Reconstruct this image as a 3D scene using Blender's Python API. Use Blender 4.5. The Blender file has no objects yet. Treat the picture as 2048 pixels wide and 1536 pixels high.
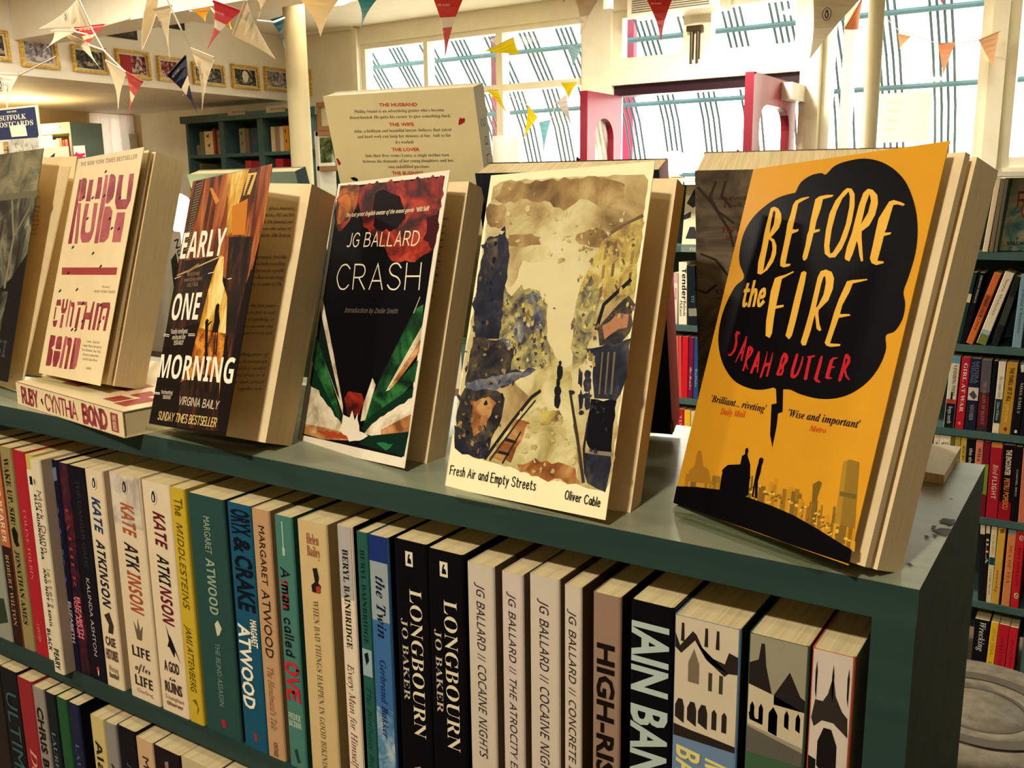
import bpy, math, random
from mathutils import Vector, Matrix
random.seed(7)
SC = bpy.context.scene
COL = SC.collection
R = math.radians
H = 1.379                                   # eye height above the floor

# ---------------------------------------------------------------- camera
F, CX, CY = 1885.0, 1024.0, 768.0           # focal length and centre in pixels of the 2048x1536 frame
def cam_axes(yaw, pitch, roll):
    y, p, r = R(yaw), R(pitch), R(roll)
    fw = Vector((-math.sin(y)*math.cos(p), math.cos(y)*math.cos(p), math.sin(p)))
    rt = Vector((math.cos(y), math.sin(y), 0)); up = rt.cross(fw)
    return rt*math.cos(r)+up*math.sin(r), up*math.cos(r)-rt*math.sin(r), fw
RT, UP, FW = cam_axes(33.0, -11.6, -0.75)
EYE = Vector((0, 0, H))
cd = bpy.data.cameras.new('camera'); cd.sensor_width = 36.0; cd.lens = F/2048*36.0; cd.clip_start = 0.02
cam = bpy.data.objects.new('camera', cd); COL.objects.link(cam)
cam.matrix_world = Matrix(((RT.x, UP.x, -FW.x, 0), (RT.y, UP.y, -FW.y, 0), (RT.z, UP.z, -FW.z, H), (0, 0, 0, 1)))
SC.camera = cam

# ---------------------------------------------------------------- world, exposure
SKY = 11.0
w = bpy.data.worlds.new('world'); SC.world = w; w.use_nodes = True
bg = w.node_tree.nodes['Background']; bg.inputs[0].default_value = (1.0, 0.97, 0.86, 1); bg.inputs[1].default_value = SKY
SC.view_settings.view_transform = 'Standard'; SC.view_settings.look = 'None'
SC.view_settings.exposure = 0.0; SC.view_settings.gamma = 1.0; SC.view_settings.use_curve_mapping = False
WARM = (1.0, 0.93, 0.78)
LAMPS = [   # ceiling spot fittings out of view, some added to brighten the room: x, y, power, size
    (-0.20, -0.95, 222.0, 0.14),      # spotlight aimed at the display
    (-1.9, -0.55, 18.0, 0.18),
    (-3.6, 0.9, 90.0, 0.20),  # unseen, added to brighten the left wall
    (-4.0, 2.3, 52.0, 0.25),  # unseen, added to brighten the picture bulkhead
    (-2.0, 2.2, 80.0, 0.25),  # unseen, added to brighten the middle of the room
    (-1.9, 4.3, 52.0, 0.25),  # unseen, added to brighten the window wall
]
CEIL = 2.52

# ---------------------------------------------------------------- helpers
def ray(px, py):
    return FW + RT*((px-CX)/F) - UP*((py-CY)/F)
def at(px, py, X=None, Y=None, Z=None):
    """the point of the plane X=, Y= or Z= that the photo shows at a pixel"""
    r = ray(px, py)
    s = Y/r.y if Y is not None else (X/r.x if X is not None else (Z-H)/r.z)
    return EYE + r*s
def on_plane(px, py, o, n):
    r = ray(px, py)
    return EYE + r*((o-EYE).dot(n)/r.dot(n))
def lin(c):
    return tuple(((v/255.0)/12.92 if v/255.0 <= 0.04045 else ((v/255.0+0.055)/1.055)**2.4) for v in c)
_m = {}
def M(c, rough=0.55, spec=0.35, emit=0.0, metal=0.0):
    """plain painted or printed surface with a faint procedural unevenness"""
    k = (tuple(c), rough, spec, emit, metal)
    if k in _m: return _m[k]
    m = bpy.data.materials.new('surface_%d_%d_%d' % tuple(c)); m.use_nodes = True
    nt = m.node_tree; b = nt.nodes['Principled BSDF']
    col = lin(c)
    if not emit:
        tc = nt.nodes.new('ShaderNodeTexCoord'); n = nt.nodes.new('ShaderNodeTexNoise'); n.inputs['Scale'].default_value = 60
        mix = nt.nodes.new('ShaderNodeMix'); mix.data_type = 'RGBA'
        mix.inputs[6].default_value = (*[v*0.93 for v in col], 1); mix.inputs[7].default_value = (*[min(1, v*1.06) for v in col], 1)
        nt.links.new(tc.outputs['Object'], n.inputs['Vector']); nt.links.new(n.outputs[0], mix.inputs[0]); nt.links.new(mix.outputs[2], b.inputs['Base Color'])
    else:
        b.inputs['Base Color'].default_value = (*col, 1)
        b.inputs['Emission Color'].default_value = (*col, 1); b.inputs['Emission Strength'].default_value = emit
    b.inputs['Roughness'].default_value = rough; b.inputs['Specular IOR Level'].default_value = spec*.6; b.inputs['Metallic'].default_value = metal
    _m[k] = m
    return m
def NM(name, stops, scale=30, detail=6, stretch=(1, 1, 1), rough=0.5, spec=0.3, dist=0.6, bump=0.0, rr=0.6):
    """blotchy procedural colour: noise through a colour ramp"""
    if name in _m: return _m[name]
    m = bpy.data.materials.new(name); m.use_nodes = True; nt = m.node_tree; b = nt.nodes['Principled BSDF']
    tc = nt.nodes.new('ShaderNodeTexCoord'); mp = nt.nodes.new('ShaderNodeMapping'); mp.inputs['Scale'].default_value = stretch
    n = nt.nodes.new('ShaderNodeTexNoise'); n.inputs['Scale'].default_value = scale; n.inputs['Detail'].default_value = detail
    n.inputs['Roughness'].default_value = rr; n.inputs['Distortion'].default_value = dist
    cr = nt.nodes.new('ShaderNodeValToRGB'); e = cr.color_ramp.elements
    while len(e) < len(stops): e.new(0.5)
    for i, (p, c) in enumerate(stops): e[i].position = p; e[i].color = (*lin(c), 1)
    L = nt.links.new
    L(tc.outputs['Object'], mp.inputs[0]); L(mp.outputs[0], n.inputs['Vector']); L(n.outputs[0], cr.inputs[0]); L(cr.outputs[0], b.inputs['Base Color'])
    if bump:
        bp = nt.nodes.new('ShaderNodeBump'); bp.inputs['Strength'].default_value = bump; bp.inputs['Distance'].default_value = 0.002
        L(n.outputs[0], bp.inputs['Height']); L(bp.outputs[0], b.inputs['Normal'])
    b.inputs['Roughness'].default_value = rough; b.inputs['Specular IOR Level'].default_value = spec*(.6 if spec < .35 else 1)
    _m[name] = m
    return m
def clear(name, tint, gloss=0.12, rough=0.03):
    """thin clear sheet: mostly transparent with a glossy reflection"""
    if name in _m: return _m[name]
    m = bpy.data.materials.new(name); m.use_nodes = True; nt = m.node_tree; nt.nodes.remove(nt.nodes['Principled BSDF'])
    t = nt.nodes.new('ShaderNodeBsdfTransparent'); t.inputs[0].default_value = (*lin(tint), 1)
    g = nt.nodes.new('ShaderNodeBsdfGlossy'); g.inputs['Roughness'].default_value = rough
    lw = nt.nodes.new('ShaderNodeLayerWeight'); lw.inputs[0].default_value = .5
    pw = nt.nodes.new('ShaderNodeMath'); pw.operation = 'POWER'; pw.inputs[1].default_value = 4.0
    f = nt.nodes.new('ShaderNodeMath'); f.operation = 'MULTIPLY_ADD'; f.inputs[1].default_value = gloss*3; f.inputs[2].default_value = gloss*.25
    nt.links.new(lw.outputs['Facing'], pw.inputs[0]); nt.links.new(pw.outputs[0], f.inputs[0])
    x = nt.nodes.new('ShaderNodeMixShader'); L = nt.links.new
    L(f.outputs[0], x.inputs[0]); L(t.outputs[0], x.inputs[1]); L(g.outputs[0], x.inputs[2]); L(x.outputs[0], nt.nodes['Material Output'].inputs[0])
    _m[name] = m
    return m

def TP(c):
    """thin paper: lets some light through from behind"""
    k = ('tp',)+tuple(c)
    if k in _m: return _m[k]
    m = bpy.data.materials.new('thin_paper_%d_%d_%d' % tuple(c)); m.use_nodes = True; nt = m.node_tree; b = nt.nodes['Principled BSDF']
    b.inputs['Base Color'].default_value = (*lin(c), 1); b.inputs['Roughness'].default_value = .65; b.inputs['Specular IOR Level'].default_value = .2
    t = nt.nodes.new('ShaderNodeBsdfTranslucent'); t.inputs[0].default_value = (*lin(c), 1); x = nt.nodes.new('ShaderNodeMixShader'); x.inputs[0].default_value = .35
    L = nt.links.new; L(b.outputs[0], x.inputs[1]); L(t.outputs[0], x.inputs[2]); L(x.outputs[0], nt.nodes['Material Output'].inputs[0])
    _m[k] = m
    return m
# text outlines -> triangles, cached
UPC = 'ABCDEFGHIJKLMNOPQRSTUVWXYZ'; LOC = UPC.lower()
BASE = {'s': 0x1D400, 'si': 0x1D434, 'sb': 0x1D468, 'sc': 0x1D4D0, 'B': 0x1D5D4, 'i': 0x1D608, 'Bi': 0x1D63C}
def styled(t, st):
    b = BASE.get(st)
    if not b: return t
    o = ''
    for c in t:
        if c in UPC: o += chr(b+UPC.index(c))
        elif st == 'si' and c == 'h': o += '\u210e'
        elif c in LOC: o += chr(b+26+LOC.index(c))
        else: o += c
    return o
_t = {}
_cu = bpy.data.curves.new('lettering', 'FONT'); _cu.resolution_u = 2
_fo = bpy.data.objects.new('lettering', _cu)
def glyphs(text, st):
    k = (text, st)
    if k in _t: return _t[k]
    cu = _cu; cu.offset = 0.0
    thin = st == 'sr'
    cu.body = styled(text, 's' if thin else st)
    if thin: cu.offset = -0.009
    if st == 'X': cu.offset = 0.03
    o = _fo; o.update_tag(); me = o.to_mesh()
    vs = [(v.co.x, v.co.y) for v in me.vertices]; fs = [tuple(p.vertices) for p in me.polygons]
    o.to_mesh_clear()
    x0 = min(v[0] for v in vs); x1 = max(v[0] for v in vs)
    if x1-x0 < 1e-6: print('no outline', text, st); x1 = x0+1
    _t[k] = ([((x-x0)/(x1-x0), y/0.69) for x, y in vs], fs)
    return _t[k]

# single-stroke hand lettering
SF = {}
for row in '''A -0,0 2,6 4,0|-.7,2 3.3,2
B -0,0 0,6|~0,6 2.6,5.8 3.2,4.6 2.4,3.3 0,3.1|~0,3.1 2.9,2.9 3.7,1.6 2.8,.2 0,0
C ~4,5 2.8,6 1.2,5.7 .1,3.8 .1,2.2 1.2,.3 2.8,0 4,1
D -0,0 0,6|~0,6 2.2,5.8 3.8,4.2 3.8,1.8 2.2,.2 0,0
E -3.4,6 0,6 0,0 3.4,0|-0,3.1 2.8,3.1
F -3.4,6 0,6 0,0|-0,3.1 2.8,3.1
G ~4,5 2.8,6 1.2,5.7 .1,3.8 .1,2.2 1.2,.3 2.8,0 4,1|-4,1 4,2.8 2.4,2.8
H -0,0 0,6|-4,0 4,6|-0,3 4,3
I -0,0 0,6
J ~2.4,6 2.4,1.5 1.6,.1 .2,.3
K -0,0 0,6|-3.6,6 0,2.6|-1.2,3.6 3.8,0
L -0,6 0,0 3.2,0
M -0,0 .3,6 2.5,1.5 4.7,6 5,0
N -0,0 0,6 4,0 4,6
O ~2,6 .6,5.3 0,3 .6,.7 2,0 3.4,.7 4,3 3.4,5.3 2,6
P -0,0 0,6|~0,6 2.6,5.8 3.4,4.4 2.6,3 0,2.8
R -0,0 0,6|~0,6 2.6,5.8 3.4,4.4 2.6,3 0,2.8|-1.6,2.8 3.7,0
S ~3.5,5 2.4,6 .9,5.8 .2,4.6 1,3.4 2.8,2.7 3.6,1.4 2.6,.1 1,.1 0,1
T -2,0 2,6|-0,6 4,6
U ~0,6 0,2 .7,.4 2,0 3.3,.4 4,2 4,6
V -0,6 2,0 4,6
W -0,6 1.4,0 2.8,5 4.2,0 5.6,6
X -0,6 4,0|-4,6 0,0
Y -0,6 2,3 4,6|-2,3 2,0
Z -0,6 3.6,6 0,0 3.8,0
a ~2.4,3.7 1.2,4 .1,2.4 .6,.3 1.8,.4 2.4,2|-2.4,4 2.6,0
b -0,6 0,0|~0,2.6 1.2,3.9 2.4,2.6 2.2,.6 1,0 0,.8
c ~2.4,3.3 1.3,4 .2,2.8 .3,.9 1.3,0 2.5,.7
d ~2.4,3 1.2,4 .1,2.4 .6,.2 1.8,.4 2.4,1.6|-2.5,6.2 2.6,0
e ~.2,2 2.3,2.3 1.9,3.8 .8,3.7 .1,2 .6,.3 1.6,0 2.6,.8
f ~2.4,5.6 1.5,6.2 .9,5 .8,0|-0,3.6 2,3.6
h -0,6.2 0,0|~0,2.6 1,3.9 2,3.4 2.2,0
i -0,3.8 .1,0|-0,5.2 .1,5.5
k -0,6.2 0,0|-2,4 0,1.8|-.7,2.4 2.1,0
l -0,6.2 .1,0
m -0,4 0,0|~0,2.8 .8,3.9 1.6,3.2 1.7,0|~1.7,2.8 2.6,3.9 3.4,3.2 3.5,0
n -0,4 0,0|~0,2.6 1.1,3.9 2.1,3.2 2.3,0
o ~1.2,4 .2,3.2 .1,1 1.2,0 2.3,1 2.3,3.2 1.2,4
p -0,4 -.1,-2.2|~0,2.8 1.2,3.9 2.4,2.6 2,.4 .9,0 0,1
r -0,4 0,0|~0,2.4 .8,3.7 1.8,3.7
s ~2,3.5 1,4 .2,3.1 1.2,2.1 2,1.1 1,0 0,.5
t ~.8,5.6 .8,1 1.4,.1 2.2,.5|-0,4 2.1,4
u ~0,4 .1,1 1,0 2,1 2.2,4|-2.2,4 2.4,0
v -0,4 1.1,0 2.3,4
w -0,4 .8,0 1.6,3.4 2.4,0 3.2,4
y -0,4 1.2,.4|-2.4,4 .4,-2.2
/ -0,-.5 2,6.5'''.split('\n'):
    ch, d = row.split(' ', 1)
    SF[ch] = [(s[0] == '~', [tuple(map(float, q.split(','))) for q in s[1:].split(' ')]) for s in d.split('|')]
def smooth(p, n=4):
    o = []
    for i in range(len(p)-1):
        a, b, c, d = p[max(i-1, 0)], p[i], p[i+1], p[min(i+2, len(p)-1)]
        for k in range(n):
            t = k/n
            o.append(tuple(0.5*((2*b[j])+(c[j]-a[j])*t+(2*a[j]-5*b[j]+4*c[j]-d[j])*t*t+(3*b[j]-a[j]-3*c[j]+d[j])*t**3) for j in range(2)))
    o.append(p[-1]); return o
def stroke_layout(text, gap=1.5):
    x = 0; out = []
    for c in text:
        if c == ' ': x += 2.6; continue
        g = SF[c]; w = max(q[0] for s in g for q in s[1])
        out += [(cv, [(q[0]+x, q[1]) for q in pts]) for cv, pts in g]
        x += w+gap
    W = max(x-gap, 1.0)
    return [(cv, [(a/W, b/6.0) for a, b in pts]) for cv, pts in out]

class MB:
    """collects faces with several materials and links them as ONE mesh object"""
    def __init__(s): s.v = []; s.f = []; s.k = []; s.mats = []
    def mi(s, m):
        if m not in s.mats: s.mats.append(m)
        return s.mats.index(m)
    def add(s, vs, fs, m):
        b = len(s.v); s.v += [tuple(v) for v in vs]; i = s.mi(m)
        for f in fs: s.f.append(tuple(b+j for j in f)); s.k.append(i)
    def poly(s, vs, m): s.add(vs, [tuple(range(len(vs)))], m)
    def box(s, a, b, m, skip=''):
        x0, y0, z0 = a; x1, y1, z1 = b
        vs = [(x0, y0, z0), (x1, y0, z0), (x1, y1, z0), (x0, y1, z0), (x0, y0, z1), (x1, y0, z1), (x1, y1, z1), (x0, y1, z1)]
        fs = {'d': (3, 2, 1, 0), 'u': (4, 5, 6, 7), 'f': (0, 1, 5, 4), 'r': (1, 2, 6, 5), 'b': (2, 3, 7, 6), 'l': (3, 0, 4, 7)}
        s.add(vs, [f for k, f in fs.items() if k not in skip], m)
    def prism(s, lo, hi, m, side=None):
        n = len(lo); s.add(list(lo)+list(hi), [tuple(range(n))[::-1], tuple(range(n, 2*n))], m)
        s.add(list(lo)+list(hi), [(i, (i+1) % n, n+(i+1) % n, n+i) for i in range(n)], side or m)
    def tube(s, pts, r, m, n=8, caps=True):
        pts = [Vector(p) for p in pts]; rs = r if isinstance(r, (list, tuple)) else [r]*len(pts); vs = []
        ref = None
        for i, p in enumerate(pts):
            t = (pts[min(i+1, len(pts)-1)]-pts[max(i-1, 0)]).normalized()
            if ref is None: ref = Vector((0, 0, 1)) if abs(t.z) < 0.9 else Vector((1, 0, 0))
            u = t.cross(ref).normalized(); q = t.cross(u).normalized(); ref = -q if q.dot(ref) < 0 else q
            q = ref - t*ref.dot(t); q.normalize(); u = q.cross(t)
            for k in range(n):
                a = 2*math.pi*k/n; vs.append(p+(u*math.cos(a)+q*math.sin(a))*rs[i])
        fs = [(i*n+k, i*n+(k+1) % n, (i+1)*n+(k+1) % n, (i+1)*n+k) for i in range(len(pts)-1) for k in range(n)]
        if caps: fs += [tuple(range(n))[::-1], tuple(range((len(pts)-1)*n, len(pts)*n))]
        s.add(vs, fs, m)
    def lathe(s, prof, m, n=24, c=(0, 0, 0), caps=True):
        vs = [(c[0]+r*math.cos(2*math.pi*k/n), c[1]+r*math.sin(2*math.pi*k/n), c[2]+z) for r, z in prof for k in range(n)]
        fs = [(i*n+k, i*n+(k+1) % n, (i+1)*n+(k+1) % n, (i+1)*n+k) for i in range(len(prof)-1) for k in range(n)]
        if caps and prof[0][0] > 1e-6: fs.append(tuple(range(n))[::-1])
        if caps and prof[-1][0] > 1e-6: fs.append(tuple(range((len(prof)-1)*n, len(prof)*n)))
        s.add(vs, fs, m)
    def text(s, t, st, m, fn):
        """fn maps (along 0..1, height 0..1) of the line of lettering to a local point"""
        vs, fs = glyphs(t, st); s.add([fn(a, b) for a, b in vs], fs, m)
    def ribbon(s, pts, wd, m, fn, taper=False, rnd=0.0):
        """fn maps a 2D point to a local point; pts and wd in the same plane units"""
        P = [Vector(p) for p in pts]; L = []; Rr = []
        n = len(P)
        for i in range(n):
            t = P[min(i+1, n-1)]-P[max(i-1, 0)]
            if t.length < 1e-9: t = Vector((1, 0))
            t.normalize(); nn = Vector((-t.y, t.x)); k = 1.0
            if 0 < i < n-1:
                a = (P[i]-P[i-1]); b = (P[i+1]-P[i])
                if a.length > 1e-9 and b.length > 1e-9:
                    cs = max(0.45, math.cos(a.angle(b)/2)); k = 1/cs
            h = wd/2*k*(1+random.uniform(-rnd, rnd))
            e = P[i]
            if i == 0: e = P[i]-t*wd*0.35
            if i == n-1: e = P[i]+t*wd*0.35
            L.append(e+nn*h); Rr.append(e-nn*h)
        s.add([fn(*p) for p in L]+[fn(*p) for p in Rr], [(i, n+i, n+i+1, i+1) for i in range(n-1)], m)
    def build(s, name, parent=None, bend=None, smooth=False, loc=None):
        me = bpy.data.meshes.new(name)
        me.from_pydata(s.v if bend is None else [bend(*v) for v in s.v], [], s.f)
        for m in s.mats: me.materials.append(m)
        me.polygons.foreach_set('material_index', s.k)
        if smooth: me.polygons.foreach_set('use_smooth', [True]*len(s.k))
        me.update()
        o = bpy.data.objects.new(name, me); COL.objects.link(o)
        if parent is not None: o.parent = parent
        if loc is not None: o.location = loc
        return o
def tag(o, label, cat, group=None, kind=None):
    if label: o['label'] = label
    if cat: o['category'] = cat
    if group: o['group'] = group
    if kind: o['kind'] = kind
    return o
def struct(o): o['kind'] = 'structure'; return o
def empty(name, mat=None, loc=None):
    o = bpy.data.objects.new(name, None); o.empty_display_size = 0.05; COL.objects.link(o)
    if mat is not None: o.matrix_world = mat
    if loc is not None: o.location = loc
    return o
def frame_from(o, ex, ey):
    ex = ex.normalized(); ey = (ey-ex*ey.dot(ex)).normalized(); n = ex.cross(ey)
    return Matrix(((ex.x, ey.x, n.x, o.x), (ex.y, ey.y, n.y, o.y), (ex.z, ey.z, n.z, o.z), (0, 0, 0, 1)))
def V(x, y, z): return Vector((x, y, z+H))
# ---------------------------------------------------------------- shared materials
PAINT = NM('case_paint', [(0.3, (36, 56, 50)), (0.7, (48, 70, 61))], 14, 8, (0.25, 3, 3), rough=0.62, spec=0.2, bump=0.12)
PAINT_TOP_LIT = NM('case_paint_top_lit', [(0.3, (128, 134, 110)), (0.72, (152, 156, 130))], 14, 8, (0.25, 3, 3), rough=0.36, spec=0.5, bump=0.10)  # same paint as the case, paler: light on the top put into the colour
PAINT_DARK = NM('case_inner_paint', [(0.3, (40, 56, 52)), (0.7, (54, 72, 66))], 14, 6, rough=0.5)
TEAL = NM('teal_shelf_paint', [(0.3, (58, 84, 80)), (0.7, (76, 102, 96))], 10, 6, rough=0.45)
WALL = NM('cream_wall_paint', [(0.3, (242, 232, 212)), (0.7, (248, 240, 222))], 6, 4, rough=0.7)
TAN = NM('tan_wall_paint', [(0.3, (202, 176, 132)), (0.7, (212, 188, 146))], 5, 4, rough=0.7)
TRIM = NM('cream_gloss_paint', [(0.3, (244, 234, 206)), (0.7, (250, 243, 220))], 8, 5, rough=0.4, spec=0.5)
PAGE = NM('page_edges', [(0.35, (214, 190, 138)), (0.65, (236, 214, 164))], 900, 3, (1, 0.02, 0.02), rough=0.75, spec=0.1, dist=0.0)
PAGE_F = NM('page_fore_edges', [(0.3, (198, 172, 126)), (0.7, (214, 190, 142))], 1500, 2, (0.02, 0.02, 1), rough=0.75, spec=0.1, dist=0.0)
LEAF = NM('page_paper', [(0.3, (236, 208, 158)), (0.7, (246, 222, 174))], 40, 5, rough=0.75, spec=0.1)
POLE = NM('pole_paint', [(.3, (182, 168, 132)), (.7, (194, 180, 144))], 5, 4, rough=.45)
GLASS = clear('window_glass', (250, 250, 246), 0.10)
ACRYL = clear('clear_acrylic', (236, 238, 230), 0.12, 0.08)
INK = (22, 18, 16)

# ---------------------------------------------------------------- room shell
YW = 5.3
XB = at(577, 202, Y=YW).x                      # face of the picture bulkhead
ZB = at(577, 202, Y=YW).z                      # its underside
XL = XB-1.9                                    # left wall below the bulkhead
XR, YF = 3.2, -3.0
def sbox(name, parts, m):
    b = MB()
    for p in parts: b.box(p[0], p[1], p[2] if len(p) > 2 else m)
    return struct(b.build(name))
FLOOR = NM('floor_boards', [(0.3, (92, 72, 50)), (0.7, (120, 96, 68))], 5, 6, (0.4, 6, 1), rough=0.45)
sbox('floor', [((XL-.2, YF, -.05), (XR, YW+.1, 0))], FLOOR)
sbox('ceiling', [((XB-.02, YF, CEIL), (XR, YW+.1, CEIL+.1))], WALL)
sbox('wall_front', [((XL-.2, YF-.1, 0), (XR, YF, CEIL))], WALL)
sbox('wall_right', [((XR, YF, 0), (XR+.1, YW+.1, CEIL))], NM('dark_green_wall', [(.3, (44, 50, 46)), (.7, (56, 62, 56))], 5, 4, rough=.7))
yo0, yo1 = (lambda a: a.y*XL/a.x)(ray(181, 250)), (lambda a: a.y*XL/a.x)(ray(372, 250)); zo = at(181, 196, X=XL).z
yo1 = min(yo1, YW-.05)
sbox('wall_left', [((XL-.1, YF, 0), (XL, yo0, CEIL)), ((XL-.1, yo1, 0), (XL, YW+.1, CEIL)), ((XL-.1, yo0, 0), (XL, yo1, .9)), ((XL-.1, yo0, min(zo, ZB-.02)), (XL, yo1, CEIL))], TAN)
# bulkhead with the pictures, and the low ceiling behind it
sbox('trim_1', [((XL, YF, ZB), (XB, YW, CEIL+.1))], WALL)
# ceiling beam running across
yb = 3.2; zb = at(300, 33, Y=yb).z
sbox('trim_2', [((XB+.002, yb, zb), (at(478, 0, Y=yb).x+.5, yb+.22, CEIL-.002))], TRIM)

# back wall: solid pieces round the openings
def zx(px, py): p = at(px, py, Y=YW); return p.x, p.z
xa = at(720, 140, Y=YW).x; xm1 = at(849, 120, Y=YW).x; xm2 = at(996, 100, Y=YW).x; xb = at(1163, 90, Y=YW).x
xd0 = at(1206, 90, Y=YW).x; xdl = at(1231, 200, Y=YW).x; xdr = at(1594, 180, Y=YW).x; xd1 = at(1640, 180, Y=YW).x
xe = at(1975, 180, Y=YW).x; xe2 = at(2006, 180, Y=YW).x
ztop = at(850, 72, Y=YW).z; zt1 = at(1070, 163, Y=YW).z; zt0 = at(1070, 177, Y=YW).z
zsill = at(1100, 345, Y=YW).z-.03
zdt = at(1400, 158, Y=YW).z                      # top of the door opening
print('wall', [round(v, 2) for v in (XB, ZB, xa, xm1, xm2, xb, xd0, xdl, xdr, xd1, xe, ztop, zt1, zt0, zsill, zdt)])
W0, W1 = YW, YW+.14
zh = CEIL
ztr0 = at(1500, 97, Y=YW).z; ztr1 = at(1500, 8, Y=YW).z
sbox('wall_back', [
    ((XL, W0, 0), (xa, W1, zh)),                              # plain wall left of the window
    ((xa, W0, 0), (xdl-.02, W1, zsill)), ((xdr+.02, W0, 0), (XR, W1, zsill)),
    ((xa, W0, ztop), (xd0, W1, zh)), ((xd1, W0, ztr1+.1), (XR, W1, zh)),
    ((xdl-.02, W0, ztr1+.05), (xdr+.02, W1, zh)),
], TRIM)
def window(name, x0, x1, z0, z1, mull, bars, fr=.05, th=.07):
    b = MB(); y0 = W0+.02
    b.box((x0, y0, z0), (x1, y0+th, z0+fr), TRIM); b.box((x0, y0, z1-fr), (x1, y0+th, z1), TRIM)
    b.box((x0, y0, z0+fr), (x0+fr, y0+th, z1-fr), TRIM); b.box((x1-fr, y0, z0+fr), (x1, y0+th, z1-fr), TRIM)
    for m_, w_ in mull: b.box((m_-w_/2, y0-.01, z0+fr), (m_+w_/2, y0+th, z1-fr), TRIM)
    for a, c in bars: b.box((x0+fr, y0-.012, a), (x1-fr, y0+th-.01, c), TRIM)
    o = struct(b.build(name))
    g = MB(); g.box((x0+fr*.5, y0+.03, z0+fr*.5), (x1-fr*.5, y0+.034, z1-fr*.5), GLASS)
    g.build('pane', o)
    return o
window('window_1', xa, xb+.02, zsill, ztop, [(xm1, .035), (xm2, .05)], [(zt0, zt1)], fr=.035)
zr = at(1800, 20, Y=YW).z
window('window_2', xd1, xe, zsill, ztr1+.1, [(at(1692, 150, Y=YW).x, .05)], [])
window('window_3', xe2, XR-.02, zsill, ztr1+.1, [], [])
sbox('trim_3', [((xb+.02, W0-.03, 0), (xdl-.02, W1, ztop+.02)), ((xdr+.02, W0-.03, 0), (xd1, W1, ztr1+.12)), ((xe, W0-.02, 0), (xe2, W1, ztr1+.12))], TRIM)
# over-door lights
window('window_4', xdl-.02, at(1380, 80, Y=YW).x, ztr0-.035, ztr1+.06, [], [], fr=.05)
window('window_5', at(1402, 60, Y=YW).x, xdr+.02, ztr0-.035, ztr1+.06, [], [], fr=.05)
sbox('trim_4', [((at(1380, 80, Y=YW).x, W0+.01, ztr0-.04), (at(1402, 60, Y=YW).x, W1, ztr1+.06)),
                ((xdl-.02, W0-.02, zdt), (xdr+.02, W1, ztr0-.035))], TRIM)
sbox('trim_5', [((xdl-.02, W0+.02, zdt-.06), (xdr+.02, W1-.01, zdt-.002))], M((46, 18, 30), .4))
# cornice along the plain wall left of the window
b = MB(); b.box((XB+.01, W0-.05, at(650, 62, Y=YW).z-.02), (xa-.02, W0-.002, at(650, 62, Y=YW).z+.02), TRIM); b.box((xa-.05, W0-.03, zsill), (xa, W0-.002, zh-.01), TRIM); struct(b.build('trim_6'))
# exterior pavement seen through the glass
EXT = NM('pale_paving', [(.3, (200, 196, 186)), (.7, (222, 218, 206))], 4, 4, rough=.8)
sbox('floor_outside', [((-9, YW+.2, -.06), (6, YW+9, 0))], EXT)

# red double doors, open inwards
RED = M((124, 24, 42), .3, .5); RED_LIT = M((150, 40, 62), .3, .5)  # right leaf in a lighter red: the light on it put into the colour
def rounded(x0, x1, z0, z1, r, n=6):
    o = []
    for cx, cz, a0 in ((x1-r, z1-r, 0), (x0+r, z1-r, 90), (x0+r, z0+r, 180), (x1-r, z0+r, 270)):
        for i in range(n+1):
            a = R(a0+90*i/n); o.append((cx+r*math.cos(a), cz+r*math.sin(a)))
    return o
def door(n, X, ynear, sgn, m, closer):
    d = struct(empty('door_%d' % n, loc=(X, W0-.01, 0)))
    L = W0-.01-ynear; zt = zdt-.065; th = .045
    xs = (0, th*sgn); lo, hi = min(xs), max(xs)
    b = MB(); hole = rounded(.10, L-.10, .95, zt-.14, .11)
    out = [(min(max(a, 0), L), z) for a, z in hole]
    rect = []
    for a, z in hole:                       # outline point matching each hole point
        dx, dz = a-L/2, z-(.95+zt-.14)/2
        k = 1e9
        if dx: k = min(k, ((L/2) if dx > 0 else (L/2))/abs(dx))
        hz = (zt-(.95+zt-.14)/2) if dz > 0 else ((.95+zt-.14)/2-.02)
        if dz: k = min(k, hz/abs(dz))
        rect.append((L/2+dx*k, (.95+zt-.14)/2+dz*k))
    N = len(hole)
    for x in (lo, hi):
        b.add([(x, -a, z) for a, z in rect]+[(x, -a, z) for a, z in hole], [(i, (i+1) % N, N+(i+1) % N, N+i) for i in range(N)], m)
    b.add([(lo, -a, z) for a, z in hole]+[(hi, -a, z) for a, z in hole], [(i, (i+1) % N, N+(i+1) % N, N+i) for i in range(N)], RED)
    b.box((lo, -L-.001, .02), (hi, -L, zt), RED); b.box((lo, -.001, .02), (hi, 0, zt), RED)
    b.box((lo, -L, zt-.001), (hi, 0, zt), RED); b.box((lo, -L, .02), (hi, 0, .021), RED)
    df = b.build('door_frame', d)
    g = MB(); x = (lo+hi)/2; g.box((x-.003, -L+.09, .94), (x+.003, -.09, zt-.13), GLASS); g.build('pane', d)
    if closer:
        g = MB(); g.box((hi, -.02-.24, zt-.10), (hi+.055, -.02, zt-.015), M((226, 220, 206), .4)); g.build('door_closer', df)
    h = MB(); h.tube([(lo-.0, -L+.05, 1.55), (lo-.03, -L+.05, 1.55), (lo-.045, -L+.05, 1.55)], [.006, .006, .016], M((90, 70, 40), .3, metal=1.0)); h.build('door_knob', df)
    return d
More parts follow.
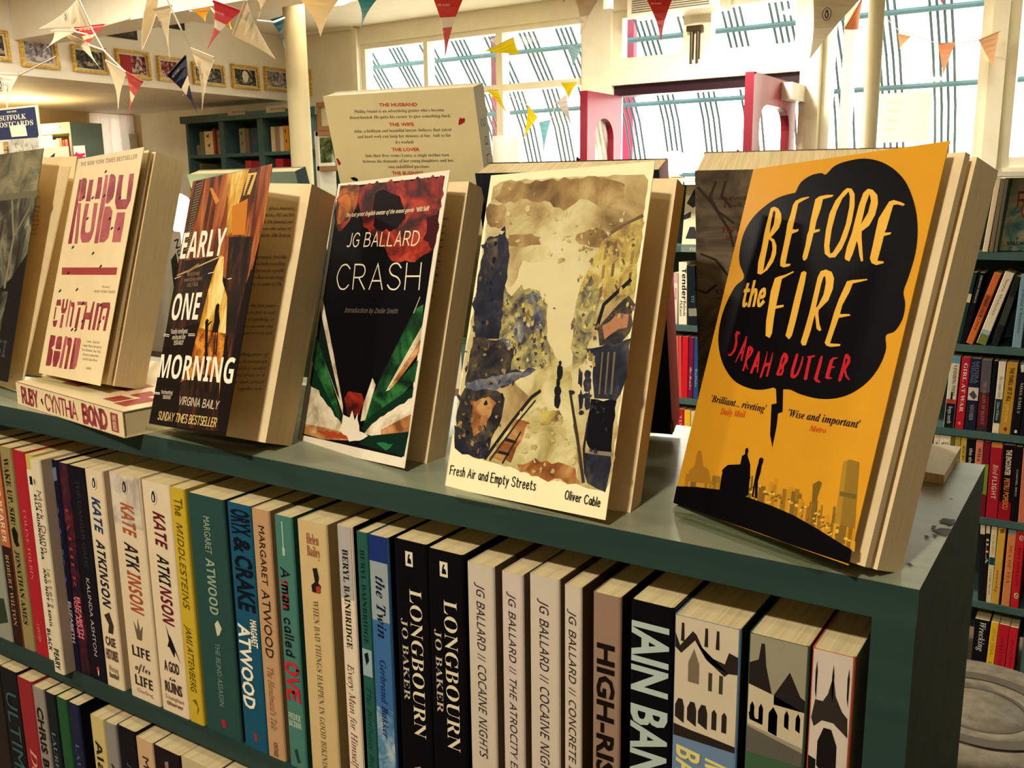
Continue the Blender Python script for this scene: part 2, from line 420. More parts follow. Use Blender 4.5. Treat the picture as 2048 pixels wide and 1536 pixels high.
# the near edge of each leaf: solve along the hinge line
def near_y(px, py, X):
    r = ray(px, py); return (X/r.x*r).y
yl = near_y(1160, 200, xdl); yr = near_y(1507, 200, xdr)
print('door leaf', W0-yl, W0-yr)
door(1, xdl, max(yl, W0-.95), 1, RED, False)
door(2, xdr, max(yr, W0-.95), -1, RED_LIT, True)
# bolt, heater
g = MB(); x0 = at(1391, 90, Y=YW).x; z0, z1 = at(1391, 128, Y=YW).z, at(1391, 52, Y=YW).z
for dx in (-.018, .018): g.tube([(x0+dx, W0-.012, z0), (x0+dx, W0-.012, z1)], .012, M((70, 58, 40), .4, metal=.6), 8)
g.box((x0-.045, W0-.03, z1-.03), (x0+.045, W0, z1), M((70, 58, 40), .4, metal=.6))
tag(g.build('door_bolt'), 'dark bronze double bolt between the two windows over the door', 'bolt')
t = empty('air_heater', loc=((at(1285, 20, Y=YW).x), W0-.2, 0)); xh = t.location.x; xh1 = at(1440, 0, Y=YW-.2).x-xh
za, zc = at(1350, 22, Y=YW-.2).z, CEIL-.03
g = MB(); g.box((0, 0, za), (xh1, .17, zc), TRIM); hb = g.build('body', t)
g = MB()
for i in range(9): g.box((.03, -.006, za+.015+i*.012), (xh1-.06, 0, za+.021+i*.012), M((130, 120, 100), .5))
g.build('louvre', hb)
tag(t, 'cream louvred air heater fixed high above the doorway', 'heater')

# grille of curved bars in front of the glass
BAR = M((66, 78, 84), .6, .1); ROD = M((70, 94, 102), .6, .1)
def bar_profile(x):
    return [(x, W1+1.15, 0.4), (x, W1+1.15, 1.35), (x, W1+1.12, 1.6), (x, W1+1.02, 1.85), (x, W1+.82, 2.15), (x, W1+.5, 2.5), (x, W1+.2, 2.9)]
gx0, gx1 = xdl-2.6, XR
t = empty('shutter_grille', loc=(0, 0, 0)); k = 0; x = gx0
while x < gx1:
    g = MB()
    for j in range(4): g.tube(bar_profile(x+j*.038), 0.0085, BAR, 5, False)
    g.build('bar_set', t); x += .30
for i, j in ((1, 0.5), (3, 0.4), (4, .6), (0, .75)):
    P = bar_profile(0); a = Vector(P[i]).lerp(Vector(P[i+1]), j); g = MB(); g.tube([(gx0, a.y-.01, a.z), (gx1, a.y-.01, a.z)], .018, ROD, 6); g.build('cross_rod', t)
g = MB(); P = bar_profile(0)
for a_, b_ in ((4, 5), (5, 6)): g.poly([(gx0, P[a_][1]+.02, P[a_][2]), (gx1, P[a_][1]+.02, P[a_][2]), (gx1, P[b_][1]+.02, P[b_][2]), (gx0, P[b_][1]+.02, P[b_][2])], clear('canopy_sheet', (176, 196, 206), .05))
g.build('canopy_sheet', t)
tag(t, 'grey blue grille of curved metal bars outside the shop front', 'grille')
# white posts of the neighbouring front and a dark red pilaster outside
for px0, px1, c, lab in ((1232, 1266, (150, 44, 70), 'dark red shutter post outside the left door leaf'), (983, 1001, (120, 40, 60), 'dark red post outside, behind the yellow flags'), (1978, 1996, (128, 42, 52), 'narrow dark red post outside the right hand window')):
    g = MB(); y = W1+1.6; g.box((at(px0, 200, Y=y).x, y, 0), (at(px1, 200, Y=y).x, y+.06, 2.75), M(c, .35)); tag(g.build('shop_post'), lab, 'post')

# round white posts inside
for (pa, pb, py, d, lab) in ((576, 613, 150, 4.3, 'round cream pole in front of the teal bookcase at the back'), (1727, 1764, 150, 4.0, 'round cream pole in front of the right hand window')):
    a = at(pa, py, Y=d); c = at(pb, py, Y=d); r = abs(c.x-a.x)/2*math.cos(R(33))*1.02
    g = MB(); g.lathe([(r*1.25, 0), (r*1.25, .05), (r, .06), (r, CEIL-.002)], POLE, 28); o = g.build('pole', smooth=True, loc=((a.x+c.x)/2, d, 0)); tag(o, lab, 'pole')
# ---------------------------------------------------------------- the bookcase
YC, YD = 0.433, 0.662; XE = -0.0633; XS = -1.55; ZT = 1.20; BT = 0.018; SH2 = H-.4145
case = empty('bookcase', loc=(XS, YC, 0))
tag(case, 'long low grey green bookcase under the propped up display books', 'bookcase')
def cbox(name, a, b_, m, parts=None):
    g = MB(); g.box([a[i]-(XS, YC, 0)[i] for i in range(3)], [b_[i]-(XS, YC, 0)[i] for i in range(3)], m)
    if parts: parts(g)
    return g.build(name, case)
def scuffs(g):
    dk = M((70, 62, 50), .6); W = lambda px, py: at(px, py, Z=ZT+.0004)-Vector((XS, YC, 0))
    E5 = lambda x, y: (1600+x/5.12, 950+y/5.12)
    for pts in (((1420, 470), (1470, 440), (1540, 450), (1590, 455), (1585, 495), (1530, 515), (1490, 490), (1450, 490)),
                ((1350, 515), (1400, 520), (1380, 560), (1440, 540), (1550, 550), (1540, 590), (1490, 625), (1430, 600), (1380, 575), (1345, 545)),
                ((1265, 620), (1300, 615), (1330, 640), (1290, 640)), ((1345, 600), (1420, 612), (1380, 630)),
                ((1090, 905), (1130, 900), (1165, 935), (1110, 930)), ((1520, 240), (1575, 242), (1545, 252))):
        g.poly([W(*E5(x, y)) for x, y in pts], dk)
cbox('top_board', (XS, YC, ZT-BT), (XE, YD, ZT), PAINT_TOP_LIT, scuffs)
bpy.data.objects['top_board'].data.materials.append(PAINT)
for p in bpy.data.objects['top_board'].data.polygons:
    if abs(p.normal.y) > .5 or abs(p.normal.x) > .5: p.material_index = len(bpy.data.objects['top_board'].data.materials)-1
cbox('end_panel', (XE-.0195, YC, 0), (XE-.0004, YD, ZT-BT), PAINT)
cbox('end_panel', (XS, YC, 0), (XS+.0195, YD, ZT-BT), PAINT)
cbox('back_panel', (XS+.0195, YD-.012, .06), (XE-.0195, YD, ZT-BT), PAINT_DARK)
for i, z in enumerate((SH2, SH2-.236, SH2-.47, SH2-.71)):
    cbox('shelf', (XS+.0195, YC, z-.016), (XE-.0195, YD-.012, z), PAINT)

# ---------------------------------------------------------------- paperbacks standing spine out
def emblem(g, fn, s, ink, paper):
    """oval publisher's mark with a bird"""
    el = lambda cx, cy, rx, ry, n=14: [(cx+rx*math.cos(2*math.pi*i/n), cy+ry*math.sin(2*math.pi*i/n)) for i in range(n)]
    g.poly([fn(a, b, 2) for a, b in el(0, 0, s*.62, s)], paper)
    g.poly([fn(a*s, b*s, 3) for a, b in ((-.05, .75), (.2, .7), (.28, .45), (.4, .1), (.35, -.4), (.1, -.72), (-.25, -.7), (-.36, -.2), (-.25, .3), (-.15, .5))], ink)
    g.poly([fn(a*s, b*s, 4) for a, b in ((.02, .4), (.18, .1), (.16, -.4), (0, -.6), (-.12, -.3), (-.08, .1))], paper)
def spine_book(loc, w, h, dep, col, art, label, side=None, group=None, lean=0.0, gloss=.38, cat='book', name='paperback', simple=False):
    mc = col if not isinstance(col, tuple) else M(col, gloss, .1)
    ms = mc if side is None else M(side, gloss, .1)
    t = empty(name, loc=loc); t.rotation_euler = (0, lean, 0)
    g = MB(); c = .0006; rb = min(.0016, w*.12)
    # wrap-round cover: rounded spine, two boards
    prof = [(0, dep), (0, rb), (rb*.3, rb*.3), (rb, 0), (w-rb, 0), (w-rb*.3, rb*.3), (w, rb), (w, dep)]
    inn = [(c, dep), (c, rb+c), (c+.0002, rb), (rb+c, c), (w-rb-c, c), (w-c-.0002, rb), (w-c, rb+c), (w-c, dep)]
    for i in range(len(prof)-1):
        a, b = prof[i], prof[i+1]; m = ms if i == len(prof)-2 else mc
        g.poly([(a[0], a[1], 0), (b[0], b[1], 0), (b[0], b[1], h), (a[0], a[1], h)], m)
        p, q = inn[i], inn[i+1]
        g.poly([(p[0], p[1], 0), (q[0], q[1], 0), (q[0], q[1], h), (p[0], p[1], h)], m)
        g.poly([(a[0], a[1], h), (b[0], b[1], h), (q[0], q[1], h), (p[0], p[1], h)], m)
    # printed spine: across 0..1, down 0..1 measured from the head
    def S(a, d, k=1): return (rb*.6+(w-rb*1.2)*a, -.00012*k, h*(1-d))
    for it in art:
        if it[0] == 't':      # reading downwards
            _, tx, st, cl, d0, d1, c0, c1 = it[:8]
            g.text(tx, st, M(cl, gloss, .1), lambda u, v: S(c0+(c1-c0)*v, d0+(d1-d0)*u, 4))
        elif it[0] == 'k':    # hand lettered, reading downwards
            _, tx, wd, cl, d0, d1, c0, c1 = it[:8]
            for cv, pts in stroke_layout(tx):
                q = [((d0+(d1-d0)*u)*h, (c0+(c1-c0)*v)*w) for u, v in (smooth(pts) if cv else pts)]
                g.ribbon(q, wd, M(cl, gloss, .1), lambda x, y: (y, -.0005, h-x))
        elif it[0] == 'h':    # across
            _, tx, st, cl, a0, a1, d0, d1 = it[:8]
            g.text(tx, st, M(cl, gloss, .1), lambda u, v: S(a0+(a1-a0)*u, d0+(d1-d0)*v, 4))
        elif it[0] == 'p':    # patch
            m = it[2] if not isinstance(it[2], tuple) else M(it[2], gloss, .1)
            k = it[3] if len(it) > 3 else 1
            g.poly([S(a, d, k) for a, d in it[1]], m)
        elif it[0] == 'b':    # band
            m = it[3] if not isinstance(it[3], tuple) else M(it[3], gloss, .1)
            g.poly([S(a, d, 1) for a, d in ((0, it[1]), (1, it[1]), (1, it[2]), (0, it[2]))], m)
        elif it[0] == 'e':    # emblem
            _, a, d, sz, ink, pap = it
            emblem(g, lambda x, y, k: (w*a+x, -.0002*k, h*(1-d)+y), sz, M(ink), M(pap))
    g.build('cover', t)
    g = MB(); g.box((c*.9, c*1.5, .0005), (w-c*.9, dep-.0012, h-.0004), PAGE); g.build('page_block', t)
    tag(t, label, cat, group)
    return t
def px_spine(xl, yl, xr, yr, z0, col, art, label, dy=0.0, dep=.129, **k):
    a = at(xl, yl, Y=YC+.002+dy); b = at(xr, yr, Y=YC+.002+dy)
    h = min((a.z+b.z)/2-z0, .216)
    return spine_book((a.x, YC+.002+dy, z0+.0002), max(b.x-a.x, .006), h, dep, col, art, label, **k)
KR = ((78, 58, 48)); WH = (228, 214, 186); SIL = (206, 190, 168); BLK = (13, 11, 15)
G1 = 'paperbacks on the upper shelf of the long bookcase'
Tt = lambda *a: ('t',)+a
SEA = NM('sea_photo', [(.35, (40, 84, 130)), (.5, (86, 130, 160)), (.62, (170, 186, 190))], 60, 6, rough=.4)
HOUSE = NM('house_photo', [(.38, (40, 34, 28)), (.5, (150, 132, 104)), (.62, (206, 188, 158))], 170, 6, (1, 1, .7), rough=.4)
DARKART = NM('dark_red_photo', [(.4, (24, 18, 34)), (.55, (70, 22, 34)), (.7, (110, 40, 40))], 60, 5, rough=.4)
CLOUDY = NM('grey_cloud_print', [(.35, (176, 160, 146)), (.6, (222, 206, 180))], 50, 4, rough=.4)
def housefront(d0, d1, kind):
    a = [('b', d0, d1, (206, 188, 158))]
    D = d1-d0; q = lambda pts, c=(44, 36, 30): a.append(('p', [(x, d0+D*y) for x, y in pts], c, 2))
    if kind == 0:
        q([(0, .14), (.08, .24), (.28, .10), (.34, .12), (.55, .32), (.62, .28), (.80, .30), (.86, .2), (1, .22), (1, .36), (.86, .37), (.80, .40), (.5, .30), (.32, .17), (.10, .30), (0, .26)])
        for x in (.12, .5, .68): q([(x-.02, .05), (x+.02, .05), (x+.03, .2), (x-.03, .2)])
        q([(.22, .52), (.22, .36), (.31, .24), (.40, .36), (.40, .52)], (120, 104, 82))
        for x in (.55, .72): q([(x, .40), (x+.06, .40), (x+.06, .55), (x, .55)], (70, 58, 48))
        for x in (.02, .22, .40): q([(x, .84), (x, .74), (x+.05, .68), (x+.12, .68), (x+.15, .74), (x+.15, .88)])
        for x in (.62, .78): q([(x, .86), (x, .72), (x+.04, .69), (x+.08, .72), (x+.08, .86)])
        q([(0, .90), (.3, .92), (.6, .93), (1, .95), (1, 1), (0, 1)])
    elif kind == 1:
        a[0] = ('b', d0, d1, (150, 142, 116))
        q([(0, .24), (.16, .2), (.2, .06), (.26, .06), (.3, .24), (.42, .46), (0, .42)], (40, 34, 30))
        q([(.46, .46), (.72, .24), (.92, .42), (1, .44), (1, .54), (.46, .54)], (40, 34, 30))
        q([(0, .42), (.42, .46), (1, .54), (1, .84), (0, .76)], (198, 182, 148))
        for x in (.04, .2, .66, .86): q([(x, .70), (x, .60), (x+.04, .56), (x+.08, .60), (x+.08, .72)], (60, 50, 40))
        q([(.38, .78), (.38, .62), (.46, .56), (.54, .62), (.54, .80)], (40, 34, 30)); q([(0, .78), (1, .88), (1, 1), (0, 1)], (92, 88, 76))
        q([(.02, .66), (.1, .64), (.14, .7), (.28, .7), (.28, .74), (.04, .72)], (40, 34, 30))
    else:
        a[0] = ('b', d0, d1, (206, 190, 172))
        q([(.02, .5), (.1, .36), (.3, .36), (.42, .3), (.5, .2), (.56, .2), (.62, .3), (.8, .4), (.95, .44), (.98, .58), (.6, .5), (.3, .5), (.1, .56)], (52, 44, 38))
        for x in (.1, .53, .92): q([(x-.02, .3), (x-.03, .16), (x, .08), (x+.03, .16), (x+.02, .36)], (40, 34, 30))
        q([(.22, .84), (.22, .66), (.36, .55), (.56, .55), (.72, .66), (.74, .9), (.5, .92)], (28, 24, 22)); q([(.4, .84), (.62, .86), (.62, .9), (.4, .88)], (190, 176, 150))
        q([(0, .78), (.2, .8), (.2, .9), (0, .88)], (30, 26, 24)); q([(0, .92), (1, .96), (1, 1), (0, 1)], (120, 108, 92))
    return a
CAT = NM('cat_photo', [(.4, (30, 26, 24)), (.55, (170, 156, 130)), (.7, (220, 206, 180))], 300, 4, rough=.4)
ROW1 = [
 (-58, 872, -26, 885, (150, 150, 132), [Tt('THE ISLAND', 'B', INK, .1, .6, .25, .7), ('p', [(.1, .8), (.8, .78), (.9, .9), (.2, .93)], (46, 60, 44))], 'grey green paperback at the left edge, left of the orange and brown spine', {}),
 (-24, 884, -4, 890, (120, 60, 40), [('b', .5, 1, (46, 28, 26)), ('b', 0, .5, (196, 106, 66)), Tt('KEEPER BEARER', 'B', (240, 214, 170), .06, .48, .25, .72), Tt('ROBERT WILTON', 'sr', (190, 150, 110), .54, .9, .3, .7)], 'orange over dark brown paperback left of the olive one', {}),
 (-3, 890, 20, 899, (150, 134, 84), [Tt('WAKE UP, SIR!', 's', INK, .05, .37, .28, .72), Tt('JONATHAN AMES', 's', INK, .5, .87, .28, .7), ('p', [(.2, .40), (.5, .38), (.8, .41), (.7, .45), (.85, .47), (.5, .48), (.3, .46)], INK, 2)], 'olive paperback with black capitals beside the red one', {}),
 (22.5, 898, 48, 905.5, (172, 34, 44), [Tt('COLINE TOLBIN', 'sr', (214, 120, 110), .28, .62, .35, .62), Tt('CAPUCHIN', 'sr', (226, 140, 120), .84, .93, .35, .6)], 'bright red slim paperback with small faded lettering', {}),
 (48.6, 908, 64, 912, (206, 176, 84), [('b', .07, 1, WH), ('p', [(.3, .10), (.7, .1), (.7, .14), (.3, .14)], INK, 2), Tt('BLACK', 'B', INK, .84, .95, .2, .7)], 'narrow yellow topped paperback behind the cream spine that sticks out', {}),
 (57.6, 917, 78, 922, (222, 206, 172), [('k', 'Mark Dunn', .0006, INK, .14, .42, .45, .85), Tt('ELLA MINNOW PEA', 'B', INK, .16, .46, .08, .34), Tt('AND NOT A SOUL', 'B', INK, .5, .78, .1, .36), ('k', 'letters', .0005, (110, 90, 80), .5, .68, .5, .85), ('e', .3, .10, .003, INK, WH), Tt('PEARY', 'B', INK, .88, .98, .2, .72)], 'cream paperback sticking out past its neighbours with handwritten lettering', {'dy': -.011, 'side': (176, 152, 130)}),
 (97, 917, 113, 922, (26, 26, 48), [Tt('ELIZABETH', 'X', (196, 180, 190), .66, .86, .5, .86), Tt('VON ARNIM', 'X', (196, 180, 190), .66, .86, .08, .42), ('p', [(.3, .04), (.9, .03), (.9, .09), (.4, .1)], (120, 130, 150), 2), Tt('VERA', 'sr', (80, 80, 130), .2, .6, .3, .7)], 'navy paperback with a double line of mauve capitals low on the spine', {}),
 (114, 923, 134, 930, DARKART, [Tt('ELIZABETH', 'X', (226, 120, 130), .62, .82, .52, .88), Tt('VON ARNIM', 'X', (226, 120, 130), .62, .82, .1, .45), Tt('FATHER', 'sr', (150, 50, 60), .2, .58, .3, .7)], 'dark red and navy paperback with pink capitals low on the spine', {}),
 (134.5, 931, 168, 936, (20, 18, 28), [Tt('THE DANGER GAME', 'r', (60, 50, 56), .06, .46, .42, .66), Tt('KALINDA ASHTON', 'r', (190, 176, 176), .51, .88, .40, .62), ('p', [(.45, .935), (.6, .93), (.62, .95), (.45, .95)], (200, 60, 60), 2), ('p', [(.5, .95), (.58, .95), (.56, .975), (.5, .975)], WH, 2)], 'black paperback with thin spaced white capitals left of three white spines', {}),
 (168, 936, 203, 945, (226, 204, 166), [Tt('KATE', 'Bi', (24, 60, 110), .12, .28, .26, .74), Tt('ATKINSON', 'Bi', (30, 30, 50), .31, .62, .26, .74), ('e', .5, .055, .006, INK, WH), ('p', [(.25, .66), (.6, .64), (.8, .70), (.7, .74), (.4, .74), (.5, .70)], (60, 48, 40), 2), ('h', 'CASE', 'X', (70, 54, 46), .18, .8, .80, .76), ('h', 'HISTORIES', 'X', (90, 66, 50), .12, .88, .865, .82), ('h', 'Winning', 'r', (130, 100, 80), .2, .8, .925, .895), ('h', 'Number', 'B', (50, 40, 34), .2, .82, .955, .93)], 'cream paperback with blue and black slanted capitals, leftmost of the three alike', {'side': (186, 160, 128)}),
 (217, 944, 277, 956, (224, 202, 166), [('b', 0, .22, CLOUDY), Tt('KATE', 'Bi', (168, 92, 50), .12, .26, .3, .74), Tt('ATK', 'Bi', (40, 34, 32), .29, .41, .3, .74), Tt('INSON', 'Bi', (168, 80, 44), .415, .6, .3, .74), ('e', .5, .05, .0065, INK, (200, 186, 166)), ('p', [(.42, .72), (.34, .64), (.46, .68), (.5, .62), (.55, .68), (.66, .65), (.58, .72)], (110, 90, 64), 2), ('h', 'LIFE', 'B', (52, 40, 34), .2, .82, .80, .755), ('h', 'after', 'sc', (52, 40, 34), .24, .78, .865, .825), ('h', 'LIFE', 'B', (52, 40, 34), .2, .82, .935, .89), ('h', 'Darling', 'r', (170, 140, 108), .25, .8, .968, .95)], 'cream paperback with rust coloured slanted capitals, middle of the three alike', {'side': (196, 172, 140)}),
 (281.5, 960, 337, 971, (226, 204, 168), [Tt('KATE', 'Bi', (104, 26, 40), .12, .27, .34, .76), Tt('ATKI', 'Bi', (34, 28, 34), .30, .43, .34, .76), Tt('NSON', 'Bi', (104, 26, 40), .435, .6, .34, .76), ('e', .42, .06, .0065, INK, WH), ('p', [(.42, .60), (.5, .64), (.6, .66), (.9, .76), (.7, .71), (.66, .74), (.5, .70), (.42, .70), (.5, .67)], (24, 20, 22), 2), ('h', 'A GOD', 'X', (60, 40, 36), .22, .8, .81, .765), ('h', 'in', 'sc', (60, 40, 36), .38, .62, .85, .825), ('h', 'RUINS', 'X', (60, 40, 36), .18, .84, .905, .86), ('h', 'Triumphant', 'r', (140, 108, 80), .14, .88, .94, .92), ('h', 'Observer', 'B', (120, 40, 40), .2, .82, .967, .95)], 'cream paperback with maroon slanted capitals and a black bird, right of the three alike', {'side': (200, 176, 144)}),
 (338, 973, 367, 981, (200, 168, 46), [('k', 'The', .0011, (120, 96, 20), .04, .11, .3, .8), Tt('MIDDLESTEINS', 'i', (90, 70, 20), .14, .5, .28, .72), Tt('JAMI ATTENBERG', 'i', (60, 50, 24), .57, .86, .28, .7), ('p', [(.3, .90), (.6, .89), (.8, .93), (.6, .96), (.7, .92), (.5, .91)], (120, 100, 30), 2)], 'yellow paperback between the white spines and the wide teal one', {}),
 (373, 984, 446, 1002, (42, 74, 68), [Tt('MARGARET', 'r', (160, 170, 140), .08, .23, .42, .60), Tt('ATWOOD', 'B', (150, 166, 140), .25, .48, .40, .64), ('p', [(.5, .52), (.6, .50), (.7, .53), (.62, .56), (.55, .57)], (200, 200, 160), 2), Tt('THE BLIND ASSASSIN', 'r', (120, 150, 128), .6, .87, .46, .6), ('p', [(.46, .93), (.58, .93), (.6, .96), (.5, .965)], (170, 40, 40), 2)], 'wide dark teal paperback with pale wide lettering', {'side': (26, 40, 44)}),
 (452.5, 1001, 500.5, 1016, (28, 82, 106), [Tt('ORYX', 'X', (14, 22, 34), .02, .12, .16, .95), Tt('&', 'X', (14, 22, 34), .13, .19, .2, .9), Tt('CRAKE', 'X', (14, 22, 34), .2, .42, .2, .93), Tt('MARGARET', 'X', (236, 226, 196), .45, .56, .68, .95), Tt('ATWOOD', 'X', (240, 230, 204), .48, .83, .1, .62), ('p', [(.44, .93), (.58, .93), (.6, .96), (.5, .965)], (170, 40, 40), 2)], 'bright blue paperback with heavy black and white capitals', {'side': (20, 60, 86)}),
 (501.5, 1015, 537, 1025, (190, 148, 106), [Tt('MARGARET', 'r', (44, 30, 24), .06, .29, .36, .72), Tt('ATWOOD', 'r', (44, 30, 24), .31, .58, .28, .78), Tt("The Handmaid's Tale", 'si', (120, 76, 44), .62, .88, .3, .66), Tt('VINTAGE', 'B', (90, 60, 40), .93, .99, .36, .62)], 'tan paperback with thin dark capitals right of the bright blue one', {'side': (150, 116, 80)}),
 (547, 1027.5, 582, 1038, (72, 120, 106), [('p', [(.42, .02), (.5, .02), (.5, .12), (.42, .12)], (160, 190, 160), 2), ('p', [(.36, .12), (.56, .12), (.54, .15), (.38, .15)], (160, 190, 160), 2), ('k', 'A man called', .0013, (30, 30, 34), .20, .54, .24, .7), ('k', 'man', .0014, (190, 40, 50), .25, .35, .24, .7), ('k', 'OVE', .0026, (196, 40, 50), .57, .72, .18, .84), ('h', 'FREDRIK', 'B', (190, 206, 180), .1, .9, .80, .775), ('h', 'BACKMAN', 'B', (190, 206, 180), .1, .9, .83, .805), ('p', [(.3, .93), (.5, .92), (.6, .96), (.7, .97), (.5, .98)], (40, 60, 50), 2)], 'sea green paperback with handwritten title and red word', {'side': (32, 74, 64)}),
 (593, 1037, 652, 1054, (206, 178, 124), [('h', 'Helen', 'sr', (150, 70, 46), .3, .74, .08, .04), ('h', 'Bailey', 'sr', (150, 70, 46), .3, .78, .125, .085), ('p', [(.46, .17), (.62, .165), (.68, .2), (.64, .22), (.74, .23), (.66, .26), (.4, .26), (.38, .235), (.52, .22)], (40, 30, 30), 2), ('p', [(.55, .235), (.7, .23), (.72, .255), (.56, .26)], (170, 60, 50), 3), Tt('WHEN BAD THINGS HAPPEN IN GOOD BIKINIS', 'sr', (120, 96, 56), .29, .95, .40, .60)], 'thick beige paperback with small dog picture and brown title', {'side': (150, 128, 84)}),
 (672.5, 1048, 703, 1058, (226, 206, 176), [('b', 0, .26, (176, 168, 160)), Tt('BERYL BAINBRIDGE', 's', (30, 26, 28), .08, .44, .3, .72), Tt('Every Man for Himself', 'si', (104, 40, 30), .5, .9, .26, .72), ('e', .5, .955, .006, INK, WH)], 'cream paperback with black serif capitals and red italic title', {'side': (20, 20, 22)}),
 (711.5, 1061, 734, 1069, (40, 88, 76), [Tt('BERYL BAINBRIDGE', 'sr', (20, 40, 38), .06, .4, .3, .72), ('b', .42, .52, (150, 170, 170)), ('p', [(.2, .44), (.6, .43), (.7, .46), (.4, .48)], (20, 24, 34), 2), Tt('The Birthday Boys', 'si', (20, 60, 50), .56, .9, .28, .72)], 'narrow green paperback with dark serif capitals', {}),
 (735, 1069, 775, 1077, (52, 88, 126), [('b', .09, .3, (150, 160, 160)), ('b', 0, .09, (30, 50, 110)), ('b', .3, .62, (60, 104, 150)), ('b', .62, 1, SEA), Tt('the Twin', 'sb', (24, 22, 40), .14, .36, .3, .8), Tt('Gerbrand Bakker', 'sb', (30, 40, 90), .44, .73, .34, .68)], 'blue sky and sea paperback with bold italic title', {'side': (16, 20, 34)}),
 (787, 1074.5, 853, 1092.5, BLK, [('p', [(.34, .035), (.58, .035), (.58, .085), (.34, .085)], (226, 214, 190), 2), ('p', [(.40, .075), (.42, .055), (.46, .042), (.5, .045), (.46, .055), (.52, .06), (.54, .075)], BLK, 3), Tt('LONGBOURN', 'sr', (226, 212, 178), .16, .68, .44, .84), Tt('JO BAKER', 'sr', (196, 184, 158), .27, .56, .14, .34), ('p', [(.1, .86), (.4, .80), (.6, .79), (.7, .82), (.98, .93), (1, 1), (.1, 1)], CAT, 2)], 'thick black paperback with silver title, left of two alike', {}),
 (854, 1093, 925.5, 1114.5, BLK, [('p', [(.34, .035), (.58, .035), (.58, .085), (.34, .085)], (226, 214, 190), 2), ('p', [(.40, .075), (.42, .055), (.46, .042), (.5, .045), (.46, .055), (.52, .06), (.54, .075)], BLK, 3), Tt('LONGBOURN', 'sr', (226, 212, 178), .16, .68, .44, .84), Tt('JO BAKER', 'sr', (196, 184, 158), .27, .56, .14, .34), ('p', [(.1, .86), (.4, .80), (.6, .79), (.7, .82), (.98, .93), (1, 1), (.1, 1)], CAT, 2)], 'thick black paperback with silver title, right of two alike', {}),
 (933, 1120.5, 987, 1140, SIL, [Tt('JG BALLARD // COCAINE NIGHTS', 'i', (50, 40, 36), .06, .66, .34, .66)], 'silver paperback with long thin black title, directly right of the thick black pair', {'side': (120, 100, 76)}),
 (1002, 1142, 1045, 1153.5, (208, 190, 174), [Tt('JG BALLARD // THE ATROCITY EXHIBITION', 'i', (50, 40, 36), .06, .86, .32, .68)], 'silver paperback with a chipped head, second of the four alike', {'side': (120, 100, 76)}),
 (1058, 1145, 1118, 1164, SIL, [Tt('JG BALLARD // COCAINE NIGHTS', 'i', (50, 40, 36), .07, .68, .34, .66)], 'silver paperback with long thin title, third of the four alike', {'side': (130, 108, 82)}),
 (1128, 1168.5, 1163, 1180, SIL, [Tt('JG BALLARD // CONCRETE ISLAND', 'i', (50, 40, 36), .07, .72, .26, .72)], 'narrowest silver paperback with thin title, left of the brown grey spine', {'side': (104, 88, 66)}),
 (1185.5, 1184.5, 1242, 1197, (150, 120, 98), [Tt('HIGH-RISE', 'X', (24, 18, 16), .15, .62, .16, .82)], 'brown grey paperback with heavy black title', {'side': (60, 44, 34)}),
 (1261.5, 1199, 1348, 1218, BLK, [Tt('IAIN BANKS', 'X', (176, 190, 176), .06, .66, .04, .92)], 'thick black paperback with huge pale grey capitals', {}),
 (1349, 1227, 1482, 1263.5, (106, 130, 156), housefront(0, .36, 0)+[Tt('MIKLOS', 'Bi', (222, 204, 120), .40, .64, .54, .9), Tt('BANFFY', 'Bi', (222, 204, 120), .385, .66, .06, .44)], 'very thick blue paperback with a house photograph and yellow capitals', {'side': (70, 66, 56)}),
 (1498, 1270.5, 1620, 1291, (64, 92, 64), housefront(0, .34, 1)+[Tt('MIKLOS', 'Bi', (150, 44, 36), .43, .66, .54, .88), Tt('BANFFY', 'Bi', (150, 44, 36), .40, .66, .06, .42)], 'thick green paperback with a castle photograph and red capitals', {'side': (96, 34, 30)}),
 (1624.5, 1295.5, 1711, 1318, (196, 92, 62), housefront(0, .38, 2)+[Tt('MIKLOS', 'Bi', (230, 214, 176), .43, .66, .3, .8)], 'thick orange paperback with a gateway photograph, last on the upper shelf', {'side': (206, 188, 158)}),
]
for r in ROW1:
    k = dict(r[7]); k['group'] = G1
    px_spine(r[0], r[1], r[2], r[3], SH2, r[4], r[5], r[6], **k)
G2 = 'paperbacks on the lower shelf of the long bookcase'
SH3 = SH2-.236
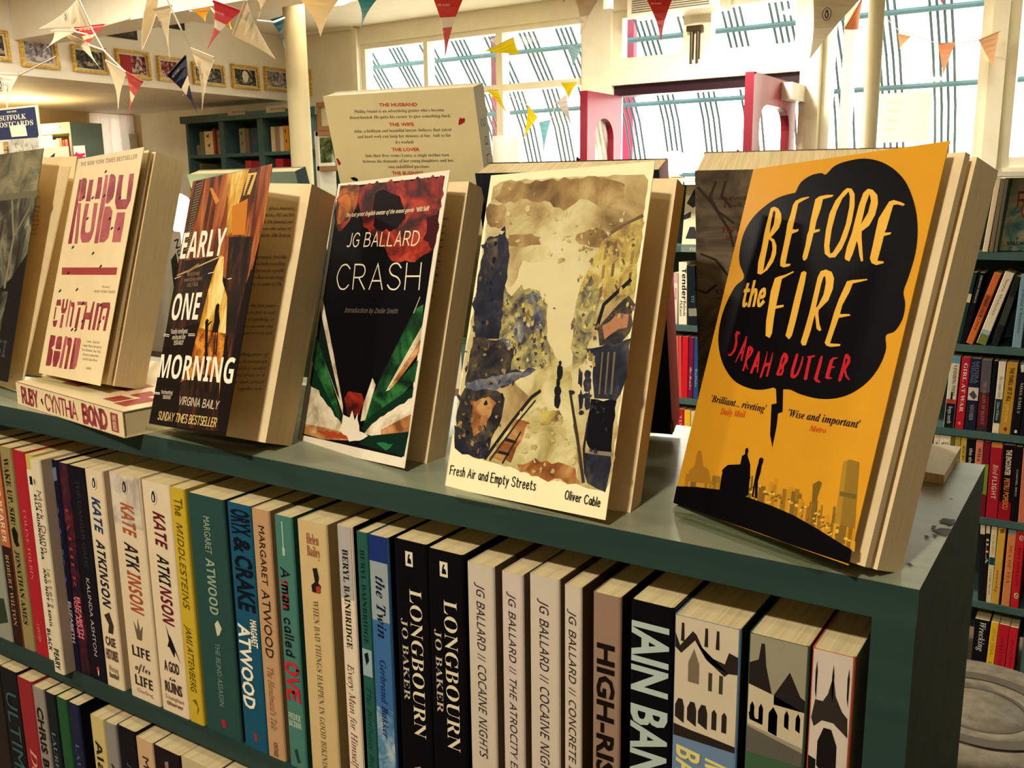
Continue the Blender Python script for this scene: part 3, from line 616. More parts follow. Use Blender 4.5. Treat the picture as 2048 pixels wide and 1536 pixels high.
ROW2 = [
 (-44, 1316, -3, 1332, (40, 34, 34), [], 'black brown paperback at the lower left corner', {}),
 (-2, 1332, 32, 1346, (22, 24, 30), [Tt('ULTIMA', 'r', (60, 96, 96), .12, .62, .2, .86)], 'black paperback with dull teal capitals on the lower shelf', {}),
 (32.5, 1352, 62.5, 1365.5, (150, 40, 48), [Tt('Darkling', 'sb', (226, 150, 130), .36, .86, .34, .8)], 'dark red paperback with pink italic title on the lower shelf', {}),
 (63, 1371, 85.5, 1381, (150, 140, 126), [Tt('CHRIS BECKETT', 'X', (26, 24, 24), .1, .74, .22, .78)], 'grey paperback with bold black capitals on the lower shelf', {}),
 (88, 1383, 109, 1391, (24, 30, 36), [Tt('LAUREN BEUKES', 'sr', (110, 130, 140), .2, .7, .3, .7)], 'black slim paperback left of the bright green one', {}),
 (111, 1392, 132, 1402, (34, 84, 46), [Tt('Ned Beauman', 'si', (170, 200, 150), .5, .86, .3, .74), ('p', [(.4, .44), (.6, .42), (.7, .47), (.5, .5)], (190, 206, 160), 2)], 'bright green slim paperback on the lower shelf', {}),
 (134.5, 1403, 156, 1412.5, (30, 34, 62), [Tt('LAUREN BEUKES', 'sr', (76, 96, 140), .2, .8, .34, .7)], 'navy paperback right of the bright green one, a gap after it', {'side': (18, 18, 24)}),
 (179, 1430, 205.5, 1440, (206, 184, 116), [Tt('Alan Bennett', 'B', (40, 36, 28), .12, .8, .24, .72)], 'cream yellow paperback with bold black lettering on the lower shelf', {}),
 (207.5, 1443, 229.5, 1451, (140, 136, 128), [Tt('Arnold Bennett', 'B', (40, 38, 36), .2, .74, .3, .64)], 'mid grey slim paperback right of the cream yellow one', {}),
 (233, 1450, 270, 1464.5, (20, 20, 26), [Tt('MICHEL', 'si', (96, 110, 130), .16, .6, .4, .7)], 'black paperback between the mid grey and the tan ones', {}),
 (270.5, 1472, 304, 1489, (206, 168, 126), [Tt('MARGARET', 'r', (40, 30, 28), .08, .5, .34, .72)], 'tan paperback standing proud on the lower shelf', {}),
 (305.5, 1491, 359, 1511, (30, 22, 26), [('p', [(.4, .06), (.55, .05), (.55, .09), (.42, .09)], (150, 120, 110), 2)], 'wide black paperback right of the tan one', {}),
 (361, 1516, 430, 1540, (196, 176, 134), [], 'pale wide paperback at the bottom, right of the wide black one', {}),
 (440, 1545, 500, 1565, (60, 50, 50), [], 'dark paperback cut off by the bottom edge, right of the pale wide one', {}),
 (505, 1568, 560, 1588, (190, 160, 110), [], 'beige paperback at the bottom edge under the bright blue spine', {}),
]
for r in ROW2:
    k = dict(r[7]); k['group'] = G2
    px_spine(r[0], r[1], r[2], r[3], SH3, r[4], r[5], r[6], **k)
# ---------------------------------------------------------------- books propped up on the case
class Art:
    """artwork printed on one flat face: places things by where they sit on that face in the photo"""
    def __init__(s, mat, crop, gloss=.35):
        s.g = MB(); s.o = mat.translation.copy(); s.n = mat.col[2].to_3d(); s.inv = mat.inverted(); s.c = crop; s.k = 1; s.gl = gloss
    def m(s, c): return c if not isinstance(c, tuple) else M(c, s.gl, .09)
    def loc(s, x, y):
        if len(s.c) == 2: return (x*s.c[0], y*s.c[1])
        px, py = s.c[0]+x/s.c[2], s.c[1]+y/s.c[2]
        p = s.inv @ on_plane(px, py, s.o, s.n); return (p.x, p.y)
    def z(s): return .000006*s.k+.0001
    def poly(s, pts, c, up=True, jag=0.0):
        if up: s.k += 1
        q = [s.loc(*p) for p in pts]
        if jag:
            o = []
            for i in range(len(q)):
                a, b = Vector(q[i]), Vector(q[(i+1) % len(q)]); n = max(1, int((b-a).length/.004)); d = Vector((-(b-a).y, (b-a).x)).normalized() if (b-a).length > 0 else Vector((0, 0))
                for j in range(n): o.append(a.lerp(b, j/n)+d*random.uniform(-jag, jag))
            q = [tuple(v) for v in o]
        s.tri([(a, b, s.z()) for a, b in q], s.m(c))
    def tri(s, vs, m):
        from mathutils.geometry import tessellate_polygon
        s.g.add(vs, [tuple(t) for t in tessellate_polygon([[Vector(v) for v in vs]])], m)
    def curve(s, pts, c, n=5):
        s.poly(smooth(list(pts)+[pts[0]], n)[:-1], c)
    def box(s, bl, br, tl):
        a, b, t = Vector(s.loc(*bl)), Vector(s.loc(*br)), Vector(s.loc(*tl)); return a, b-a, t-a
    def text(s, tx, st, c, bl, br, tl):
        o, u, v = s.box(bl, br, tl); s.k += 1; z = s.z()
        s.g.text(tx, st, s.m(c), lambda a, b: (o.x+u.x*a+v.x*b, o.y+u.y*a+v.y*b, z))
    def lines(s, rows, st, c, bl, br, tl, step, align=0, n=1.0):
        """lines of small print: bl/br/tl frame the first line, step moves down per line"""
        L = max(len(r) for r in rows)
        for i, r in enumerate(rows):
            if not r: continue
            f = len(r)/L*n; e = (0, (1-f)/2, 1-f)[align]
            d = (step[0]*i, step[1]*i); bx = br[0]-bl[0]; by = br[1]-bl[1]
            B = (bl[0]+bx*e+d[0], bl[1]+by*e+d[1]); E_ = (bl[0]+bx*(e+f)+d[0], bl[1]+by*(e+f)+d[1])
            s.text(r, st, c, B, E_, (B[0]+tl[0]-bl[0], B[1]+tl[1]-bl[1])); s.k -= 1
        s.k += 1
    def hand(s, tx, wd, c, bl, br, tl, rnd=.15, sm=True):
        o, u, v = s.box(bl, br, tl); s.k += 1; z = s.z()
        for cv, pts in stroke_layout(tx):
            s.k += .15; z = s.z()
            q = smooth(pts) if cv and sm else pts
            q2 = []
            for i in range(len(q)-1):
                n = 3 if rnd and not cv else 1
                for j in range(n): q2.append((q[i][0]+(q[i+1][0]-q[i][0])*j/n, q[i][1]+(q[i+1][1]-q[i][1])*j/n))
            q2.append(q[-1])
            s.g.ribbon([(o.x+u.x*a+v.x*b, o.y+u.y*a+v.y*b) for a, b in q2], wd, s.m(c), lambda x, y: (x, y, z), rnd=rnd)
    def line(s, pts, wd, c, rnd=.2):
        s.k += .3; z = s.z(); s.g.ribbon([s.loc(*p) for p in pts], wd, s.m(c), lambda x, y: (x, y, z), rnd=rnd)
    def blob(s, x, y, rx, ry, c, n=12, jag=.25, rot=0):
        s.k += .1; q = []
        for i in range(n):
            a = 2*math.pi*i/n; k = 1+random.uniform(-jag, jag); dx, dy = rx*math.cos(a)*k, ry*math.sin(a)*k
            q.append((x+dx*math.cos(rot)-dy*math.sin(rot), y+dx*math.sin(rot)+dy*math.cos(rot)))
        s.poly(q, c, up=False)

def stand(root_mat, w, t, label, name='book_stand'):
    """clear acrylic easel: sloping back, ledge with a lip, rear foot"""
    o = empty(name, root_mat); th = .002
    g = MB(); g.box((w*.18, -.002, -t-.0036), (w*.82, .11, -t-.0016), ACRYL); g.build('back_plate', o)
    g = MB(); g.prism([(w*.10, -.0045, -t-.0036), (w*.90, -.0045, -t-.0036), (w*.84, -.0045, .020), (w*.16, -.0045, .020)], [(w*.10, -.0022, -t-.0036), (w*.90, -.0022, -t-.0036), (w*.84, -.0022, .020), (w*.16, -.0022, .020)], ACRYL)
    g.build('ledge', o)
    return o
def ground_foot(o, w, t, inv, z0=ZT):
    """rear leg of the easel from the back plate down to the surface it stands on"""
    M_ = o.matrix_world; g = MB()
    top = [M_ @ Vector((w*x, .075, -t-.0036)) for x in (.40, .60)]
    nrm = M_.col[2].to_3d()*-1; nrm.z = 0; nrm.normalize()
    pts = []
    for p in top: pts.append(Vector((p.x, p.y, z0))+nrm*.005)
    L = [inv @ p for p in (top[0], top[1], pts[1], pts[0])]; d = inv.to_3x3() @ nrm*.002
    g.prism(L, [p+d for p in L], ACRYL); g.build('foot', o)

BOOKS = {}
def display_book(key, label, TLc, TRc, BLc, TRb, t, spine, name='display_book', wb=None, pages=None, cover_w=None, raise_=0.0):
    BL, TL, TR, TB = (V(*BLc), V(*TLc), V(*TRc), V(*TRb))
    h = (TL-BL).length; w = (TR-TL).length
    mb = frame_from(BL, TB-TL, TL-BL); mc = frame_from(BL, TR-TL, TL-BL)
    root = empty(name, mb); tag(root, label, 'book', 'open display books propped on the bookcase top')
    wb = wb or (TB-TL).length
    g = MB(); g.box((.0006, .0006, -t+.0006), (wb-.0012, h-.0006, -.0003), LEAF)
    g.mats = [LEAF, PAGE, PAGE_F]
    for i, f in enumerate(('d', 'u', 'f', 'r', 'b', 'l')): g.k[i] = {'d': 1, 'f': 1, 'b': 1, 'r': 2, 'l': 2, 'u': 0}[f]
    return dict(root=root, mb=mb, mc=mc, w=w, wb=wb, h=h, t=t, g=g, spine=spine)
def finish_book(B, art, back=(230, 214, 180), page_art=None, leaf=None, inside=None):
    r, h, t, w, wb = B['root'], B['h'], B['t'], B['w'], B['wb']
    pg = B['g']
    if page_art is not None:
        off = len(pg.v); pg.v += page_art.g.v
        for f, k in zip(page_art.g.f, page_art.g.k): pg.f.append(tuple(off+i for i in f)); pg.k.append(pg.mi(page_art.g.mats[k]))
    pg.build('page_block', r)
    g = MB(); g.box((0, 0, -t), (wb-.0025, h, -t+.0005), M(back)); g.build('back_cover', r)
    g = MB(); g.box((-.0005, 0, -t), (.0003, h, 0), M(B['spine'])); g.build('spine', r)
    if leaf:
        ex = r.matrix_world.to_3x3().inverted() @ B['mc'].to_3x3().col[0]
        for i, (f, th) in enumerate(leaf):
            g = MB(); d = Vector((1, 0, 0)).lerp(ex, f).normalized(); n = Vector((-d.z, 0, d.x)); z0 = -.0005
            P = lambda a, y, o: (d.x*a*wb+n.x*o, y, d.z*a*wb+n.z*o+z0)
            if n.z > 0: n = -n
            g.prism([P(0, .001, 0), P(.985, .001, 0), P(.985, h-.001, 0), P(0, h-.001, 0)], [P(0, .001, th), P(.985, .001, th), P(.985, h-.001, th), P(0, h-.001, th)], LEAF, PAGE_F)
            g.build('loose_pages', r)
    c = art.g
    z = len(c.v); base = MB(); base.box((0, 0, -.0004), (w, h, .0001), M(art.base, art.gl, .12), skip='d'); base.poly([(0, 0, -.0004), (0, h, -.0004), (w, h, -.0004), (w, 0, -.0004)], M(inside or (232, 214, 176)))
    off = len(base.v); base.v += c.v
    for f, k in zip(c.f, c.k): base.f.append(tuple(off+i for i in f)); base.k.append(base.mi(c.mats[k]))
    o = base.build('front_cover', r)
    o.matrix_parent_inverse = Matrix.Identity(4); o.matrix_local = B['mb'].inverted() @ B['mc']
    return o
C4 = (0, 280, 2.478); C5 = (560, 320, 2.0757); C6 = (1248, 280, 1.765); C1 = (0, 0, 2.926); PX = (0, 0, 1)

CB = (1430, 360, 4.2675); CR_ = (1420, 640, 6.4); CQ = (120, 300, 7.68); CS = (70, 560, 7.68)
def trace(A, crop, c, polys, jag=0):
    """letters drawn as outlines, points written 'x,y x,y ...'"""
    old = A.c; A.c = crop; A.k += 1
    for p in polys.strip().split('\n'):
        cc = c
        if p[0] in '*+': cc = (14, 12, 16) if p[0] == '*' else RB2; A.k += (1 if p[0] == '*' else 0)
        A.poly([tuple(map(float, q.split(','))) for q in p.lstrip('*+').split()], cc, up=False, jag=jag)
    A.c = old; A.k += 1
BRUSHED = '''365,800 372,700 400,590 425,450 455,330 480,240 510,228 545,245 568,290 570,350 550,410 505,465 480,490 510,510 528,560 525,630 500,700 450,770 395,808
560,735 562,680 580,600 605,480 620,380 650,290 668,215 690,180 740,155 800,143 810,150 760,175 715,200 695,290 665,420 690,425 718,418 712,440 660,460 630,590 605,715 650,718 640,735 590,748
750,655 775,560 790,470 805,430 820,340 845,230 860,165 895,140 960,128 1015,128 1005,145 925,165 905,250 870,350 855,425 900,420 895,440 845,455 820,560 790,670 768,692 753,680
1100,95 1130,70 1170,75 1195,120 1195,220 1170,360 1130,490 1085,590 1030,660 980,665 940,630 935,560 950,430 980,290 1030,180
1110,660 1130,570 1170,460 1200,340 1230,220 1270,110 1310,75 1350,85 1390,130 1395,200 1370,300 1320,390 1255,440 1255,500 1268,690 1250,698 1235,640 1225,560 1215,520 1180,630 1150,697 1115,680
1325,670 1350,560 1375,440 1400,330 1450,250 1490,185 1530,172 1590,190 1625,208 1610,222 1560,210 1525,215 1500,300 1465,420 1450,450 1510,448 1500,465 1445,480 1420,580 1390,690 1440,695 1445,710 1380,728 1340,710
435,1330 440,1200 460,1080 480,950 515,840 545,825 600,810 670,780 678,788 620,820 575,845 550,960 525,1075 590,1065 588,1085 520,1100 505,1190 490,1310 470,1350
605,1330 640,1190 680,1020 710,900 740,790 765,778 785,790 770,880 740,1010 700,1180 660,1330 635,1362
735,1385 770,1270 810,1130 850,960 880,830 905,780 950,765 1000,785 1020,840 1010,930 970,1030 890,1110 885,1140 895,1230 912,1280 895,1292 870,1270 862,1190 855,1150 820,1290 780,1410 750,1415
940,1390 980,1270 1020,1130 1060,1020 1110,910 1130,865 1180,855 1300,845 1308,855 1180,885 1150,960 1090,1070 1070,1145 1150,1145 1162,1158 1060,1178 1020,1290 985,1395 1075,1402 1070,1418 990,1426 955,1415
*512,262 520,280 505,380 468,460 480,370 500,270
*465,505 490,530 495,590 480,660 440,740 415,780 430,680 450,580
*1145,100 1155,140 1150,230 1120,380 1070,520 1010,620 985,630 980,560 1000,420 1040,270 1090,160
*1325,120 1335,180 1310,280 1250,380 1245,400 1265,320 1290,210 1315,140
*945,820 950,880 930,980 880,1080 865,1090 885,1000 910,890 930,830'''
AUTHOR = '''232,420 245,440 275,430 310,370 330,270 325,180 350,140 385,155 398,188 370,180 355,230 358,310 330,400 280,460 245,465
325,550 345,500 400,370 450,260 470,205 482,215 470,300 440,420 415,530 400,520 415,430 390,440 340,540
415,655 440,580 470,450 490,350 520,330 555,355 562,400 530,460 480,520 478,560 495,635 480,630 465,580 440,650
515,680 545,600 590,480 625,400 645,405 640,500 620,680 605,670 610,600 575,610 545,690
640,740 670,640 720,480 740,400 745,410 730,500 720,550 770,545 790,470 810,415 815,430 790,560 745,730 720,725 755,590 710,600 665,740
850,700 880,620 920,470 950,420 985,425 1010,470 1000,530 955,590 950,660 930,710 880,718
1035,720 1045,640 1080,520 1110,430 1138,435 1120,520 1080,660 1075,710 1110,690 1150,600 1190,470 1205,465 1190,560 1140,700 1090,748 1050,745
1245,470 1350,450 1350,470 1305,485 1280,600 1250,760 1225,775 1205,760 1230,640 1265,490
1335,755 1370,640 1410,500 1430,460 1452,465 1430,580 1390,720 1385,760 1420,795 1410,808 1360,790
1480,740 1510,620 1540,520 1580,480 1645,480 1640,492 1590,510 1565,590 1610,600 1600,612 1560,620 1530,730 1570,742 1560,755 1500,758
1645,770 1680,650 1715,520 1735,440 1770,435 1805,480 1800,550 1760,610 1745,640 1765,720 1800,765 1780,770 1740,730 1720,660 1690,770 1665,795
*945,480 965,490 940,560 925,570
*910,630 930,630 915,680 895,685
*425,400 445,330 440,390
*515,390 530,400 500,470
*600,570 620,510 615,570
*1745,490 1770,510 1735,590'''
RUBY_TOP = '''300,455 340,452 320,560 180,1440 122,1445 230,850
345,435 400,432 418,470 405,560 385,740 330,785 290,790 310,640
455,460 518,455 490,640 465,790 395,790 430,600
590,420 655,418 640,600 610,750 530,755 565,600
770,385 800,365 840,385 860,430 840,640 815,740 750,820 700,820 730,620
910,385 980,380 960,500 935,760 1020,755 1045,560 1070,370 1140,360 1120,560 1085,780 1020,910 870,912 845,800 870,620
+280,815 330,815 290,1240 270,1440 222,1440 250,1180
+390,825 452,822 400,1100 385,1240 400,1270 440,1270 470,1240 500,1000 525,815 585,815 560,1000 520,1250 480,1370 440,1420 340,1425 315,1350 320,1250 345,1080
+700,385 745,380 720,600 700,780 640,1100 585,1435 525,1435 570,1150 640,740
+690,870 770,865 810,940 790,1080 760,1280 745,1350 680,1420 600,1420 640,1150
+880,962 1005,955 975,1180 930,1415 800,1418 840,1150'''
RUBY_LOW = '''340,305 402,300 400,395 325,395
315,415 335,415 305,605 285,605
275,625 350,620 320,720 280,715
432,295 460,290 440,440 465,430 490,300 515,290 490,450 460,515 410,510 405,450
415,535 448,530 415,735 375,735
+540,310 565,315 490,720 470,715
560,340 610,345 612,400 555,725 528,715 580,420 555,400
+655,330 805,335 800,390 650,385
670,420 708,420 650,745 605,740
780,395 810,390 790,500 850,500 895,335 922,330 845,770 815,765 840,610 775,605 745,760 700,760 745,560
955,355 1000,355 920,770 875,770
1040,345 1155,345 1158,420 1085,785 1045,780 1115,430 1050,440 980,775 945,770 1015,440 1015,380
1045,555 1075,555 1065,610 1035,610
245,840 320,860 300,1000 255,1040 280,1090 250,1290 230,1320 165,1315 200,1100 220,960
345,880 375,862 420,870 415,960 400,1070 315,1060 325,960
300,1085 395,1095 380,1200 330,1335 275,1330 275,1220
+465,865 505,865 410,1355 365,1350
505,885 560,885 575,930 490,1370 445,1365 510,1010 490,1000
610,890 650,888 575,1370 525,1370
+655,890 700,895 710,940 640,1320 605,1375 575,1370'''

# ---- yellow cover with the black cloud
B = display_book('fire', 'yellow book with a black thought cloud, rightmost on the bookcase top', (-.1853, .5443, .0103), (-.0722, .4786, .0196), (-.2047, .4843, -.1774), (-.0619, .4936, .0132), .021, (214, 150, 40))
A = Art(B['mc'], C6, .28); A.base = (212, 148, 35)
YEL, YB = (226, 158, 36), (214, 164, 70)
random.seed(3)
def hill(x):
    P = ((187, 1222), (260, 1225), (340, 1235), (440, 1262), (520, 1290), (600, 1325), (680, 1370), (760, 1420), (807, 1447))
    for i in range(len(P)-1):
        if P[i][0] <= x <= P[i+1][0]:
            return P[i][1]+(P[i+1][1]-P[i][1])*(x-P[i][0])/(P[i+1][0]-P[i][0])
    return P[0][1] if x < 187 else P[-1][1]
OC = [(196, 138, 34), (176, 124, 36), (150, 108, 36), (206, 150, 46), (130, 96, 36)]
for i in range(90):
    x = random.uniform(205, 830); b_ = hill(min(x, 800))
    top = b_-random.uniform(20, 95)*(0.55 if x < 420 else 1)
    if x > 700: top = b_-random.uniform(20, 120)
    ww = random.uniform(6, 26)
    sl = .22
    lim = 846-(b_-1330)*.28
    x = min(x, lim-ww)
    A.poly([(x-sl*0, b_+8), (x+ww, b_+10), (x+ww+(b_-top)*sl*.6, top+2), (x+(b_-top)*sl*.6, top)], OC[i % 5], up=(i % 6 == 0))
for i in range(70):
    x = random.uniform(420, 800); b_ = hill(x); y = b_-random.uniform(2, 50); A.poly([(x, y), (x+random.uniform(4, 14), y+2), (x+12, y-random.uniform(3, 9)), (x+2, y-5)], ((226, 180, 80), (120, 88, 32))[i % 2], up=(i % 9 == 0))
A.poly([(250, 1150), (256, 1115), (265, 1095), (274, 1098), (280, 1150), (300, 1165), (310, 1215), (225, 1205), (232, 1165)], (170, 118, 36))
A.poly([(775, 1135), (800, 1128), (832, 1138), (815, 1372), (744, 1352)], (140, 108, 38)); A.poly([(775, 1135), (790, 1131), (765, 1358), (744, 1352)], (168, 126, 40)); A.poly([(765, 1240), (822, 1252), (820, 1268), (762, 1256)], (110, 90, 40))
A.poly([(668, 1215), (690, 1203), (700, 1210), (680, 1275), (664, 1282)], (120, 92, 34))
A.poly([(187, 1222), (260, 1225), (340, 1235), (440, 1262), (520, 1290), (600, 1325), (680, 1370), (760, 1420), (806, 1447), (796, 1497), (690, 1462), (580, 1425), (480, 1388), (330, 1336), (175, 1281)], (12, 10, 14))
A.poly([(338, 1238), (345, 1190), (352, 1160), (368, 1147), (412, 1145), (418, 1115), (428, 1110), (430, 1090), (438, 1086), (441, 1098), (437, 1112), (447, 1146), (446, 1190), (440, 1252), (425, 1262), (395, 1255)], (12, 10, 14))
A.blob(352, 1168, 5, 5, (12, 10, 14), jag=0); A.blob(443, 1192, 5, 5, (12, 10, 14), jag=0)
A.poly([(452, 1258), (462, 1200), (470, 1160), (476, 1140), (478, 1126), (486, 1120), (494, 1126), (492, 1138), (487, 1150), (484, 1172), (474, 1205), (472, 1268), (464, 1262), (465, 1215), (457, 1262)], (12, 10, 14))
CL = [(530, 874), (480, 882), (430, 872), (385, 845), (350, 790), (335, 725), (338, 660), (357, 590), (392, 520), (425, 486), (410, 440), (409, 395), (424, 330), (456, 275), (500, 233), (548, 203), (598, 188), (606, 186), (626, 150), (660, 126), (697, 117), (714, 122), (745, 92), (790, 75), (850, 66), (910, 78), (962, 110), (1002, 160), (1030, 240), (1038, 320), (1030, 400), (1007, 480), (988, 535), (994, 578), (985, 630), (957, 675), (926, 690), (926, 740), (902, 800), (860, 855), (800, 896), (740, 913), (680, 912), (620, 896), (590, 882), (563, 880), (561, 960), (545, 965), (540, 1010), (525, 1085), (517, 1040), (522, 934), (540, 930), (538, 880)]
ci = CL.index((563, 880)); A.poly(smooth(CL[:ci+1], 4)+CL[ci+1:], (14, 12, 16))
LT = (226, 172, 66)
trace(A, CB, LT, BRUSHED); old = A.c; A.c = CB
A.hand('the', .0022, LT, (228, 1078), (410, 1068), (272, 880), rnd=.1); A.c = old
trace(A, CR_, (190, 36, 42), AUTHOR)
A.text("'Brilliant... riveting'", 'sb', (30, 26, 40), (308, 924), (500, 962), (313, 900)); A.text('Daily Mail', 'sb', (206, 80, 24), (340, 968), (428, 980), (344, 946))
A.text("'Wise and important'", 'sb', (30, 26, 40), (580, 976), (832, 1018), (585, 950)); A.text('Metro', 'sb', (206, 80, 24), (655, 1026), (713, 1036), (659, 1006))
finish_book(B, A, back=(226, 158, 36), leaf=[(.45, .004)])
FIRE = B
# ---- watercolour street
B = display_book('fresh', 'large cream book with a watercolour city street, second from the right on top', (-.3417, .5051, .0095), (-.2221, .4891, .0148), (-.3410, .4475, -.1799), (-.2199, .5164, .0061), .0165, (220, 200, 150))
A = Art(B['mc'], C5, .5); A.base = (250, 236, 188)
WSKY = NM('wash_sky', [(.3, (120, 92, 52)), (.42, (176, 150, 96)), (.55, (206, 190, 136)), (.7, (220, 206, 158))], 22, 7, (1, 1, 1), rough=.55, dist=.4)
WSKY2 = NM('wash_sky_brown', [(.34, (104, 76, 40)), (.5, (150, 118, 68)), (.68, (196, 172, 112))], 34, 7, rough=.55, dist=.4)
WDARK = NM('wash_dark', [(.36, (20, 20, 30)), (.5, (50, 44, 40)), (.62, (86, 74, 56)), (.72, (150, 130, 88))], 75, 8, rough=.55, dist=.7)
WNAVY = NM('wash_navy', [(.38, (18, 20, 34)), (.55, (38, 38, 52)), (.72, (80, 76, 72))], 80, 8, rough=.55)
WMID = NM('wash_olive', [(.34, (62, 58, 56)), (.45, (120, 112, 80)), (.55, (170, 156, 92)), (.66, (196, 180, 124))], 85, 8, rough=.55, dist=.8)
WYEL = NM('wash_ochre', [(.34, (110, 84, 52)), (.46, (168, 140, 76)), (.56, (196, 176, 84)), (.7, (214, 196, 140))], 70, 8, rough=.55, dist=.7)
WBLUE = NM('wash_blue', [(.36, (54, 56, 78)), (.52, (104, 104, 112)), (.68, (170, 162, 140))], 80, 7, rough=.55)
WROAD = NM('wash_road', [(.32, (150, 130, 72)), (.46, (190, 174, 112)), (.6, (218, 204, 150))], 40, 7, rough=.55)
WBRN = NM('wash_orange', [(.34, (104, 56, 26)), (.5, (156, 92, 44)), (.66, (196, 150, 88))], 60, 7, rough=.55)
FR = lambda px, py: ((px-560)*2.0757, (py-320)*2.0757)     # frame pixels into this crop
A.poly([(884, 108), (915, 90), (1000, 82), (1180, 74), (1360, 66), (1470, 58), (1510, 62), (1528, 85), (1515, 200), (1480, 480), (1420, 960), (1376, 1330), (1350, 1372), (1310, 1368), (1150, 1330), (1000, 1290), (870, 1250), (760, 1215), (728, 1195), (722, 1130), (752, 920), (800, 640), (852, 320), (876, 180)], WSKY, jag=.0008)
A.poly([(930, 100), (1180, 76), (1360, 70), (1440, 100), (1430, 160), (1330, 190), (1250, 165), (1180, 210), (1100, 170), (1000, 165), (930, 190), (890, 160)], WSKY2, jag=.0015)
A.blob(1010, 330, 90, 26, WSKY2, 16, .3); A.blob(900, 235, 40, 60, WSKY2, 14, .3); A.blob(1300, 330, 60, 40, WSKY2, 14, .3)
A.poly([(940, 560), (1010, 430), (1200, 400), (1240, 480), (1228, 640), (1210, 860), (1130, 860), (1100, 700)], (216, 200, 150), jag=.002)
A.poly([(800, 760), (1110, 760), (1180, 860), (1210, 880), (1225, 1000), (1240, 1330), (1150, 1335), (1000, 1290), (860, 1245), (1040, 1000), (960, 900), (790, 940)], WROAD, jag=.001)
A.poly([(860, 322), (872, 312), (915, 312), (920, 284), (932, 278), (942, 286), (948, 400), (940, 520), (930, 640), (912, 745), (818, 745), (802, 600), (836, 420)], WNAVY, jag=.0012)
A.poly([(868, 330), (905, 322), (900, 420), (845, 520)], WDARK, jag=.0012)
A.poly([(930, 530), (960, 562), (985, 540), (1000, 522), (1012, 538), (1080, 542), (1092, 580), (1112, 600), (1104, 740), (1128, 770), (1128, 850), (1050, 870), (960, 880), (916, 745)], WMID, jag=.0014)
A.blob(1050, 572, 32, 26, WBLUE); A.blob(950, 800, 34, 22, WNAVY); A.blob(1000, 700, 26, 60, WBLUE); A.blob(1068, 660, 22, 50, WBLUE); A.blob(930, 760, 30, 20, WBLUE)
for i in range(26): A.poly([(940+(i*37) % 150, 580+(i*53) % 230), (952+(i*37) % 150, 578+(i*53) % 230), (950+(i*37) % 150, 600+(i*53) % 230), (941+(i*37) % 150, 602+(i*53) % 230)], ((60, 56, 60), (196, 180, 96), (110, 84, 56))[i % 3], up=(i % 8 == 0))
A.poly([(802, 742), (920, 742), (972, 800), (958, 880), (1060, 866), (1060, 880), (880, 960), (770, 935), (770, 900)], WDARK, jag=.0014)
A.poly([(770, 925), (880, 900), (1062, 866), (1040, 890), (900, 950), (772, 1000)], WBLUE, jag=.001)
A.poly([(768, 950), (900, 958), (935, 990), (920, 1070), (870, 1190), (850, 1242), (760, 1215), (730, 1195), (724, 1130), (748, 985)], WDARK, jag=.0012)
A.poly([(790, 1000), (870, 985), (900, 1010), (840, 1130), (800, 1150)], WBRN, jag=.0015)
A.poly([(724, 1100), (760, 1120), (790, 1215), (760, 1215), (730, 1195)], WNAVY, jag=.001); A.poly([(790, 1180), (870, 1150), (860, 1242), (800, 1228)], WNAVY, jag=.001)
A.poly([(870, 1240), (985, 1080), (1035, 1088), (960, 1250)], WBRN, jag=.001)
A.line([(852, 1238), (960, 1090), (1045, 985), (1080, 960)], .0022, (40, 34, 32)); A.line([(872, 1246), (990, 1085), (1060, 1000)], .0012, (60, 48, 40)); A.line([(925, 1258), (1000, 1130)], .0012, (50, 40, 34)); A.line([(938, 1160), (978, 1172)], .0018, (40, 34, 32)); A.line([(900, 1210), (950, 1222)], .0018, (40, 34, 32))
A.poly([(985, 1260), (1060, 1240), (1130, 1262), (1230, 1280), (1250, 1340), (1140, 1330), (1000, 1295)], WBRN, jag=.0018); A.blob(1120, 1070, 50, 30, WYEL, 14, .3)
A.poly([(1290, 430), (1345, 320), (1440, 262), (1500, 230), (1510, 260), (1480, 480), (1460, 620), (1380, 560), (1330, 600), (1290, 660), (1230, 700), (1240, 560)], WYEL, jag=.0012)
A.poly([(1240, 560), (1290, 480), (1330, 560), (1300, 700), (1260, 850), (1215, 870), (1212, 720)], WMID, jag=.0012)
A.line([(1345, 322), (1440, 264), (1505, 232)], .002, (110, 84, 60))
for i, (x, y) in enumerate(((1350, 360), (1390, 340), (1430, 320), (1340, 440), (1380, 430), (1420, 410), (1460, 380), (1330, 520), (1370, 510), (1410, 490), (1450, 470), (1480, 330))): A.poly([(x, y), (x+12, y-6), (x+6, y+52), (x-7, y+56)], ((150, 120, 70), (120, 90, 60), (170, 150, 80))[i % 3], up=False)
A.poly([(1318, 700), (1400, 600), (1455, 560), (1470, 600), (1455, 720), (1420, 760), (1330, 770)], WDARK, jag=.001); A.poly([(1340, 690), (1400, 640), (1450, 640), (1440, 690), (1350, 745)], (176, 118, 84), jag=.001)
A.line([(1315, 700), (1345, 600), (1455, 500)], .0022, (30, 28, 34))
A.poly([(1270, 785), (1330, 775), (1455, 740), (1440, 900), (1395, 1000), (1300, 990), (1300, 850)], WNAVY, jag=.001)
for x in (1340, 1365, 1390): A.line([(x, 800), (x-14, 970)], .0012, (110, 96, 72))
A.poly([(1292, 990), (1395, 1000), (1378, 1220), (1290, 1215), (1268, 1140)], (18, 16, 22), jag=.001); A.poly([(1268, 1215), (1378, 1225), (1352, 1372), (1312, 1368), (1280, 1340), (1262, 1270)], WNAVY, jag=.001); A.line([(1285, 1212), (1378, 1222)], .002, (130, 120, 100))
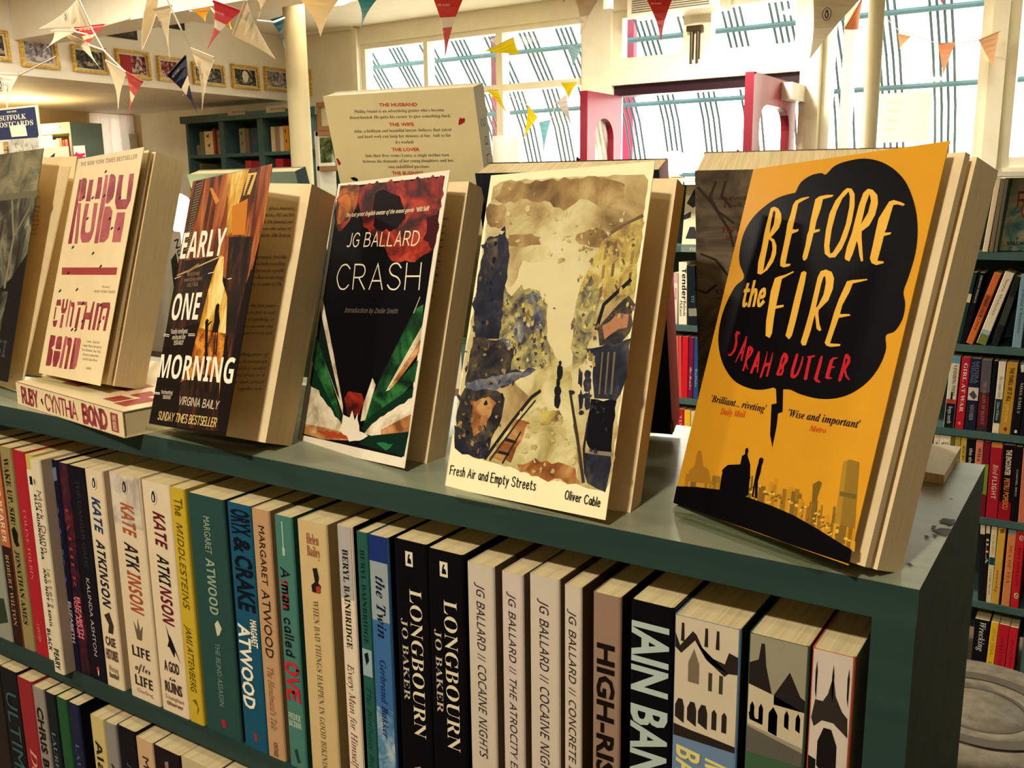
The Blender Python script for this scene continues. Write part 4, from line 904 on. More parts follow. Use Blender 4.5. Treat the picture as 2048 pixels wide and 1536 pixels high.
A.line([(1205, 960), (1235, 1150), (1260, 1335)], .0018, (60, 50, 44)); A.line([(1222, 1100), (1258, 1290)], .0012, (70, 56, 46)); A.line([(1278, 1090), (1262, 1200), (1268, 1300)], .0014, (40, 36, 40))
for x, y, rx, ry in ((1248, 905, 9, 40), (1278, 890, 16, 18), (1275, 930, 18, 30), (1250, 1000, 10, 40), (1278, 1000, 14, 40), (1252, 1050, 12, 10), (1215, 965, 12, 9), (1270, 980, 26, 10)): A.blob(x, y, rx, ry, WNAVY)
for x, y, rx, ry in ((1165, 842, 6, 10), (1163, 880, 12, 32), (1156, 925, 9, 22), (1154, 960, 14, 26), (1152, 1000, 13, 34)): A.blob(x, y, rx, ry, (28, 28, 32), 10, .12)
A.blob(1110, 800, 12, 44, WMID); A.blob(1140, 616, 5, 3, (70, 66, 60))
random.seed(11)
for x0, x1, y0, y1, n, cs in ((805, 935, 330, 740, 26, ((44, 46, 62), (24, 24, 36), (96, 84, 64), (60, 52, 46))), (925, 1110, 560, 860, 60, ((120, 108, 72), (176, 160, 96), (88, 84, 84), (70, 62, 56), (196, 182, 132), (150, 120, 60))), (770, 1000, 760, 930, 34, ((60, 50, 42), (120, 92, 58), (36, 34, 40), (150, 130, 88))), (740, 930, 980, 1220, 44, ((70, 60, 50), (140, 104, 62), (32, 30, 36), (104, 84, 60), (160, 130, 84))), (1240, 1470, 300, 700, 70, ((150, 124, 70), (188, 166, 84), (104, 82, 58), (206, 186, 120), (120, 100, 88))), (1215, 1310, 640, 860, 26, ((130, 112, 70), (170, 150, 84), (90, 78, 70))), (1000, 1230, 1020, 1300, 30, ((206, 188, 130), (182, 164, 102), (196, 170, 110))), (900, 1450, 110, 420, 36, ((190, 168, 116), (168, 142, 92), (206, 188, 138))), (1290, 1380, 1000, 1340, 16, ((40, 36, 40), (60, 54, 52)))):
    for i in range(n):
        x = random.uniform(x0, x1); y = random.uniform(y0, y1)
        big = y0 < 200 or (y0 > 1000 and x1 == 1230)
        A.blob(x, y, random.uniform(2, 8)*(1.6 if big else 1), random.uniform(3, 15)*(.9 if big else 1), cs[i % len(cs)], 9, .4, random.uniform(-.4, .4))
A.hand('Fresh Air and Empty Streets', .0006, (26, 22, 26), (706, 1304), (1060, 1372), (712, 1268), rnd=.1); A.hand('Oliver Cable', .0006, (26, 22, 26), (1184, 1406), (1328, 1440), (1190, 1372), rnd=.1)
finish_book(B, A, back=(232, 214, 160))
FRESH = B
# ---- black cover with the crashing light rays
B = display_book('crash', 'white bordered black book with red clouds and light rays, third from the right on top', (-.5030, .5383, .0065), (-.3794, .5125, .0137), (-.5037, .4815, -.1832), (-.3790, .5353, .0071), .0205, (20, 18, 22))
A = Art(B['mc'], C5, .32); A.base = (236, 222, 194)
A.poly([(250, 112), (685, 66), (508, 1236), (94, 1142)], (14, 12, 16))
RC = NM('crash_red', [(.34, (22, 14, 18)), (.44, (70, 20, 18)), (.55, (150, 40, 28)), (.68, (206, 76, 44))], 34, 7, (1, 1, 1), rough=.32, dist=1.0)
RO = NM('crash_orange', [(.36, (24, 28, 16)), (.48, (110, 56, 22)), (.62, (196, 110, 44))], 45, 6, rough=.32, dist=1.0)
A.poly([(250, 112), (685, 66), (640, 372), (600, 395), (560, 425), (500, 424), (465, 418), (440, 372), (395, 330), (360, 290), (340, 250), (330, 180), (290, 250), (238, 300), (226, 240)], RC, jag=.002)
A.poly([(250, 112), (330, 104), (320, 180), (280, 250), (238, 270), (232, 220)], RO, jag=.001)
A.poly([(395, 140), (440, 120), (500, 150), (520, 250), (470, 300), (400, 290), (380, 200)], (24, 14, 18), jag=.002)
A.poly([(640, 372), (600, 330), (610, 240), (650, 230), (660, 250)], (60, 14, 18), jag=.002)
GR, DG, WT, OR = (24, 84, 44), (14, 44, 28), (232, 216, 184), (196, 130, 66)
BRUSHW = NM('ray_white', [(.35, (170, 150, 116)), (.5, (222, 204, 170)), (.65, (240, 226, 198))], 60, 6, rough=.32, dist=.5)
BRUSHG = NM('ray_green', [(.35, (8, 26, 18)), (.5, (22, 76, 38)), (.68, (60, 126, 62))], 60, 6, rough=.32, dist=.5)
BRUSHO = NM('ray_orange', [(.35, (120, 70, 36)), (.5, (190, 128, 72)), (.66, (226, 186, 130))], 60, 6, rough=.32, dist=.5)
tip = (312, 1130)
A.poly([(176, 560), (190, 640), (222, 800), (262, 1020), (262, 1060), (240, 990), (160, 760), (150, 720)], BRUSHW); A.poly([(168, 620), (205, 800), (250, 1000), (235, 970), (152, 740)], (20, 30, 24))
A.poly([(150, 730), (175, 800), (262, 1080), (255, 1110), (140, 860), (134, 830)], BRUSHG); A.poly([(136, 850), (262, 1110), (258, 1130), (124, 930)], DG); A.poly([(122, 930), (160, 960), (250, 1090), (270, 1140), (98, 1120), (108, 1040)], BRUSHW, jag=.001); A.poly([(102, 1095), (180, 1110), (300, 1140), (300, 1165), (180, 1160), (96, 1135)], BRUSHO); A.poly([(140, 1120), (300, 1140), (300, 1160), (200, 1155)], (176, 70, 40), jag=.001)
A.poly([(596, 600), (560, 620), (420, 900), (345, 1080), (370, 1100), (590, 700)], BRUSHG); A.poly([(590, 690), (440, 960), (470, 950), (586, 740)], BRUSHW); A.poly([(585, 745), (450, 950), (470, 945), (578, 800)], BRUSHO); A.poly([(575, 830), (440, 970), (350, 1090), (370, 1120), (560, 920)], BRUSHG)
A.poly([(556, 940), (380, 1060), (340, 1115), (360, 1135), (550, 985)], DG); A.poly([(552, 985), (400, 1080), (350, 1140), (420, 1150), (544, 1060)], BRUSHW, jag=.0008); A.poly([(545, 1055), (420, 1120), (420, 1150), (536, 1130)], BRUSHO); A.poly([(536, 1128), (420, 1140), (340, 1150), (330, 1180), (516, 1232)], (14, 40, 28)); A.poly([(400, 1175), (470, 1180), (440, 1205)], (40, 110, 66), jag=.001)
A.poly([(385, 905), (398, 935), (355, 1080), (335, 1085), (348, 1010)], BRUSHW); A.poly([(268, 990), (285, 960), (340, 970), (350, 1000), (330, 1060), (280, 1060)], RC); A.poly([(262, 1060), (290, 1070), (300, 1040), (310, 1080), (325, 1050), (330, 1130), (365, 1140), (330, 1170), (290, 1165), (250, 1120)], (240, 226, 198), jag=.001); A.line([(582, 570), (556, 635)], .0008, (190, 180, 150))
A.text('The last great English avatar of the avant-garde', 'Bi', (226, 206, 170), (274, 238), (556, 216), (278, 222)); A.text("'Will Self", 'B', (236, 220, 186), (566, 216), (620, 210), (568, 198))
A.hand('JG BALLARD', .0010, (236, 220, 186), (278, 360), (572, 354), (288, 306), rnd=0); A.hand('CRASH', .0011, (236, 222, 190), (234, 536), (578, 538), (244, 436), rnd=0); A.text('Introduction by Zadie Smith', 'i', (120, 108, 96), (268, 633), (489, 638), (272, 614))
P = Art(B['mb'], C5); P.lines(['this', 'or,', 'ner', 'are', 'ent', 'ed', 'fic', 'ed', 'the', 'he', '', 'is'], 'sr', (60, 50, 40), (672, 250), (700, 250), (674, 238), (-4.2, 29))
finish_book(B, A, back=(20, 18, 22), page_art=P)
CRASH = B
# ---- brown alley cover
B = display_book('early', 'book with a golden alley scene and big white capitals, fourth from the right on top', (-.6076, .4894, .0101), (-.4955, .4665, .01995), (-.6042, .4289, -.1681), (-.4942, .5005, .0072), .0292, (60, 34, 24))
A = Art(B['mc'], C4, .25); A.base = (22, 16, 16)
ALB = NM('alley_brown', [(.34, (40, 18, 12)), (.46, (96, 42, 22)), (.56, (150, 74, 34)), (.68, (196, 122, 60))], 40, 7, (3.2, .35, 1), rough=.25, dist=.6)
ALD = NM('alley_dark', [(.4, (16, 12, 14)), (.55, (40, 22, 18)), (.7, (96, 44, 24))], 50, 7, (2.5, .6, 1), rough=.25)
ALY = NM('alley_gold', [(.32, (140, 84, 24)), (.46, (206, 150, 50)), (.6, (240, 206, 120)), (.72, (250, 234, 180))], 40, 6, (2.4, .6, 1), rough=.25)
ALO = NM('alley_path', [(.34, (70, 32, 14)), (.48, (160, 84, 26)), (.6, (214, 140, 44))], 90, 6, rough=.25)
A.poly([(957, 205), (1352, 118), (1310, 400), (1250, 640), (1135, 700), (1060, 640), (1000, 600), (880, 700), (900, 520)], ALB)
A.poly([(1125, 170), (1235, 145), (1180, 330), (1150, 460), (1120, 480), (1130, 330)], ALY); A.poly([(1230, 165), (1275, 160), (1240, 270), (1205, 275)], (214, 176, 96)); 
for i in range(9): A.line([(1246-i*4, 180+i*11), (1256-i*4, 178+i*11)], .0014, (60, 36, 24), 0)
A.poly([(1040, 240), (1052, 236), (1088, 300), (1070, 320)], (206, 130, 66)); A.poly([(1150, 330), (1230, 290), (1215, 470), (1150, 470)], (196, 120, 40))
A.poly([(1140, 470), (1250, 470), (1310, 300), (1352, 118), (1240, 660), (1120, 980), (1130, 700)], ALB)
A.poly([(1135, 480), (1255, 478), (1235, 640), (1180, 900), (1150, 1090), (1130, 1080), (1120, 700)], ALD)
A.poly([(870, 740), (905, 600), (1090, 575), (1030, 760), (1000, 900), (820, 960)], ALD)
A.poly([(972, 206), (1004, 200), (938, 520), (905, 590), (918, 520)], (46, 40, 34))
for i in range(26): A.line([(974-i*2.4, 222+i*13), (1002-i*2.6, 212+i*13)], .0009, (130, 112, 80), 0)
A.poly([(1095, 572), (1112, 580), (1104, 700), (1128, 780), (1120, 960), (1105, 1080), (950, 1080), (985, 940), (1030, 760), (1060, 650)], ALY)
A.poly([(985, 930), (1120, 960), (1105, 1080), (1090, 1250), (1080, 1440), (880, 1420), (895, 1200), (950, 1080)], ALO)
A.poly([(895, 1200), (1000, 1160), (1090, 1180), (1085, 1440), (880, 1420)], ALD)
A.poly([(1018, 900), (1028, 885), (1036, 892), (1034, 910), (1050, 895), (1052, 900), (1034, 922), (1030, 1000), (1036, 1250), (1012, 1250), (1018, 1000)], (30, 20, 18))
A.poly([(1066, 850), (1072, 820), (1082, 808), (1090, 818), (1086, 850), (1092, 900), (1080, 955), (1050, 955), (1062, 900)], (24, 16, 16)); A.line([(1070, 950), (1060, 1060)], .0014, (30, 20, 18)); A.line([(1080, 950), (1072, 1060)], .0014, (30, 20, 18))
A.line([(880, 672), (1100, 575)], .0012, (190, 150, 100)); A.line([(930, 655), (985, 618)], .002, (150, 110, 70))
WHT = (244, 230, 202)
A.text('EARLY', 'B', WHT, (891, 590), (1105, 572), (914, 466)); A.text('ONE', 'B', WHT, (845, 893), (980, 890), (868, 768)); A.text('MORNING', 'B', WHT, (783, 1176), (1150, 1208), (802, 1066))
A.hand('VIRGINIA BAILY', .0009, (200, 180, 150), (886, 1308), (1080, 1334), (895, 1272), rnd=0); A.hand('SUNDAY TIMES BESTSELLER', .0009, (206, 176, 110), (783, 1384), (1070, 1422), (792, 1346), rnd=0)
A.lines(['seductively', 'bewitching novel', 'DAILY MAIL'], 'B', (130, 100, 80), (915, 678), (1005, 668), (918, 658), (-2, 27), 1)
A.lines(["'Totally intelligent,", 'moving and alive', 'TESSA HADLEY'], 'B', (200, 184, 156), (846, 962), (932, 958), (850, 940), (-2, 28), 1); A.lines(["'Enchanting'", 'OBSERVER'], 'B', (200, 184, 156), (800, 1258), (858, 1262), (802, 1240), (-1, 24), 1)
for a, b in (((815, 962), (842, 966)), ((813, 970), (840, 974)), ((936, 962), (968, 962)), ((936, 970), (968, 970)), ((868, 688), (898, 676)), ((1034, 662), (1062, 656)), ((762, 1250), (794, 1253)), ((762, 1257), (794, 1260)), ((1130, 690), (1150, 686))): A.line([a, b], .0005, WHT, 0)
P = Art(B['mb'], C4)
P.lines(['first, Africa Junction,', 'She holds a PhD and MA', 'in English. She founded and', 'edits and is also the editor of', 'the Africa Bulletin. She lives in'], 'si', (74, 54, 44), (1180, 346), (1460, 346), (1184, 330), (-5.5, 33.5), 2, .9)
P.lines(['this is her first tower novel, but the', 'story has been both wrenching', 'and shows us what we are capable', 'of, how we learn when we are long', 'gone from home. A author of The'], 'si', (74, 54, 44), (1090, 588), (1420, 588), (1094, 572), (-5.5, 33.5), 2, .95)
P.lines(['and turn on from the first pages.', 'By the ending you feel so safe', 'you are afraid of anything, or', 'perhaps, that you write and', 'the most lasting and moving and'], 'si', (74, 54, 44), (1060, 828), (1372, 828), (1064, 812), (-6, 34), 2, .95)
P.lines(['an astonishing piece of', 'writing. It campaign', 'completely needed', 'and given to it', 'by the stars joined', 'together now'], 'si', (74, 54, 44), (1040, 1070), (1330, 1070), (1044, 1054), (-6, 34), 2, .8)
finish_book(B, A, back=(40, 26, 20), page_art=P)
EARLY = B
# ---- cream cover with red block letters
B = display_book('ruby', 'cream book with tall red block letters and small black birds, propped above its twin', (-.8112, .5282, .0332), (-.6827, .5037, .0387), (-.8142, .4695, -.1559), (-.6814, .5153, .0360), .0285, (226, 206, 164))
A = Art(B['mc'], C4, .45); A.base = (236, 212, 164)
RB = NM('ruby_print', [(.3, (124, 40, 50)), (.55, (156, 58, 66)), (.75, (190, 96, 98))], 45, 5, (1, 1.6, 1), rough=.45)
RB2 = NM('ruby_print_pale', [(.3, (160, 70, 76)), (.7, (190, 104, 104))], 45, 5, rough=.45)
A.text('THE NEW YORK TIMES BESTSELLER', 'B', (150, 110, 84), (398, 132), (680, 92), (401, 112))
trace(A, CQ, RB, RUBY_TOP)
A.poly([(308, 632), (583, 632), (577, 669), (306, 668)], (164, 66, 62))
def birds(L, s=1.0):
    for x, y in L:
        A.k += .1; A.poly([(x-9*s, y+8*s), (x-2*s, y-2*s), (x+3*s, y-10*s), (x+5*s, y-2*s), (x+10*s, y-4*s), (x+5*s, y+4*s), (x+1*s, y+6*s), (x-3*s, y+12*s)], (40, 26, 30), up=False)
A.text('NEW YORK TIMES', 'B', (150, 110, 84), (468, 756), (570, 760), (470, 744)); A.text("'Stunning'", 'si', (90, 66, 50), (504, 732), (546, 734), (505, 720))
trace(A, CS, RB, RUBY_LOW)
birds([(525, 155), (414, 282), (460, 285), (517, 275), (595, 285), (434, 388), (545, 388), (555, 436), (590, 438), (362, 530), (462, 560), (500, 624), (340, 658), (298, 746), (382, 740), (412, 808), (500, 816), (496, 900), (376, 940), (410, 895), (358, 938)], .9)
A.lines(['Lemons... Bond will', 'conquer hold in the work of', 'Toni Morrison... but I trust', 'the own so conquer Bond', 'to which Gaius Mirren', '', 'GUARDIAN'], 'si', (80, 58, 44), (412, 1000), (508, 1012), (414, 988), (-3.5, 22), 1, 1.0)
P = Art(B['mb'], C4); P.lines(['and', 'the', 'been', 'way', 'find', '', 'ing', 'love', 'after'], 'sr', (90, 70, 50), (640, 440), (658, 440), (642, 428), (-7, 62))
finish_book(B, A, back=(236, 212, 164), page_art=P, leaf=[(.5, .003)])
RUBY = B
# ---- grey cover at the left edge, wide open
B = display_book('dark', 'dark grey patterned book at the left edge, its front cover swung open', (-.993, .531, .038), (-.860, .513, .041), (-.971, .471, -.167), (-.865, .553, .038), .018, (40, 40, 38))
A = Art(B['mc'], (B['w'], B['h']), .25); A.base = (66, 66, 58)
GP = NM('grey_film_print', [(.36, (20, 20, 22)), (.5, (70, 70, 60)), (.62, (128, 122, 98)), (.72, (176, 166, 130))], 26, 6, (1.4, .8, 1), rough=.25, dist=1.2)
A.poly([(0, 0), (1, 0), (1, 1), (0, 1)], (24, 24, 26))
A.poly([(0, .80), (1, .81), (1, 1), (0, 1)], NM('grey_pale_print', [(.36, (84, 80, 60)), (.6, (150, 140, 104))], 30, 5, rough=.25)); A.poly([(0, .40), (.55, .36), (.8, .44), (1, .55), (1, .80), (0, .79)], GP); A.poly([(.3, .12), (.75, .14), (.78, .38), (.2, .36)], GP, jag=.001)
A.line([(.72, .40), (.74, .62), (.62, .78)], .004, (130, 122, 92), 0); A.line([(.74, .62), (.92, .74)], .003, (120, 112, 84), 0); A.line([(.1, .795), (1, .805)], .006, (108, 102, 78), 0); A.text('SELASI', 'B', (60, 60, 64), (.25, .1), (.9, .1), (.25, .17))
P = Art(B['mb'], C4); P.hand('KENYA', .0001, (120, 70, 50), (150, 470), (160, 470), (150, 460)) if 0 else None
P.text('NA', 'sr', (96, 74, 50), (208, 490), (250, 490), (210, 464))
finish_book(B, A, back=(40, 40, 38), page_art=P)
r = B['root']
# first leaf of that book, turned half open, with its note about the author
mb = B['mb']; o0 = mb.translation.copy()
TRl = at(93, 331, Y=.529); exl = (TRl-(o0+mb.col[1].to_3d()*B['h'])).normalized()
ml = frame_from(o0, exl, mb.col[1].to_3d()); wl = .128
L = Art(ml, C4); L.lines(['TAIYE SELASI', '', 'novels, Africa', 'despite. Since', 'Ghana, he was', 'in American The', 'the phoned and', 'the Orange W', 'awarded last'], 'sr', (90, 66, 44), (130, 292), (206, 290), (131, 280), (-2, 22.5), 1, 1.0)
g = MB(); g.box((0, .0006, -.0012), (wl-.001, B['h']-.0006, .00005), LEAF); off = len(g.v); g.v += L.g.v
for f, k in zip(L.g.f, L.g.k): g.f.append(tuple(off+i for i in f)); g.k.append(g.mi(L.g.mats[k]))
lf = g.build('first_page', r); lf.matrix_local = mb.inverted() @ ml
DARK = B

# ---- the twin lying flat underneath, spine to the front
a = at(44, 811, Z=ZT); b_ = at(260, 880, Z=ZT); ex = (b_-a).normalized(); w_ = .129; th = .0205; hL = (b_-a).length
ml = frame_from(a, ex, Vector((0, 0, 1)))      # x along the spine, y up, z towards the viewer
ml = Matrix.Translation(ex*-.008) @ ml
lay = empty('lying_book', ml); tag(lay, 'cream book lying flat, red letters on its spine, under the propped cream book', 'book')
g = MB(); PAPER = (236, 212, 164)
g.box((0, 0, -w_), (hL, .0006, 0), M(PAPER)); g.box((0, 0, -.0006), (hL, th, 0), M(PAPER)); g.box((0, th-.0006, -w_), (hL, th, 0), M(PAPER))
def spn(fx, fy, k=1): return (hL*fx, th*fy, .0001*k)
for word, x0, x1, wd in (('RUBY', .06, .22, .0026), ('CYNTHIA', .30, .60, .0018), ('BOND', .66, .86, .0034)):
    for cv, pts in stroke_layout(word, .9): g.ribbon([(hL*(x0+(x1-x0)*u), th*(.16+.66*v)) for u, v in pts], wd, RB, lambda x, y: (x, y, .0002), rnd=.1)
g.poly([spn(.90, .14, 2), spn(.96, .14, 2), spn(.96, .86, 2), spn(.90, .86, 2)], RB); g.text('TWO ROADS', 'B', M((236, 212, 164)), lambda u, v: (hL*(.915+.03*v), th*(.8-.6*u), .0004))
g.poly([spn(.255, .5, 2), spn(.27, .62, 2), spn(.275, .4, 2), spn(.285, .5, 2), spn(.272, .3, 2), spn(.262, .42, 2)], M(INK))
tz = th+.0001
for x0, x1, y0, y1 in ((.20, .36, .18, .30), (.30, .46, .42, .46), (.44, .6, .36, .42), (.52, .64, .30, .5), (.70, .80, .10, .22), (.82, .92, .08, .3), (.72, .82, .26, .4), (.84, .92, .36, .5), (.70, .78, .45, .62), (.82, .9, .55, .7)):
    g.poly([(hL*x0, tz, -w_*y0), (hL*x1, tz, -w_*y0), (hL*x1, tz, -w_*y1), (hL*x0, tz, -w_*y1)], M((168, 62, 46)))
g.build('cover', lay)
g = MB(); g.box((.0008, .0006, -w_+.001), (hL-.0008, th-.0006, -.0007), PAGE); g.build('page_block', lay)

# ---- clear stands
for BK, lab in ((FIRE, 'clear acrylic stand under the yellow book'), (FRESH, 'clear acrylic stand under the watercolour street book'), (CRASH, 'clear acrylic stand under the black book with light rays'), (EARLY, 'clear acrylic stand under the golden alley book'), (DARK, 'clear acrylic stand under the dark grey book at the left edge')):
    s = stand(BK['mb'], BK['wb'], BK['t'], lab); tag(s, lab, 'stand', 'clear stands under the display books'); ground_foot(s, BK['wb'], BK['t'], BK['mb'].inverted())
s = stand(RUBY['mb'], RUBY['wb'], RUBY['t'], ''); tag(s, 'clear acrylic stand between the two cream books with red letters', 'stand', 'clear stands under the display books'); ground_foot(s, RUBY['wb'], RUBY['t'], RUBY['mb'].inverted(), ZT+.0206)

# ---------------------------------------------------------------- books on the far side, backs towards us
def rear_book(psi, Ln, o, w, h, t, col, spc, label, deco=None, name='display_book'):
    s, c = math.sin(R(psi)), math.cos(R(psi)); l = R(Ln); ex = Vector((c, s, 0)); out = Vector((s, -c, 0))
    ey = Vector((0, 0, 1))*math.cos(l)+out*math.sin(l); m = frame_from(V(*o), ex, ey)
    root = empty(name, m); tag(root, label, 'book', 'books displayed to the far side')
    a = Art(m, PX, .4); a.k = 3
    g = MB(); mc = M(col) if isinstance(col, tuple) else col; ms = M(spc) if isinstance(spc, tuple) else spc
    g.box((0, 0, -.0006), (w, h, 0), mc)
    if deco: deco(a, g, w, h, t)
    off = len(g.v); g.v += a.g.v
    for f, k in zip(a.g.f, a.g.k): g.f.append(tuple(off+i for i in f)); g.k.append(g.mi(a.g.mats[k]))
    g.build('back_cover', root)
    g = MB(); g.box((w-.0006, 0, -t), (w, h, -.0007), ms)
    if deco and hasattr(deco, 'spine'): deco.spine(g, w, h, t)
    g.build('spine', root)
    g = MB(); g.box((.001, .0006, -t+.0007), (w-.0007, h-.0004, -.0007), PAGE); g.build('page_block', root)
    g = MB(); g.box((0, 0, -t-.0006), (w, h, -t), mc); g.build('front_cover', root)
    return m, root
def husband(a, g, w, h, t):
    a.c = (640, 150, 5.689); RD, BK = (190, 66, 40), (60, 50, 34)
    for tx, x0, x1, y, y2 in (('THE HUSBAND', 675, 1110, 358, 352), ('THE WIFE', 788, 1072, 582, 578), ('THE LOVER', 820, 1138, 866, 864), ('THE BUSINESS', 822, 1180, 1134, 1132)): a.text(tx, 'X', RD, (x0, y), (x1, y2), (x0-6, y-36))
    for tx, x0, x1, y, y2 in (("Phillip Stuart is an advertising genius who's become", 395, 1415, 432, 412), ("disenchanted. He quits his career 'to give something back.'", 340, 1500, 500, 478), ('Julie, a brilliant and beautiful lawyer, believes that talent', 390, 1500, 656, 636), ('and hard work can keep her demons at bay. And so far', 430, 1492, 718, 700), ("it's worked.", 858, 1072, 780, 776), ('Into their lives comes Laura, a single mother torn', 520, 1470, 934, 924), ('between the demands of her young daughters and her', 490, 1520, 998, 986), ('own unfulfilled passions.', 780, 1250, 1060, 1054)): a.text(tx, 'sr', BK, (x0, y), (x1, y2), (x0-5, y-34))
    a.poly([(1578, 572), (1580, 520), (1592, 490), (1606, 482), (1614, 500), (1636, 484), (1652, 500), (1644, 536)], (150, 34, 40)); a.poly([(345, 1170), (390, 1160), (430, 1180), (432, 1210), (380, 1200)], INK); a.poly([(182, 950), (206, 950), (240, 1005), (215, 1030)], (150, 34, 40))
def hs(g, w, h, t):
    for i, ch in enumerate('Sarah Hoot'):
        if ch == ' ': continue
        y = h*(.88-.068*i); d = MB()
        for cv, pts in stroke_layout(ch): g.ribbon([(y-.006*u, -t*.72+t*.42*v) for u, v in (smooth(pts) if cv else pts)], .0007, M((70, 60, 50)), lambda p, q: (w+.0002, p, q))
    g.poly([(w+.0002, h*.16, -t*.45), (w+.0002, h*.20, -t*.65), (w+.0002, h*.215, -t*.5), (w+.0002, h*.20, -t*.3)], M((236, 220, 190)))
husband.spine = hs
HM, hr = rear_book(9.0, 15.2, (-.540, .608, -.118), .129, .198, .0165, (214, 196, 146), (214, 196, 150), 'cream book raised high with red headings and a small red heart on its back', husband)
g = MB(); b = V(-.49, .60, 0)
def marble(a, g, w, h, t):
    a.c = (1248, 0, 2.56); MB_ = NM('marble_print', [(.36, (66, 54, 44)), (.47, (100, 86, 68)), (.56, (126, 108, 86)), (.68, (150, 130, 104))], 24, 8, (1, .7, 1), rough=.5, dist=1.6)
    g.k = [0]*len(g.k); g.mats = [MB_]
    for p in ([(470, 930), (440, 1010), (480, 1080), (560, 1140)], [(380, 960), (450, 1040), (540, 1180), (560, 1260)], [(395, 1300), (470, 1330), (540, 1420)], [(365, 1480), (420, 1500), (470, 1460)], [(520, 930), (500, 1000), (545, 1060)]): a.line(p, .0016, (66, 52, 42))
    for tx, x0, x1, y in (('An evocation of how', 482, 820, 1024), ('I look for the lost', 510, 800, 1062)): a.text(tx, 'sr', (70, 44, 34), (x0, y), (x1, y-10), (x0, y-24))
    for tx, x0, x1, y in (('The Cloister tells a story', 500, 940, 1190), ('in its own voice', 520, 800, 1228)): a.text(tx, 'sb', (110, 40, 30), (x0, y), (x1, y-8), (x0, y-24))
    a.text('Carolina stands', 's', (30, 24, 20), (470, 1502), (760, 1496), (471, 1482)); a.text('still', 'sr', (30, 24, 20), (480, 1536), (560, 1534), (481, 1516))
rear_book(14.3, 17.0, (-.250, .636, -.1785), .129, .198, .044, (120, 104, 84), (120, 104, 84), 'thick brown marbled book seen from the back, half hidden by the yellow book', marble)
def tealb(a, g, w, h, t):
    a.k = 4; a.poly([(342, 520), (352, 505), (362, 560), (350, 600)], (40, 46, 46)); a.hand('Numb', .0012, (30, 34, 40), (349, 482), (366, 545), (356, 478)); a.poly([(340, 560), (352, 580), (346, 640), (336, 660)], (180, 186, 176))
rear_book(2.6, 17.0, (-.718, .628, -.1715), .129, .198, .0135, (112, 128, 112), (62, 92, 90), 'grey green book seen from the back between the cream and the alley books', tealb)
def redb(a, g, w, h, t):
    a.poly([(1340, 850), (1347, 838), (1349, 862), (1342, 866)], (150, 120, 60))
rear_book(11.0, 17.0, (-.394, .603, -.1775), .129, .198, .026, (26, 28, 40), (152, 30, 36), 'navy book with a red spine behind the watercolour street book', redb)
rear_book(0.0, 14.0, (-.665, .635, -.178), .129, .186, .012, (196, 186, 84), (196, 186, 84), 'yellow green book just peeping out behind the black book with rays') if 0 else None
# low pad on the right end of the case
g = MB(); q = [at(*p, Z=ZT) for p in ((1852, 904), (1921, 911), (1887, 970), (1840, 962))]; q0 = sum(q, Vector())/4
g.prism([p-q0 for p in q], [p-q0+Vector((0, 0, .006)) for p in q], M((240, 226, 190), .6), PAGE)
tag(g.build('notepad', loc=q0+Vector((0, 0, .0003))), 'small white pad lying on the right end of the bookcase top', 'pad')
# stands of the far side books
def rear_stand(psi, Ln, o, w, t, lab):
    s, c = math.sin(R(psi)), math.cos(R(psi)); l = R(Ln); ex = Vector((-c, -s, 0)); out = Vector((s, -c, 0))
    ey = Vector((0, 0, 1))*math.cos(l)+out*math.sin(l); p = V(*o)+Vector((c, s, 0))*w; n = ex.cross(ey.normalized())
    m = frame_from(p+n*t, ex, ey); s_ = stand(m, w, t, lab); tag(s_, lab, 'stand', 'clear stands under the far side books'); ground_foot(s_, w, t, m.inverted()); return s_
rear_stand(9.0, 15.2, (-.540, .608, -.118), .129, .0165, 'tall clear stand holding up the cream book with red headings')
for a_, lab in (((14.3, 17.0, (-.250, .636, -.1785), .129, .044), 'clear stand under the brown marbled book'), ((2.6, 17.0, (-.718, .628, -.1715), .129, .0135), 'clear stand under the grey green book'), ((11.0, 17.0, (-.394, .603, -.1775), .129, .026), 'clear stand under the navy book with red spine')): rear_stand(*a_, lab)
# ---------------------------------------------------------------- the low bookcase along the window side
YB = 2.83; YBB = YB+.24
C7 = lambda x, y: (1848+x/3.07, 400+y/3.07)
C8b = lambda x, y: (1848+x/2.24, 850+y/2.24)
CG = lambda x, y: (1280+x/2.696, 330+y/2.696)
zshelf = [at(2000, y, Y=YB).z for y in (505, 694, 868, 1040, 1211, 1378)]
xw0 = at(960, 345, Y=YB).x; xw1 = at(2048, 700, Y=YB).x+.25
ztopb = at(1990, 344, Y=YB).z
wc = empty('bookcase', loc=(xw0, YB, 0)); tag(wc, 'long dark green bookcase full of paperbacks below the shop windows', 'bookcase')
def wbox(nm, x0, x1, z0, z1, y0=YB, y1=YBB, m=TEAL):
    g = MB(); g.box((x0-xw0, y0-YB, z0), (x1-xw0, y1-YB, z1), m); return g.build(nm, wc)
wbox('top_board', xw0, xw1, ztopb-.012, ztopb, m=TRIM)
for z in zshelf: wbox('shelf', xw0+.02, xw1-.02, z-.02, z, YB, YBB-.012)
wbox('back_panel', xw0+.02, xw1-.02, .03, ztopb-.02, YBB-.012, YBB, PAINT_DARK)
xup = at(2046, 1300, Y=YB).x
for x0 in (xw0, xw1-.02): wbox('upright', x0, x0+.02, 0, ztopb-.02)
wbox('upright', xup-.002, xup+.02, 0, zshelf[4]-.021, YB, YBB-.012)
GB = 'paperbacks in the long dark green bookcase'
